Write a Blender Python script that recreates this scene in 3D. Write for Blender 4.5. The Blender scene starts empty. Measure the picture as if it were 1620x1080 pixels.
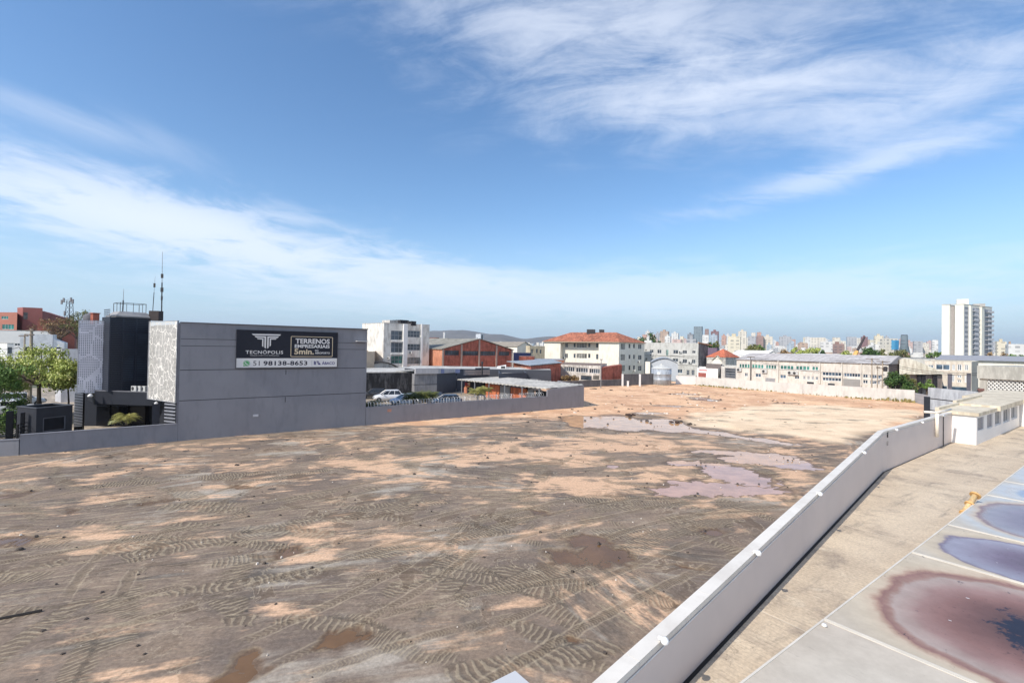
import bpy, bmesh, math, random
import numpy as np
from mathutils import Vector, Matrix
R = math.radians
rnd = random.Random(7)
SC = bpy.context.scene
COL = SC.collection
# ---------------------------------------------------------------- camera
H = 8.0
FPX = 746.5
PITCH, ROLL = R(0.69), R(0.995)
cam_d = bpy.data.cameras.new('camera'); cam = bpy.data.objects.new('camera', cam_d); COL.objects.link(cam)
SC.camera = cam
cam_d.sensor_width = 36; cam_d.lens = 36*FPX/1620; cam_d.clip_start = .05; cam_d.clip_end = 30000
_cp, _sp, _cr, _sr = math.cos(PITCH), math.sin(PITCH), math.cos(ROLL), math.sin(ROLL)
M3 = Matrix(((_cr, 0, _sr), (0, 1, 0), (-_sr, 0, _cr))) @ Matrix(((1, 0, 0), (0, _cp, _sp), (0, -_sp, _cp)))
# camera axes in the world: right = row0, forward = row1, up = row2
_r, _f, _u = M3[0], M3[1], M3[2]
cam.matrix_world = Matrix(((_r[0], _u[0], -_f[0], 0), (_r[1], _u[1], -_f[1], 0), (_r[2], _u[2], -_f[2], H), (0, 0, 0, 1)))
M3T = M3.transposed()
def ray(px, py):
    return M3T @ Vector(((px-810)/FPX, 1, (540-py)/FPX))
def G(px, py, z=0.0):
    d = ray(px, py); t = (z-H)/d.z
    return Vector((d.x*t, d.y*t, z))
def P(px, py, Y):
    d = ray(px, py); t = Y/d.y
    return Vector((d.x*t, Y, H+d.z*t))
def proj(p):
    c = M3 @ (Vector(p)-Vector((0, 0, H)))
    return 810+FPX*c.x/c.y, 540-FPX*c.z/c.y
def hitx(K, az, px, z=8.0):
    a = R(az); d = Vector((math.sin(a), math.cos(a), 0)); lo, hi = 0.0, 600.0
    s0 = proj((K[0], K[1], z))[0]; sg = 1 if px > s0 else -1
    for _ in range(60):
        m = (lo+hi)/2
        q = proj((K[0]+d.x*m, K[1]+d.y*m, z))[0]
        if (q-px)*sg < 0: lo = m
        else: hi = m
    return Vector((K[0]+d.x*lo, K[1]+d.y*lo, 0))
def dirv(az): return Vector((math.sin(R(az)), math.cos(R(az)), 0))
U = dirv(54.1); V = dirv(-35.9)
def rayface(Pa, Qa, px, py):
    d = ray(px, py); e = (Qa-Pa); e = Vector((e.x, e.y, 0)); L = e.length; e /= L
    n = Vector((-e.y, e.x, 0)); t = (Pa.x*n.x+Pa.y*n.y)/(d.x*n.x+d.y*n.y)
    w = Vector((d.x*t-Pa.x, d.y*t-Pa.y, 0))
    return w.dot(e), H+d.z*t
def facerect(Pa, Qa, r):
    x0, y0, x1, y1 = r
    xm, ym = (x0+x1)/2, (y0+y1)/2
    s0 = rayface(Pa, Qa, x0, ym)[0]; s1 = rayface(Pa, Qa, x1, ym)[0]
    z1 = rayface(Pa, Qa, xm, y0)[1]; z0 = rayface(Pa, Qa, xm, y1)[1]
    return (min(s0, s1), min(z0, z1), max(s0, s1), max(z0, z1))
# ---------------------------------------------------------------- materials
def lin(c):
    return tuple(((v/255)/12.92 if v/255 <= .04045 else ((v/255+.055)/1.055)**2.4) for v in c)
def desat(c, k=.80):
    g = .3*c[0]+.59*c[1]+.11*c[2]; return tuple(g+(v-g)*k for v in c)
class NT:
    def __init__(s, tree): s.t = tree; s.n = tree.nodes; s.l = tree.links
    def new(s, typ, **kw):
        n = s.n.new(typ)
        for k, v in kw.items(): setattr(n, k, v)
        return n
    def _in(s, sock, v):
        if isinstance(v, bpy.types.NodeSocket): s.l.new(v, sock)
        elif v is not None: sock.default_value = v
    def m(s, op, a, b=None, c=None, clamp=False):
        n = s.new('ShaderNodeMath', operation=op); n.use_clamp = clamp
        s._in(n.inputs[0], a)
        if b is not None: s._in(n.inputs[1], b)
        if c is not None: s._in(n.inputs[2], c)
        return n.outputs[0]
    def vm(s, op, a, b=None, sc=None):
        n = s.new('ShaderNodeVectorMath', operation=op); s._in(n.inputs[0], a)
        if b is not None: s._in(n.inputs[1], b)
        if sc is not None: s._in(n.inputs['Scale'], sc)
        return n.outputs['Value'] if op in ('LENGTH', 'DOT_PRODUCT') else n.outputs[0]
    def noise(s, vec, scale=1, detail=4, rough=.55, dist=0, out='Fac'):
        n = s.new('ShaderNodeTexNoise'); s._in(n.inputs['Vector'], vec)
        s._in(n.inputs['Scale'], scale); n.inputs['Detail'].default_value = detail
        n.inputs['Roughness'].default_value = rough; n.inputs['Distortion'].default_value = dist
        return n.outputs[out]
    def ss(s, v, a, b):
        n = s.new('ShaderNodeMapRange', interpolation_type='SMOOTHSTEP')
        s._in(n.inputs[0], v); s._in(n.inputs[1], a); s._in(n.inputs[2], b)
        return n.outputs[0]
    def mix(s, f, a, b, bt='MIX'):
        n = s.new('ShaderNodeMix', data_type='RGBA', blend_type=bt)
        s._in(n.inputs[0], f)
        for i, v in ((6, a), (7, b)):
            if isinstance(v, tuple): v = (*v[:3], 1)
            s._in(n.inputs[i], v)
        return n.outputs[2]
    def xyz(s, v):
        n = s.new('ShaderNodeSeparateXYZ'); s._in(n.inputs[0], v); return n.outputs
    def comb(s, x, y, z=0.0):
        n = s.new('ShaderNodeCombineXYZ'); s._in(n.inputs[0], x); s._in(n.inputs[1], y); s._in(n.inputs[2], z); return n.outputs[0]
    def bump(s, h, strength=.5, dist=.05):
        n = s.new('ShaderNodeBump'); n.inputs['Strength'].default_value = strength; n.inputs['Distance'].default_value = dist
        s._in(n.inputs['Height'], h); return n.outputs[0]
def base_mat(name):
    m = bpy.data.materials.new(name); m.use_nodes = True; nt = NT(m.node_tree)
    b = [n for n in m.node_tree.nodes if n.type == 'BSDF_PRINCIPLED'][0]
    return m, nt, b
MC = {}
def mk(name, col, rough=.85, var=.12, scale=1.5, bump=0., dirt=None, dirtf=.5, metal=0., srgb=True, spec=.3, pat=None, fine=0.):
    """painted / plastered / metal surface: colour varied by noise, with stains that have a shape of their own"""
    if name in MC: return MC[name]
    m, nt, b = base_mat(name)
    c = desat(lin(col))
    geo = nt.new('ShaderNodeNewGeometry'); pos = geo.outputs['Position']
    n1 = nt.noise(pos, scale, 5, .6)
    k = nt.ss(n1, .3, .7)
    out = nt.mix(k, tuple(v*(1-var) for v in c), tuple(min(v*(1+var), .9) for v in c))
    if fine:
        n3 = nt.noise(pos, scale*9, 3, .6)
        out = nt.mix(nt.m('MULTIPLY', nt.ss(n3, .35, .75), fine), out, tuple(v*.6 for v in c))
    if dirt:
        d = desat(lin(dirt))
        mp = nt.vm('MULTIPLY', pos, (1.0, 1.0, .28))
        n2 = nt.noise(mp, 1.7, 6, .72)
        n4 = nt.noise(pos, .35, 3, .5)
        f = nt.m('MULTIPLY', nt.ss(nt.m('ADD', n2, nt.m('MULTIPLY', n4, .35)), .66-.2*dirtf, .9-.15*dirtf), min(1, .55+.4*dirtf))
        out = nt.mix(f, out, d)
    if pat:   # ('x' or 'z', period, strength, colour): ribs or courses
        ax, per, st, pc = pat
        X = nt.xyz(pos)
        if ax == 'z': w = nt.m('SINE', nt.m('MULTIPLY', X[2], 6.2832/per))
        else:
            q = nt.vm('DOT_PRODUCT', pos, tuple(ax))
            w = nt.m('SINE', nt.m('MULTIPLY', q, 6.2832/per))
        out = nt.mix(nt.m('MULTIPLY', nt.ss(w, .1, .9), st), out, lin(pc))
    nt.l.new(out, b.inputs['Base Color'])
    b.inputs['Roughness'].default_value = rough; b.inputs['Metallic'].default_value = metal
    b.inputs['Specular IOR Level'].default_value = spec
    if bump:
        nt.l.new(nt.bump(nt.noise(pos, scale*6, 4, .6), bump, .03), b.inputs['Normal'])
    MC[name] = m; return m
def glass(name, col=(40, 52, 60), rough=.12):
    if name in MC: return MC[name]
    m, nt, b = base_mat(name); geo = nt.new('ShaderNodeNewGeometry')
    n1 = nt.noise(geo.outputs['Position'], .55, 2, .5)
    c = lin(col)
    nt.l.new(nt.mix(nt.ss(n1, .35, .65), tuple(v*.55 for v in c), tuple(v*1.6 for v in c)), b.inputs['Base Color'])
    b.inputs['Roughness'].default_value = rough; b.inputs['Specular IOR Level'].default_value = .6
    MC[name] = m; return m
def leafmat(name, a, b_, c_=None):
    if name in MC: return MC[name]
    m, nt, b = base_mat(name); geo = nt.new('ShaderNodeNewGeometry')
    n1 = nt.noise(geo.outputs['Position'], .9, 3, .6)
    r1 = geo.outputs['Random Per Island']
    f = nt.m('ADD', nt.m('MULTIPLY', nt.ss(n1, .3, .7), .6), nt.m('MULTIPLY', r1, .4))
    out = nt.mix(f, lin(a), lin(b_))
    if c_: out = nt.mix(nt.ss(r1, .86, .9), out, lin(c_))
    nt.l.new(out, b.inputs['Base Color']); b.inputs['Roughness'].default_value = .6
    b.inputs['Specular IOR Level'].default_value = .25
    try:
        b.inputs['Subsurface Weight'].default_value = 0
    except Exception: pass
    MC[name] = m; return m
# ---------------------------------------------------------------- mesh helpers
class MB:
    def __init__(s): s.v = []; s.f = []
    def add(s, vs, fs):
        o = len(s.v); s.v += [tuple(p) for p in vs]; s.f += [tuple(i+o for i in f) for f in fs]
    def quad(s, a, b, c, d): s.add([a, b, c, d], [(0, 1, 2, 3)])
    def poly(s, pts): s.add(pts, [tuple(range(len(pts)))])
    def prism(s, pts, z0, z1, top=None):
        n = len(pts); a = [(p[0], p[1], z0) for p in pts]
        b = [(p[0], p[1], (top[i] if top else z1)) for i, p in enumerate(pts)]
        s.add(a+b, [tuple(range(n))[::-1], tuple(range(n, 2*n))]+[(i, (i+1) % n, n+(i+1) % n, n+i) for i in range(n)])
    def obox(s, o, ex, ey, ez):
        """box from corner o with edge vectors"""
        o, ex, ey, ez = Vector(o), Vector(ex), Vector(ey), Vector(ez)
        p = [o, o+ex, o+ex+ey, o+ey]; p += [q+ez for q in p]
        s.add(p, [(3, 2, 1, 0), (4, 5, 6, 7), (0, 1, 5, 4), (1, 2, 6, 5), (2, 3, 7, 6), (3, 0, 4, 7)])
    def box(s, c, size, az=0.0):
        a = R(az); ex = Vector((math.cos(a), -math.sin(a), 0))*size[0]; ey = Vector((math.sin(a), math.cos(a), 0))*size[1]
        c = Vector(c); s.obox(c-ex/2-ey/2-Vector((0, 0, size[2]/2)), ex, ey, (0, 0, size[2]))
    def tube(s, pts, r, n=8, r2=None, caps=True):
        pts = [Vector(p) for p in pts]; N = len(pts); vs = []; fs = []
        up = None
        for i, p in enumerate(pts):
            t = (pts[min(i+1, N-1)]-pts[max(i-1, 0)]).normalized()
            if up is None:
                up = Vector((0, 0, 1)) if abs(t.z) < .9 else Vector((1, 0, 0))
            sd = t.cross(up)
            if sd.length < 1e-4: sd = t.cross(Vector((.3, 1, 0)))
            sd.normalize(); up2 = sd.cross(t).normalized(); up = up2
            rr = r if r2 is None else r+(r2-r)*i/(N-1)
            for k in range(n):
                a = 2*math.pi*k/n; vs.append(p+sd*math.cos(a)*rr+up2*math.sin(a)*rr)
        for i in range(N-1):
            for k in range(n): fs.append((i*n+k, i*n+(k+1) % n, (i+1)*n+(k+1) % n, (i+1)*n+k))
        if caps: fs += [tuple(range(n))[::-1], tuple(range((N-1)*n, N*n))]
        s.add(vs, fs)
    def lathe(s, c, prof, n=24):
        """prof: list of (r,z) about vertical axis at c"""
        c = Vector(c); vs = []; fs = []; m = len(prof)
        for r, z in prof:
            for k in range(n): a = 2*math.pi*k/n; vs.append((c.x+r*math.cos(a), c.y+r*math.sin(a), c.z+z))
        for i in range(m-1):
            for k in range(n): fs.append((i*n+k, i*n+(k+1) % n, (i+1)*n+(k+1) % n, (i+1)*n+k))
        fs += [tuple(range(n))[::-1], tuple(range((m-1)*n, m*n))]
        s.add(vs, fs)
    def build(s, name, mat, parent=None, smooth=False, fixn=True):
        off = Vector((0, 0, 0))
        if parent is not None:
            off = Vector(parent.get('_o', (0, 0, 0)))
        me = bpy.data.meshes.new(name)
        me.from_pydata([(p[0]-off.x, p[1]-off.y, p[2]-off.z) for p in s.v], [], s.f)
        me.update()
        if fixn and len(s.f) < 60000:
            bm = bmesh.new(); bm.from_mesh(me); bmesh.ops.recalc_face_normals(bm, faces=bm.faces); bm.to_mesh(me); bm.free()
        if smooth: me.polygons.foreach_set('use_smooth', [True]*len(me.polygons))
        me.materials.append(mat)
        o = bpy.data.objects.new(name, me); COL.objects.link(o)
        if parent is not None:
            o.parent = parent; o['_o'] = tuple(off)
        return o
def own(o, c):
    """put the origin of a top-level mesh at c"""
    c = Vector(c); o.data.transform(Matrix.Translation(-c)); o.location = c; o['_o'] = tuple(c); return o
def tag(o, label=None, cat=None, group=None, kind=None):
    for k, v in (('label', label), ('category', cat), ('group', group), ('kind', kind)):
        if v: o[k] = v
    return o
def thing(name, label, cat, loc=(0, 0, 0), group=None):
    o = bpy.data.objects.new(name, None); COL.objects.link(o); o.location = loc; o['_o'] = tuple(loc); o.empty_display_size = .2
    return tag(o, label, cat, group)
def copy_tree(o, parent=None):
    c = o.copy(); COL.objects.link(c); c.parent = parent
    for ch in o.children: copy_tree(ch, c)
    return c
def solo(mb, name, label, cat, mat, group=None, smooth=False, kind=None, fixn=True):
    o = mb.build(name, mat, None, smooth, fixn)
    c = Vector((sum(p[0] for p in mb.v)/len(mb.v), sum(p[1] for p in mb.v)/len(mb.v), min(p[2] for p in mb.v)))
    own(o, c); return tag(o, label, cat, group, kind)
def struct(mb, name, mat, label=None, smooth=False, fixn=True):
    o = mb.build(name, mat, None, smooth, fixn); o['kind'] = 'structure'
    if label: o['label'] = label
    return o
Z3 = Vector((0, 0, 1))
def face_mesh(mb, Pa, Qa, z0, z1, holes, depth, out):
    """vertical wall between Pa and Qa with real openings and their reveals"""
    e = Vector((Qa.x-Pa.x, Qa.y-Pa.y, 0)); L = e.length; e /= L
    hs = [(max(h[0], .02), max(h[1], z0+.02), min(h[2], L-.02), min(h[3], z1-.02)) for h in holes]
    hs = [h for h in hs if h[2]-h[0] > .02 and h[3]-h[1] > .02]
    S = sorted(set([0, L]+[h[0] for h in hs]+[h[2] for h in hs])); Zs = sorted(set([z0, z1]+[h[1] for h in hs]+[h[3] for h in hs]))
    W = lambda s, z, d=0: (Pa.x+e.x*s-out.x*d, Pa.y+e.y*s-out.y*d, z)
    for i in range(len(S)-1):
        for j in range(len(Zs)-1):
            sm, zm = (S[i]+S[i+1])/2, (Zs[j]+Zs[j+1])/2
            if any(h[0] < sm < h[2] and h[1] < zm < h[3] for h in hs): continue
            mb.quad(W(S[i], Zs[j]), W(S[i+1], Zs[j]), W(S[i+1], Zs[j+1]), W(S[i], Zs[j+1]))
    for a, b, c, d in hs:
        mb.quad(W(a, b), W(c, b), W(c, b, depth), W(a, b, depth)); mb.quad(W(a, d), W(c, d), W(c, d, depth), W(a, d, depth))
        mb.quad(W(a, b), W(a, d), W(a, d, depth), W(a, b, depth)); mb.quad(W(c, b), W(c, d), W(c, d, depth), W(c, b, depth))
    return hs
def add_window(root, Pa, e, out, h, depth, gm, fm, nx=2, ny=1, bar=.06, name='window', sill=None):
    a, b, c, d = h
    W = lambda s, z, dd: Vector((Pa.x+e.x*s-out.x*dd, Pa.y+e.y*s-out.y*dd, z))
    m = MB(); m.obox(W(a-.01, b-.01, depth+.04), e*(c-a+.02), out*.04, Z3*(d-b+.02)); w = m.build(name, gm, root)
    if fm is None: return w
    f = MB(); dd = depth-.003
    def bx(s0, z0, s1, z1): f.obox(W(s0, z0, dd), e*(s1-s0), out*.05, Z3*(z1-z0))
    bx(a, b, c, b+bar); bx(a, d-bar, c, d); bx(a, b+bar, a+bar, d-bar); bx(c-bar, b+bar, c, d-bar)
    for i in range(1, nx):
        s = a+(c-a)*i/nx; bx(s-bar/2, b+bar, s+bar/2, d-bar)
    for j in range(1, ny):
        z = b+(d-b)*j/ny
        for i in range(nx):
            s0 = a+(c-a)*i/nx; s1 = a+(c-a)*(i+1)/nx; bx(s0+bar*.55, z-bar/2, s1-bar*.55, z+bar/2)
    f.build('frame', fm, w)
    if sill is not None:
        g = MB(); g.obox(W(a-.08, b-.08, -.07), e*(c-a+.16), -out*.068, Z3*.07); g.build('sill', sill, w)
    return w
def bldg(name, label, cat, pts, z0, z1, mat, wins=(), roof=None, group=None, coping=None, par=.35, extra=None, wallname='wall'):
    """pts: footprint; wins: (edge, px rect, kind dict)"""
    pts = [Vector((p[0], p[1], 0)) for p in pts]; n = len(pts)
    cen = sum(pts, Vector())/n; root = thing(name, label, cat, (cen.x, cen.y, z0), group)
    mb = MB(); todo = []
    for i in range(n):
        A_, B_ = pts[i], pts[(i+1) % n]; e = (B_-A_).normalized(); out = Vector((e.y, -e.x, 0))
        if out.dot((A_+B_)/2-cen) < 0: out = -out
        ws = [w for w in wins if w[0] == i]; hs = []
        for w in ws:
            r = w[1] if len(w[1]) == 4 else w[1][1:]
            h = facerect(A_, B_, r) if w[1][0] != 'L' else r
            h = (max(h[0], .06), max(h[1], z0+.06), min(h[2], (B_-A_).length-.06), min(h[3], z1-.06))
            if h[2]-h[0] < .1 or h[3]-h[1] < .1: continue
            hs.append(h); todo.append((A_, e, out, h, w[2] if len(w) > 2 else {}))
        face_mesh(mb, A_, B_, z0, z1, hs, .18, out)
    mb.build(wallname, mat, root)
    rm = MB(); rm.poly([(p.x+(cen.x-p.x)*.002, p.y+(cen.y-p.y)*.002, z1-par) for p in pts]); rm.build('roof', roof or MC['roofgrey'], root)
    if coping:
        c = MB()
        for i in range(n):
            A_, B_ = pts[i], pts[(i+1) % n]; e = (B_-A_).normalized(); out = Vector((e.y, -e.x, 0))
            if out.dot((A_+B_)/2-cen) < 0: out = -out
            c.obox((A_.x+out.x*.05, A_.y+out.y*.05, z1), (B_-A_), -out*.3, Z3*(.08+.003*i))
        c.build('coping', coping, root)
    for A_, e, out, h, k in todo:
        add_window(root, A_, e, out, h, .12, MC[k.get('g', 'glassdark')], MC[k['f']] if k.get('f') else None, k.get('nx', 2), k.get('ny', 1), k.get('bar', .07), k.get('name', 'window'))
    return root
def quadpts(kpx, Y, azl, pxl, azr, pxr, z=8.0, kp=None):
    """4-corner footprint from the near corner at image column kpx, the two faces ending at columns pxl and pxr"""
    q = P(kpx, 560, Y) if kp is None else kp
    K = Vector((q.x, q.y, 0)); L = hitx(K, azl, pxl, z); Rr = hitx(K, azr, pxr, z)
    return [L, K, Rr, L+Rr-K]
def zat(px, py, Y): return P(px, py, Y).z
# ---------------------------------------------------------------- light and sky
SUN_AZ, SUN_EL = 231.0, 41.0
w = bpy.data.worlds.new('World'); SC.world = w; w.use_nodes = True
nt = NT(w.node_tree); nt.n.clear()
sky = nt.new('ShaderNodeTexSky', sky_type='NISHITA'); sky.sun_disc = False
sky.sun_elevation = R(SUN_EL); sky.sun_rotation = R(SUN_AZ)
sky.altitude = 50; sky.air_density = 1.0; sky.dust_density = .45; sky.ozone_density = 2.2
tc = nt.new('ShaderNodeTexCoord'); D = tc.outputs['Generated']
dx, dy, dz = nt.xyz(D)
az = nt.m('MULTIPLY', nt.m('ARCTAN2', dx, dy), 57.2958)
el = nt.m('MULTIPLY', nt.m('ARCSINE', dz), 57.2958)
zz = nt.m('ADD', nt.m('MAXIMUM', dz, 0.0), .07)
qx, qy = nt.m('DIVIDE', dx, zz), nt.m('DIVIDE', dy, zz)
q = nt.comb(qx, qy)
def rotq(deg, sx, sy):
    c, s = math.cos(R(deg)), math.sin(R(deg))
    a = nt.m('ADD', nt.m('MULTIPLY', qx, c), nt.m('MULTIPLY', qy, s)); b = nt.m('SUBTRACT', nt.m('MULTIPLY', qy, c), nt.m('MULTIPLY', qx, s))
    wv = nt.noise(q, .55, 3, .5)
    return nt.comb(nt.m('ADD', nt.m('MULTIPLY', a, sx), nt.m('MULTIPLY', wv, 1.1)), nt.m('MULTIPLY', b, sy))
puff0 = nt.noise(q, 2.6, 9, .66, .9)
st1 = nt.noise(rotq(8, 1.7, .42), 1.5, 9, .62, .35)
cv = nt.m('ADD', nt.m('MULTIPLY', az, .012), nt.m('MULTIPLY', nt.m('MULTIPLY', nt.m('SUBTRACT', az, 12), nt.m('SUBTRACT', az, 12)), -.0045))
sq = nt.comb(nt.m('ADD', nt.m('MULTIPLY', az, .045), nt.m('MULTIPLY', nt.noise(q, .5, 3, .5), 1.2)), nt.m('MULTIPLY', nt.m('ADD', el, nt.m('MULTIPLY', cv, -1.0)), .22))
st2 = nt.m('ADD', nt.m('MULTIPLY', nt.noise(sq, 1.5, 9, .66, .6), .62), nt.m('MULTIPLY', puff0, .38))
st3 = nt.noise(nt.comb(nt.m('MULTIPLY', az, .05), nt.m('MULTIPLY', el, .55)), 1.0, 7, .6, .3)
puff = nt.noise(q, 2.2, 9, .62, .6)
st4 = nt.noise(nt.comb(nt.m('ADD', nt.m('MULTIPLY', az, .075), nt.m('MULTIPLY', nt.noise(q, .9, 4, .6), .9)), nt.m('ADD', nt.m('MULTIPLY', el, .34), nt.m('MULTIPLY', az, .085))), 1.3, 10, .66, .5)
wob = nt.noise(nt.comb(nt.m('MULTIPLY', az, .04), nt.m('MULTIPLY', el, .06)), 1.0, 3, .5)
def blob(a0, e0, ra, re, rot=0, wb=6):
    """soft elongated patch of sky round azimuth a0, elevation e0"""
    c, s = math.cos(R(rot)), math.sin(R(rot))
    u = nt.m('SUBTRACT', az, a0); v = nt.m('ADD', nt.m('SUBTRACT', el, e0), nt.m('MULTIPLY', nt.m('SUBTRACT', wob, .5), wb))
    a = nt.m('DIVIDE', nt.m('ADD', nt.m('MULTIPLY', u, c), nt.m('MULTIPLY', v, s)), ra)
    b = nt.m('DIVIDE', nt.m('SUBTRACT', nt.m('MULTIPLY', v, c), nt.m('MULTIPLY', u, s)), re)
    r2 = nt.m('ADD', nt.m('MULTIPLY', a, a), nt.m('MULTIPLY', b, b))
    return nt.m('EXPONENT', nt.m('MULTIPLY', r2, -1.0))
def dens(mask, tex, lo, hi, gain):
    """threshold falls where the mask is high"""
    t = nt.m('ADD', tex, nt.m('MULTIPLY', mask, .34))
    return nt.m('MULTIPLY', nt.m('MULTIPLY', nt.ss(t, lo, hi), mask), gain, clamp=True)
c1 = dens(blob(-37, 11.8, 25, 4.3, -5, 3), nt.m('ADD', nt.m('MULTIPLY', st4, .35), nt.m('MULTIPLY', puff, .65)), .56, .80, .95)
c1b = dens(blob(-16, 8.6, 22, 2.6, -4, 3), nt.m('ADD', nt.m('MULTIPLY', st4, .4), nt.m('MULTIPLY', puff, .6)), .54, .78, .7)
c2 = dens(blob(26, 26, 30, 6, -4, 7), st2, .52, .94, .85)
c2b = dens(blob(10, 34, 34, 7, -6, 7), st2, .54, .94, .75)
c3 = dens(blob(36, 17.5, 18, 1.7, 8, 2), st4, .50, .88, .6)
c3b = dens(blob(42, 22, 14, 5, 8, 3), st2, .56, .95, .5)
c4 = dens(blob(8, 6.2, 50, 3.6, 0, 2), nt.m('ADD', nt.m('MULTIPLY', st3, .5), nt.m('MULTIPLY', puff, .5)), .54, .76, .6)
c5 = dens(blob(-44, 19, 10, 1.6, -6, 2), st1, .5, .8, .35)
tot = c1
for c in (c1b, c2, c2b, c3, c3b, c4, c5): tot = nt.m('SUBTRACT', nt.m('ADD', tot, c), nt.m('MULTIPLY', tot, c))
fill_cloud = nt.m('MULTIPLY', nt.m('MULTIPLY', nt.ss(dy, .15, -.55), nt.ss(puff, .30, .62)), .8)  # unseen cloud cover behind the camera, added for neutral fill light
tot = nt.m('SUBTRACT', nt.m('ADD', tot, fill_cloud), nt.m('MULTIPLY', tot, fill_cloud))
tot = nt.m('MULTIPLY', tot, .80)
bg1 = nt.new('ShaderNodeBackground'); bg1.inputs['Strength'].default_value = .15
low = nt.m('MULTIPLY', nt.ss(el, 16.0, -2.0), .92)
hs = nt.new('ShaderNodeHueSaturation'); hs.inputs['Saturation'].default_value = 1.16; hs.inputs['Value'].default_value = .98; nt.l.new(sky.outputs[0], hs.inputs['Color'])
skc = nt.mix(low, hs.outputs[0], (2.6, 3.75, 4.85))
nt.l.new(skc, bg1.inputs['Color'])
bg2 = nt.new('ShaderNodeBackground'); bg2.inputs['Color'].default_value = (.80, .85, .95, 1); bg2.inputs['Strength'].default_value = 1.0
mx = nt.new('ShaderNodeMixShader'); nt.l.new(tot, mx.inputs[0]); nt.l.new(bg1.outputs[0], mx.inputs[1]); nt.l.new(bg2.outputs[0], mx.inputs[2])
ow = nt.new('ShaderNodeOutputWorld'); nt.l.new(mx.outputs[0], ow.inputs['Surface'])
sd = bpy.data.lights.new('sun', 'SUN'); sd.energy = 3.6; sd.angle = R(.5); sd.color = (1, .93, .84)
so = bpy.data.objects.new('sun', sd); COL.objects.link(so)
sv = Vector((math.sin(R(SUN_AZ))*math.cos(R(SUN_EL)), math.cos(R(SUN_AZ))*math.cos(R(SUN_EL)), math.sin(R(SUN_EL))))
so.rotation_euler = sv.to_track_quat('Z', 'Y').to_euler(); so.location = sv*60+Vector((0, 0, 20))
SC.view_settings.view_transform = 'Standard'; SC.view_settings.look = 'None'; SC.view_settings.exposure = .35; SC.view_settings.gamma = 1
SC.cycles.max_bounces = 4; SC.cycles.transparent_max_bounces = 12
# ---------------------------------------------------------------- shared materials
mk('roofgrey', (150, 148, 142), dirt=(95, 92, 86), scale=.4)
mk('roofpale', (205, 203, 196), dirt=(140, 135, 125), scale=.3)
mk('roofmetal', (165, 176, 184), .5, dirt=(120, 120, 118), scale=.3, pat=((.81, .59, 0), .5, .25, (120, 128, 135)))
mk('greywall', (138, 138, 144), .8, .04, .5, dirt=(124, 124, 130), dirtf=.12)
mk('seam', (60, 60, 66))
mk('white', (226, 224, 220), .6, .04, .8)
mk('offwhite', (214, 208, 198), .8, .07, .6, dirt=(150, 142, 130), dirtf=.5)
mk('cream', (238, 229, 211), .85, .04, .4, dirt=(216, 202, 176), dirtf=.15)
mk('beige', (205, 188, 152), .85, .06, .4, dirt=(160, 145, 118), dirtf=.4)
mk('stained', (228, 222, 210), .85, .05, .6, dirt=(168, 160, 148), dirtf=.35)
mk('brick', (184, 100, 76), .9, .2, 1.2, dirt=(96, 50, 40), dirtf=.35, pat=('z', .45, .22, (150, 72, 50)), fine=.4)
mk('brickor', (212, 140, 100), .9, .14, 1.2, dirt=(150, 86, 56), dirtf=.3, pat=('z', .45, .22, (180, 98, 62)), fine=.3)
mk('tile', (206, 120, 82), .9, .28, 1.5, dirt=(90, 62, 50), dirtf=.5, pat=((.81, .59, 0), .9, .35, (140, 74, 50)), fine=.5)
mk('concrete', (168, 160, 150), .9, .1, .8, dirt=(110, 104, 96), dirtf=.6)
mk('darkconc', (92, 92, 96), .9, .15, .8, dirt=(40, 40, 44), dirtf=1.1)
mk('fencegrey', (104, 104, 108), .85, .08, .6, dirt=(80, 80, 82), dirtf=.4)
mk('dark', (38, 42, 52), .6, .1, 1)
mk('navy', (44, 50, 66), .55, .08, 1)
mk('blackm', (22, 22, 26), .6, .1, 1)
mk('anthracite', (74, 78, 88), .7, .06, .7)
mk('steel', (150, 152, 155), .4, .06, 2, metal=.6)
mk('darksteel', (60, 58, 60), .6, .15, 3)
mk('woodpole', (176, 160, 138), .9, .12, 2)
glass('glassdark', (68, 76, 84)); glass('glassgreen', (70, 120, 110)); glass('glassblue', (70, 88, 104)); glass('glasslit', (120, 118, 112), .3); glass('glassteal', (20, 120, 112))
# ---------------------------------------------------------------- the vacant lot
A = G(281, 697.8); B = G(578, 672.5); C = G(918, 643); L0 = G(30.8, 720.5)
VW = A.dot(V); UC = C.dot(U)
rs = np.random.RandomState(5)
LAT = rs.rand(256, 256)
def vnoise(x, y):
    xi = np.floor(x).astype(int); yi = np.floor(y).astype(int); fx = x-xi; fy = y-yi
    fx = fx*fx*(3-2*fx); fy = fy*fy*(3-2*fy)
    a = LAT[xi % 256, yi % 256]; b = LAT[(xi+1) % 256, yi % 256]; c = LAT[xi % 256, (yi+1) % 256]; d = LAT[(xi+1) % 256, (yi+1) % 256]
    return a*(1-fx)*(1-fy)+b*fx*(1-fy)+c*(1-fx)*fy+d*fx*fy
def fbm(x, y, o=4):
    s = 0; a = .5
    for i in range(o): s = s+a*vnoise(x*2**i+17.3*i, y*2**i+9.1*i); a *= .5
    return s/(1-.5**o)
def sst(x, a, b):
    t = np.clip((x-a)/(b-a), 0, 1); return t*t*(3-2*t)
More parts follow.
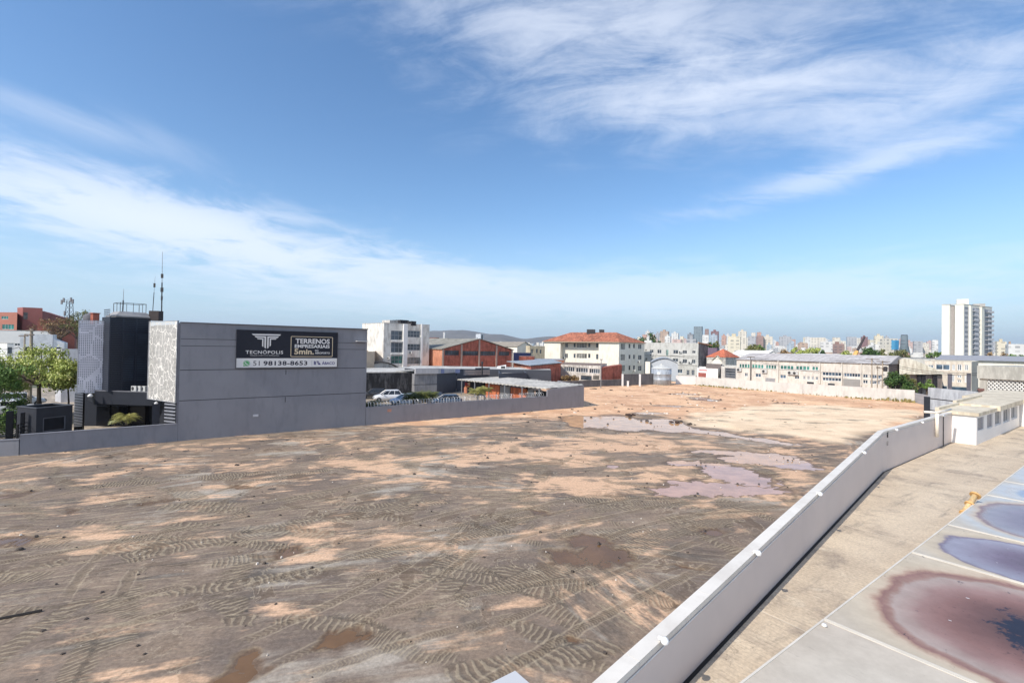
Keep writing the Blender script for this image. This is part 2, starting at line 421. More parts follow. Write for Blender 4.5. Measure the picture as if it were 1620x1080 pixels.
# puddles: image column, row of the middle, half-widths in metres along and across, turn, depth
def pud(px, py, ra, rb, rot=0, dep=.10): g = G(px, py); return (g.x, g.y, ra, rb, R(rot), dep)
PUD = [
    [pud(925, 666, 2.6, 4.8, 0, .12), pud(985, 668, 3.6, 5.6, 0, .12), pud(1045, 672, 3.8, 5.0, -10, .12), pud(1110, 682, 3.8, 1.5, -30), pud(1150, 688, 2.4, .8, -30)],
    [pud(1205, 695, 2.6, .8, -20), pud(1245, 701, 2.2, .6, -20)],
    [pud(1070, 731, 1.5, .75, 0), pud(1110, 732, 1.2, .7, 0), pud(1140, 734, .9, .5, 0)],
    [pud(968, 737, .55, .6, 0)],
    [pud(1150, 716, 3.0, 1.1, -15, .12), pud(1215, 724, 2.8, 1.9, -5, .12), pud(1252, 733, 2.3, 1.9, 0, .12), pud(1185, 727, 2.2, 1.4, 0, .12)],
    [pud(1160, 748, 2.3, 2.4, 0, .12), pud(1187, 758, 2.0, 2.0, 0, .12), pud(1120, 767, 2.8, 1.3, 0, .12), pud(1085, 775, 2.2, 1.2, 10, .12), pud(1180, 775, 2.6, 1.1, 0, .12)],
    [pud(897, 878, .95, .8, 0, .10), pud(955, 875, 1.1, .95, 0, .10), pud(925, 856, 1.1, .8, 0, .09)],
    [pud(548, 1004, .62, .50, 30, .09), pud(578, 1000, .3, .35, 0, .08)],
    [pud(390, 1046, .5, .55, 20, .08), pud(370, 1075, .5, .45, 0, .08)],
    [pud(455, 870, .75, .55, 20, .08)],
    [pud(907, 1010, .34, .22, -20, .085)], [pud(1085, 895, .55, .22, -25, .08)], [pud(1120, 838, .7, .5, 0, .078)],
    [pud(855, 810, 1.1, .5, -10, .08)], [pud(15, 856, 1.0, .7, 0, .08)], [pud(20, 780, 1.5, 1.0, 0, .08)], [pud(107, 808, 1.0, .5, 0, .07)], [pud(1065, 955, .5, .3, 20, .075)],
    [pud(1085, 623, 3.2, 1.6, 0, .1)], [pud(1118, 632, 2.6, 2.4, 0, .1), pud(1105, 629, 2, 1.5, 0, .1)], [pud(1068, 642, 5.0, 1.2, -10, .09), pud(1030, 653, 3, 1.2, 0, .09)], [pud(1240, 637, 3, 1.0, 0, .09)],
    [pud(385, 770, 1.0, .5, 10, .08)], [pud(250, 792, 1.0, .6, 0, .075)], [pud(700, 778, .8, .35, 0, .07)],
]
WATER = -.045
def dip(x, y):
    d = np.zeros_like(x)
    wx = (fbm(x*.9, y*.9, 5)-.5)*1.5+(fbm(x*2.6+5, y*2.6, 4)-.5)*1.3; wy = (fbm(x*.9+50, y*.9+31, 5)-.5)*1.5+(fbm(x*2.6+15, y*2.6+8, 4)-.5)*1.3
    for cl in PUD:
        for cx, cy, ra, rb, ro, dp in cl:
            k = min(1.0, (ra+rb)/2.4)
            u = (x-cx)+wx*k; v = (y-cy)+wy*k; c, s = math.cos(ro), math.sin(ro)
            r2 = ((u*c+v*s)/ra)**2+((v*c-u*s)/rb)**2
            d = np.maximum(d, dp*np.exp(-r2*.9))
    return d
# wheel and blade tracks over the dirt: centre line arcs
def arc(px0, py0, px1, py1, bend, wd): a = G(px0, py0); b = G(px1, py1); return (a.x, a.y, b.x, b.y, bend, wd)
TRK = [arc(80, 830, 560, 850, .12, 1.0), arc(100, 905, 660, 800, .15, 1.3), arc(130, 770, 520, 745, .1, 1.3), arc(40, 900, 300, 850, .1, 1.0),
       arc(560, 880, 870, 800, -.35, 1.1), arc(640, 1000, 1000, 870, .2, 1.2), arc(700, 1070, 1010, 1000, -.2, 1.0), arc(980, 880, 1180, 820, .3, 1.2),
       arc(760, 760, 900, 735, .6, 2.0), arc(830, 850, 1120, 830, -.15, 1.3), arc(560, 700, 640, 720, .5, 2.0), arc(1040, 830, 1230, 800, .1, 1.6),
       arc(660, 900, 930, 960, .2, .9), arc(900, 790, 1080, 800, .25, 1.5), arc(260, 940, 520, 900, -.1, .9), arc(600, 950, 760, 870, .2, .9),
       arc(860, 920, 1080, 960, .15, 1.0), arc(350, 980, 620, 1000, .15, .7), arc(780, 680, 980, 700, .3, 2.2), arc(690, 830, 860, 860, .3, 1.0),
       arc(800, 980, 960, 1060, .1, .8), arc(1000, 905, 1090, 990, .1, .8), arc(420, 800, 600, 770, .2, 1.2), arc(1090, 800, 1200, 850, .2, 1.2)]
for i in range(26):
    x0 = rnd.uniform(-30, 22); y0 = rnd.uniform(11, 45); a = rnd.uniform(-.6, .9); l = rnd.uniform(4, 10)
    TRK.append((x0, y0, x0+l*math.cos(a), y0+l*math.sin(a), rnd.uniform(-.35, .35), rnd.uniform(.7, 1.5)))
for i in range(46):
    x0 = rnd.gauss(-2, 12); y0 = rnd.uniform(9, 34); a = rnd.uniform(-1.2, 1.6); l = rnd.uniform(3, 8)
    TRK.append((x0, y0, x0+l*math.cos(a), y0+l*math.sin(a), rnd.uniform(-.5, .5), rnd.uniform(.6, 1.2)))
TRK = [(*t_[:5], t_[5]*.62) for t_ in TRK]
BAND = []
for i in range(46):
    x0 = rnd.uniform(-46, 24); y0 = rnd.uniform(6, 60); a = rnd.gauss(.28, .35) if x0 < 0 else rnd.gauss(-.1, .5); l = rnd.uniform(14, 26)
    BAND.append((x0, y0, x0+l*math.cos(a), y0+l*math.sin(a), rnd.uniform(-.25, .25), rnd.uniform(2, 4)))
RUT = [arc(620, 735, 830, 735, 1.1, 1.2), arc(100, 1000, 900, 780, .12, 1.2), arc(0, 880, 700, 745, -.08, 1.2), arc(300, 1075, 760, 830, -.3, 1.2), arc(700, 1075, 1180, 850, .1, 1.2), arc(560, 900, 1240, 760, .12, 1.2), arc(40, 800, 640, 690, .1, 1.2), arc(480, 1040, 1000, 930, .25, 1.2),
       arc(800, 720, 1240, 770, -.15, 1.2), arc(900, 860, 1200, 800, .4, 1.2), arc(150, 940, 420, 760, .5, 1.2), arc(640, 700, 1000, 640, .1, 1.2), arc(1000, 660, 1400, 650, .1, 1.2), arc(960, 640, 1250, 615, -.1, 1.2)]
def arcs(x, y, items, soft):
    S = x*.8+y*.2; T = y*.9-x*.25; M = np.zeros_like(x)
    for i, (x0, y0, x1, y1, bend, wd) in enumerate(items):
        L = math.hypot(x1-x0, y1-y0); ux, uy = (x1-x0)/L, (y1-y0)/L
        s = (x-x0)*ux+(y-y0)*uy; t = (y-y0)*ux-(x-x0)*uy
        t = t-bend*(s*(L-s))/L*1.0*4/ L * (L*.25)
        m = np.clip(1-np.abs(t)/wd, 0, 1)*sst(s, -.6, 1.2)*(1-sst(s, L-1.2, L+.6))
        m = np.minimum(1, m*soft)
        k = m > M
        kk = .72+((i*37) % 11)/11*.75; S = np.where(k, s*kk+i*13.7, S); T = np.where(k, t+i*7.3, T); M = np.maximum(M, m)
    return S, T, M
def ground_patch(x0, x1, y0, y1, st, hole=None):
    nx = int(round((x1-x0)/st))+1; ny = int(round((y1-y0)/st))+1
    X, Y = np.meshgrid(np.linspace(x0, x1, nx), np.linspace(y0, y1, ny)); x = X.ravel(); y = Y.ravel()
    h = (fbm(x*.35, y*.35, 4)-.5)*.05+.018
    S, T, M = arcs(x, y, TRK, 2.6)
    M = M*sst(fbm(x*.6+9, y*.6, 3), .3, .52)
    S2, T2, M2 = arcs(x, y, BAND, 2.0)
    S = S+(fbm(x*1.3, y*1.3, 3)-.5)*.5
    Sr, Tr, Mr = arcs(x, y, RUT, 6.0); rr0 = np.exp(-((np.abs(Tr-np.round(Tr/7.3)*7.3)-.8)/.12)**2)*Mr
    if st < .15: h = h-rr0*.018
    h = h+M*.008*np.sin(S*2*np.pi/.20)*(1 if st < .15 else 0)
    dd = dip(x, y); h = h-dd
    edge = sst(y, 58, 66)+sst(x*.55+y*.45, 33, 40)
    zo = np.clip(sst(y-(fbm(x*.12, y*.12, 4)-.5)*22-x*.10, 47, 58), 0, 1)
    far = sst(y, 55, 80)*.05*fbm(x*.2, y*.5, 3)*3; h = h+far*(dd < .004)
    # raised compacted pad
    pc = [G(1065, 668), G(1130, 650), G(1250, 640), G(1455, 650), G(1440, 668), G(1330, 700)]
    def inside(pts, soft):
        d = np.full_like(x, 1e9); n = len(pts); ar = sum(pts[i].x*pts[(i+1) % n].y-pts[(i+1) % n].x*pts[i].y for i in range(n)); sg = 1 if ar > 0 else -1
        for i in range(n):
            a, b = pts[i], pts[(i+1) % n]; l = math.hypot(b.x-a.x, b.y-a.y)
            d = np.minimum(d, sg*((b.x-a.x)*(y-a.y)-(b.y-a.y)*(x-a.x))/l)
        return sst(d+(fbm(x*.3, y*.3, 3)-.5)*5, -soft, soft)
    pad = inside(pc, 1.2); h = h+pad*.10*(dd < .004)
    pink = np.zeros_like(x)
    for (px_, py_, ra, rb) in ((1130, 765, 6, 4.2), (1000, 700, 7, 4), (830, 720, 5, 4), (620, 735, 5, 3), (1230, 730, 5, 3), (930, 765, 4, 2.5)):
        g = G(px_, py_); pink = np.maximum(pink, np.exp(-((x-g.x)/ra)**2-((y-g.y)/rb)**2))
    # the lot ends at the walls
    vv = x*V.x+y*V.y; uu = x*U.x+y*U.y
    off = sst(vv, VW+.02, VW+.3)*(1-sst(uu, UC-.3, UC+.02)); h = h*(1-off)-.2*off
    h = np.where((vv < 7.6) & (y < 29.5) & (x > 2), np.minimum(h, 0), h)
    co = np.column_stack([x, y, h]).astype(np.float32)
    idx = np.arange(nx*ny).reshape(ny, nx); f = np.column_stack([idx[:-1, :-1].ravel(), idx[:-1, 1:].ravel(), idx[1:, 1:].ravel(), idx[1:, :-1].ravel()])
    if hole is not None:
        cx = x[f].mean(1); cy = y[f].mean(1); f = f[~((cx > hole[0]) & (cx < hole[1]) & (cy > hole[2]) & (cy < hole[3]))]
    return co, f, np.column_stack([S, T, M]), np.column_stack([S2, T2, M2]), np.column_stack([zo, pad, pink]), np.column_stack([Sr, Tr, Mr])
def ground_mesh(name, parts):
    co = np.vstack([p[0] for p in parts]); fs = []; o = 0
    for p in parts: fs.append(p[1]+o); o += len(p[0])
    fs = np.vstack(fs); me = bpy.data.meshes.new(name)
    me.vertices.add(len(co)); me.vertices.foreach_set('co', co.ravel())
    me.loops.add(len(fs)*4); me.loops.foreach_set('vertex_index', fs.ravel().astype(np.int32))
    me.polygons.add(len(fs)); me.polygons.foreach_set('loop_start', np.arange(0, len(fs)*4, 4, dtype=np.int32))
    me.polygons.foreach_set('use_smooth', [True]*len(fs)); me.update(); me.validate()
    for i, nm in ((2, 'trk'), (3, 'trb'), (4, 'zone'), (5, 'rut')):
        at = me.attributes.new(nm, 'FLOAT_VECTOR', 'POINT'); at.data.foreach_set('vector', np.vstack([p[i] for p in parts]).astype(np.float32).ravel())
    ob = bpy.data.objects.new(name, me); COL.objects.link(ob); return ob
lot = ground_mesh('ground', [ground_patch(-24, 24, 4, 34, .1), ground_patch(-48, 78, 4, 118, .3, (-24, 24, 4, 34))])
lot['kind'] = 'structure'; lot['label'] = 'bare muddy lot of grey and orange dirt marked by wheel tracks'
def lot_material():
    m, nt, b = base_mat('lot_dirt')
    pos = nt.new('ShaderNodeNewGeometry').outputs['Position']; px, py, pz = nt.xyz(pos)
    at = lambda n: nt.xyz(nt.new('ShaderNodeAttribute', attribute_name=n).outputs['Vector'])
    s, t, mk_ = at('trk'); s2, t2, m2 = at('trb'); zo, pad, pink = at('zone'); s3, t3, m3 = at('rut')
    N = lambda sc, d=4, r=.6, off=0.0, vec=pos: nt.noise(nt.vm('ADD', vec, (off, off*.7, 0)), sc, d, r)
    c = nt.mix(nt.ss(N(.22, 5), .35, .65), lin((134, 119, 106)), lin((106, 96, 90)))
    c = nt.mix(nt.m('MULTIPLY', nt.ss(N(.5, 6, .65, 31), .5, .75), .6), c, lin((160, 146, 133)))
    # long blade streaks
    sv_ = nt.comb(nt.m('MULTIPLY', s2, .28), nt.m('MULTIPLY', t2, 3.2))
    str1 = nt.noise(sv_, 1.0, 6, .65, .2)
    sv2 = nt.comb(nt.m('MULTIPLY', s2, .12), nt.m('MULTIPLY', t2, .9)); str2 = nt.noise(sv2, 1.0, 5, .6, .3)
    mm = nt.m('ADD', nt.m('MULTIPLY', m2, .75), .25)
    c = nt.mix(nt.m('MULTIPLY', nt.m('MULTIPLY', nt.ss(str1, .54, .66), mm), .6), c, lin((82, 74, 64)))
    c = nt.mix(nt.m('MULTIPLY', nt.m('MULTIPLY', nt.ss(str1, .46, .36), mm), .5), c, lin((166, 154, 132)))
    c = nt.mix(nt.m('MULTIPLY', nt.ss(str2, .54, .66), .7), c, lin((84, 80, 77)))
    # pale grey ash patches, charcoal patches
    gp = nt.m('ADD', nt.m('MULTIPLY', N(.16, 5, .6, 77), .5), nt.m('MULTIPLY', str2, .5))
    c = nt.mix(nt.m('MULTIPLY', nt.ss(gp, .525, .62), .75), c, lin((172, 165, 156)))
    # salmon sand patches
    sst_ = nt.noise(nt.comb(nt.m('ADD', nt.m('MULTIPLY', s2, .22), 3.1), nt.m('ADD', nt.m('MULTIPLY', t2, 1.1), 7.7)), 1.0, 6, .66, .4)
    sal = nt.m('ADD', nt.m('ADD', nt.m('MULTIPLY', N(.26, 6, .62, 140), .50), nt.m('MULTIPLY', sst_, .50)), nt.m('MULTIPLY', nt.m('SUBTRACT', py, 24), .0012))
    sal = nt.m('ADD', sal, nt.m('MULTIPLY', pink, .10))
    c = nt.mix(nt.m('MULTIPLY', nt.ss(sal, .520, .60), .85), c, lin((210, 176, 148)))
    c = nt.mix(nt.m('MULTIPLY', nt.ss(N(.32, 6, .62, 210), .57, .68), .6), c, lin((84, 82, 80)))
    # dumped black spots and small clods
    vo = nt.new('ShaderNodeTexVoronoi'); vo.inputs['Scale'].default_value = .55; nt.l.new(nt.vm('ADD', pos, nt.vm('SCALE', nt.new('ShaderNodeTexNoise').outputs['Color'], sc=.0)), vo.inputs['Vector'])
    vd = nt.m('ADD', vo.outputs['Distance'], nt.m('MULTIPLY', nt.m('SUBTRACT', N(2.2, 4), .5), .28))
    rr = nt.xyz(vo.outputs['Color'])
    thr = nt.m('MULTIPLY', nt.ss(rr[0], .55, 1.0), .15)
    c = nt.mix(nt.m('MULTIPLY', nt.m('LESS_THAN', vd, thr), .8), c, lin((58, 58, 60)))
    # tread ripples
    wn = N(2.0, 4, .6, 5)
    ph = nt.m('ADD', nt.m('MULTIPLY', s, 6.2832/.20), nt.m('ADD', nt.m('MULTIPLY', wn, 3.2), nt.m('ADD', nt.m('MULTIPLY', nt.m('ABSOLUTE', t), 9.0), nt.m('MULTIPLY', N(.5, 3, .6, 88), 3.0))))
    rip = nt.m('SINE', ph); jag = nt.m('MULTIPLY', nt.m('SUBTRACT', N(4.5, 5, .75, 44), .5), 3.0)
    ripb = nt.ss(nt.m('ADD', rip, jag), .2, .8)
    mk2 = nt.ss(nt.m('ADD', mk_, nt.m('MULTIPLY', nt.m('SUBTRACT', N(.9, 6, .72, 66), .5), 2.4)), .35, .95)
    c = nt.mix(nt.m('MULTIPLY', mk2, .5), c, lin((96, 86, 74)))
    c = nt.mix(nt.m('MULTIPLY', nt.m('MULTIPLY', ripb, mk2), .42), c, lin((172, 160, 140)))
    hf = nt.noise(nt.comb(nt.m('MULTIPLY', s2, 1.2), nt.m('MULTIPLY', t2, 7.0)), 1.0, 4, .7, .4)
    c = nt.mix(nt.m('MULTIPLY', nt.m('MULTIPLY', nt.ss(hf, .55, .66), mm), .5), c, lin((84, 76, 68)))
    c = nt.mix(nt.m('MULTIPLY', nt.m('MULTIPLY', nt.ss(hf, .44, .34), mm), .4), c, lin((176, 164, 144)))
    ct = nt.noise(nt.vm('MULTIPLY', pos, (1, 1, 0)), .75, 5, .62, .5); near_ = nt.ss(N(.2, 3, .5, 600), .42, .6)
    c = nt.mix(nt.m('MULTIPLY', nt.m('MULTIPLY', nt.m('LESS_THAN', nt.m('ABSOLUTE', nt.m('SUBTRACT', ct, .47)), .006), near_), .5), c, lin((178, 166, 146)))
    c = nt.mix(nt.m('MULTIPLY', nt.m('MULTIPLY', nt.ss(ct, .462, .43), near_), .45), c, lin((92, 78, 64)))
    tl = nt.m('SUBTRACT', t3, nt.m('MULTIPLY', nt.m('ROUND', nt.m('DIVIDE', t3, 7.3)), 7.3))
    rd = nt.m('ABSOLUTE', nt.m('SUBTRACT', nt.m('ABSOLUTE', nt.m('ADD', tl, nt.m('MULTIPLY', nt.m('SUBTRACT', N(1.5, 3, .6, 700), .5), .22))), .8))
    rut = nt.m('MULTIPLY', nt.m('MULTIPLY', nt.ss(rd, .17, .11), m3), nt.ss(N(.35, 5, .65, 720), .36, .52))
    lug = nt.ss(nt.m('SINE', nt.m('ADD', nt.m('MULTIPLY', s3, 6.2832/.11), nt.m('MULTIPLY', rd, 30.0))), -.1, .6)
    edge_ = nt.m('MULTIPLY', nt.m('MULTIPLY', nt.m('MULTIPLY', nt.ss(rd, .15, .19), nt.ss(rd, .26, .20)), m3), nt.ss(N(.35, 5, .65, 720), .36, .52))
    c = nt.mix(nt.m('MULTIPLY', rut, .42), c, lin((92, 80, 68))); c = nt.mix(nt.m('MULTIPLY', nt.m('MULTIPLY', rut, lug), .3), c, lin((160, 148, 128)))
    c = nt.mix(nt.m('MULTIPLY', edge_, .36), c, lin((172, 160, 140)))
    # orange clay of the far part, scattered with grey
    oc = nt.mix(nt.ss(N(.14, 6, .65, 300), .38, .62), lin((216, 180, 148)), lin((192, 154, 126)))
    oc = nt.mix(nt.m('MULTIPLY', nt.ss(N(.5, 5, .65, 320), .5, .68), .7), oc, lin((232, 204, 174)))
    oc = nt.mix(nt.m('MULTIPLY', nt.ss(nt.noise(nt.vm('MULTIPLY', pos, (.25, .8, 1)), .5, 5, .65), .55, .68), .75), oc, lin((140, 112, 90)))
    oc = nt.mix(nt.m('MULTIPLY', nt.ss(N(1.2, 4, .6, 350), .62, .70), .7), oc, lin((120, 92, 74)))
    zf = nt.ss(nt.m('ADD', zo, nt.m('MULTIPLY', nt.m('SUBTRACT', N(.4, 5, .6, 400), .5), .9)), .35, .62)
    c = nt.mix(zf, c, oc)
    pc = nt.mix(nt.ss(N(.3, 5, .6, 500), .35, .65), lin((226, 206, 180)), lin((208, 186, 160)))
    pc = nt.mix(nt.m('MULTIPLY', nt.ss(nt.noise(nt.vm('MULTIPLY', pos, (.35, .9, 1)), .55, 6, .68), .55, .64), .75), pc, lin((120, 112, 100)))
    c = nt.mix(pad, c, pc)
    # damp margins and dried rims where the ground sinks to the water
    wz = nt.m('ADD', pz, nt.m('MULTIPLY', nt.m('SUBTRACT', N(3, 4), .5), .012))
    rim = nt.m('MULTIPLY', nt.ss(wz, -.046, -.034), nt.ss(wz, -.014, -.026))
    c = nt.mix(nt.m('MULTIPLY', nt.m('MULTIPLY', rim, nt.ss(N(.8, 4, .6, 12), .4, .6)), .4), c, lin((172, 158, 134)))
    wet = nt.ss(wz, -.012, -.044)
    c = nt.mix(nt.m('MULTIPLY', wet, .8), c, lin((98, 78, 60)))
    # grain
    c = nt.mix(.5, c, nt.mix(nt.ss(N(9, 4, .7), .3, .7), (.62, .62, .62), (1.28, 1.28, 1.28)), 'MULTIPLY')
    c = nt.mix(1.0, c, (1.20, 1.15, 1.06), 'MULTIPLY')
    nt.l.new(c, b.inputs['Base Color'])
    rg = nt.m('SUBTRACT', .92, nt.m('MULTIPLY', wet, .45)); nt.l.new(rg, b.inputs['Roughness']); b.inputs['Specular IOR Level'].default_value = .25
    hh = nt.m('ADD', nt.m('MULTIPLY', nt.m('MULTIPLY', rip, mk2), .22), nt.m('ADD', nt.m('MULTIPLY', nt.m('MULTIPLY', str1, mm), 1.0), nt.m('MULTIPLY', N(4, 5, .7, 8), .8)))
    nt.l.new(nt.bump(hh, .55, .05), b.inputs['Normal'])
    return m
lot.data.materials.append(lot_material())
def water_material(name, col):
    m, nt, b = base_mat(name); pos = nt.new('ShaderNodeNewGeometry').outputs['Position']
    n1 = nt.noise(pos, .8, 4, .6)
    nt.l.new(nt.mix(nt.ss(n1, .3, .7), lin(tuple(v*.86 for v in col)), lin(col)), b.inputs['Base Color'])
    b.inputs['Roughness'].default_value = .06; b.inputs['IOR'].default_value = 1.33; b.inputs['Specular IOR Level'].default_value = .5
    nt.l.new(nt.bump(nt.noise(pos, 2.5, 2, .5), .03, .01), b.inputs['Normal'])
    return m
wm_near = water_material('brown_water', (128, 98, 68)); wm_far = water_material('clay_water', (206, 164, 138)); wm_reflection = water_material('sandy_reflection_water', (228, 178, 130))  # first puddle's sandy water colour stands in for a building's pale reflection
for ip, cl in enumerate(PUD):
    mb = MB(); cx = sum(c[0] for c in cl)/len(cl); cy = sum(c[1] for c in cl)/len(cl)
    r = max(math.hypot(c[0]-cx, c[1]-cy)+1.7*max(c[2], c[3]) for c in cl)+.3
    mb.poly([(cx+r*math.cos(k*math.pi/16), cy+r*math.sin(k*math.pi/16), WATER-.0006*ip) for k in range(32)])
    o = mb.build('puddle_water', (wm_reflection if ip == 0 else wm_far) if cy > 24 else wm_near); c = Vector((cx, cy, WATER)); own(o, c); o['kind'] = 'structure'
    o['label'] = 'shallow rain puddle lying in the dirt lot'
# far terrain
mb = MB(); mb.quad((-9000, -300, -.24), (9000, -300, -.24), (9000, 12000, -.24), (-9000, 12000, -.24))
struct(mb, 'terrain', mk('farland', (126, 120, 98), .95, .25, .02, dirt=(70, 82, 50), dirtf=.8), 'flat land stretching to the horizon')
mb = MB(); W2 = lambda u, v, z=0.0: Vector((U.x*u+V.x*v, U.y*u+V.y*v, z))
mb.poly([W2(-62, VW+.1, -.02), W2(UC-.1, VW+.1, -.02), W2(UC-.1, 108, -.02), W2(-62, 108, -.02)])
struct(mb, 'parking_pavement', mk('yardpave', (196, 176, 148), .95, .12, .3, dirt=(120, 112, 100), dirtf=.7), 'sandy paved yard behind the low grey wall')
# wooded hills on the horizon
def hills(name, rows, Yd, label):
    xs = []; mb = MB(); n = 160
    px0, px1 = rows[0][0], rows[-1][0]
    def top(px):
        for (a, ya), (b, yb) in zip(rows, rows[1:]):
            if a <= px <= b: t = (px-a)/(b-a); t = t*t*(3-2*t); return ya+(yb-ya)*t
    vs = []; K = 14
    for i in range(n+1):
        px = px0+(px1-px0)*i/n; hgt = P(px, top(px), Yd).z; X = P(px, 549, Yd).x
        for k in range(K+1):
            f = k/K; Yk = Yd-1700+f*3400; b_ = math.sin(math.pi*f)**1.3
            z = hgt*b_*(1+.10*(fbm(np.array([X*.004]), np.array([Yk*.003]), 4)[0]-.5)*2)+12*(fbm(np.array([X*.012]), np.array([Yk*.012+9]), 4)[0]-.5)*b_
            vs.append((X, Yk, max(z, -.3)))
    fs = [(i*(K+1)+k, (i+1)*(K+1)+k, (i+1)*(K+1)+k+1, i*(K+1)+k+1) for i in range(n) for k in range(K)]
    mb.add(vs, fs)
    return struct(mb, name, mk('hillside', (112, 106, 96), .95, .4, .006, fine=.8), label, smooth=True)
hills('hills', [(560, 549), (640, 530), (690, 524), (735, 523), (780, 528), (830, 536), (870, 533), (905, 538), (960, 549)], 4600, 'low wooded hills on the horizon behind the brick warehouse')
# ---------------------------------------------------------------- boundary walls
def wall_run(name, label, Pa, Qa, z0, z1, th, mat, side, cop=None, z1b=None):
    e = (Qa-Pa); e = Vector((e.x, e.y, 0)); n = Vector((-e.y, e.x, 0)).normalized()*side*th
    root = thing(name, label, 'wall', (Pa.x, Pa.y, z0)); mb = MB(); z1b = z1 if z1b is None else z1b
    a, b = Vector((Pa.x, Pa.y, 0)), Vector((Qa.x, Qa.y, 0))
    mb.prism([a, b, b+n, a+n], z0, z1, top=[z1, z1b, z1b, z1]); mb.build('wall_panel', mat, root)
    if cop is not None:
        c = MB(); o = n.normalized()*.03; c.prism([a-o, b-o, b+n+o, a+n+o], z1, z1+.06, top=None) if z1 == z1b else None
        if c.v: c.build('coping', cop, root)
    return root
gw = MC['greywall']; cpm = mk('copinggrey', (135, 135, 142))
wl = wall_run('boundary_wall', 'low grey wall running left from the big grey building past the guard hut', L0, A-U*.02, -.2, 1.37, .22, gw, 1, cpm)
L1 = G(0, 724)-Vector((6, 2.2, 0))
wall_run('boundary_wall', 'lowest stub of grey wall at the far left end of the lot', L1, L0-U*.05, -.2, 1.08, .2, gw, 1, cpm)
zB = 1.79; Sd = W2(A.dot(U)+38.65, VW)
w2 = wall_run('boundary_wall', 'long low grey wall topped with coiled razor wire beside the parked cars', B+U*.03, Sd-U*.02, -.2, zB, .22, gw, 1, None)
def patch_on(root, Pa, e, out, px, py, w_, h_, mat, name='wall_patch'):
    s, z = rayface(Pa, Pa+e*10, px, py); m = MB(); m.obox(Pa+e*(s-w_/2)+out*.001+Z3*(z-h_/2), e*w_, out*.015, Z3*h_); return m.build(name, mat, root)
outA = -V
patch_on(w2, B, U, outA, 616, 649, .42, .28, mk('patchorange', (190, 130, 105)))
patch_on(w2, B, U, outA, 833, 640, .5, .2, MC['patchorange'])
patch_on(w2, B, U, outA, 700, 661, .3, .16, mk('patchgrey', (120, 120, 126)))
# sheds end wall + canopy roofs behind it
Cc = W2(UC, VW)
sh = thing('shed', 'grey walled shed at the end of the low grey wall with a pale sheet roof', 'shed', (Sd.x, Sd.y, -.2))
m = MB(); m.prism([Sd, Cc, Cc+V*.2, Sd+V*.2], -.2, 3, top=[2.62, 2.97, 2.97, 2.62]); m.build('wall', gw, sh)
m = MB(); D1 = P(872, 603, 74); m.prism([Cc+V*.22, Vector((D1.x+1.2, D1.y, 0)), Vector((D1.x+1.0, D1.y, 0)), Cc+V*.22-U*.2], -.2, 2.9); m.build('wall', gw, sh)
cf = P(725, 600, 80)     # far tip of the canopy's serrated edge
m = MB(); e1 = Vector((cf.x-Sd.x, cf.y-Sd.y, 0)); NN = 26
rp = lambda a, b, t: a+(b-a)*t
zf, zn = cf.z, 2.78
back_near = Vector((Cc.x-.1, Cc.y-.1, 3.05)); back_far = P(790, 596, 84)
for i in range(NN):   # corrugated sheet: ridges along the slope
    for j, (ta, tb, za, zb) in enumerate(((i/NN, (i+.5)/NN, 0, .10), ((i+.5)/NN, (i+1)/NN, .10, 0))):
        fa, fb = Sd+V*.25+e1*ta, Sd+V*.25+e1*tb
        A1 = Vector((fa.x, fa.y, zn+(zf-zn)*ta+za)); B1 = Vector((fb.x, fb.y, zn+(zf-zn)*tb+zb))
        ba, bb = rp(back_near, back_far, ta), rp(back_near, back_far, tb)
        m.quad(A1, B1, bb+Z3*zb, ba+Z3*za); m.quad(A1-Z3*.16, B1-Z3*.16, B1, A1)
m.build('canopy_roof', mk('sheetpale', (198, 192, 180), .6, dirt=(150, 148, 138), scale=.5), sh)
for t in (.06, .22, .4, .58, .76, .94):
    m = MB(); f = Sd+V*.6+e1*t; m.box((f.x+.2, f.y, 1.3), (.16, .16, 2.6)); m.build('post', MC['steel'], sh)
inn = U*1.6
for k, (a, b, mm_) in enumerate(((.02, .17, 'dark'), (.19, .24, 'steel'), (.26, .42, 'brickor'), (.43, .54, 'steel'), (.55, .72, 'brickor'), (.74, .98, 'dark'))):
    f, g2 = Sd+V*.5+e1*a+inn, Sd+V*.5+e1*b+inn; m = MB(); n = V*.0+U*.25; m.prism([f, g2, g2+n, f+n], -.1, 2.1)
    m.build({'brickor': 'brick_wall', 'steel': 'door', 'dark': 'back_wall'}[mm_], MC[mm_] if mm_ != 'brickor' else mk('orangewall', (214, 110, 50), .8, .12, 1, dirt=(150, 80, 50)), sh)
# razor wire: one coil along the wall, a short one before the shed
def coil(label, s0, s1, r=.26, pitch=.34):
    mb = MB(); n = int((s1-s0)/pitch*12); pts = []
    for i in range(n+1):
        s = s0+(s1-s0)*i/n; a = i/12*2*math.pi
        pts.append(B+U*s+V*(.11+math.cos(a)*r)+Z3*(zB+r*1.02+math.sin(a)*r))
    mb.tube(pts, .017, 3)
    for s in np.arange(s0, s1, 2.2): mb.box((*(B+U*float(s)+V*.11)[:2], zB+.28), (.04, .04, .56))
    return solo(mb, 'razor_wire', label, 'razor wire', mk('galv', (205, 208, 210), .4, metal=.3))
coil('long coil of silver razor wire along the grey wall in front of the parked cars', .3, 18.2)
coil('short coil of silver razor wire on the grey wall under the serrated canopy', 19.2, 22.9)
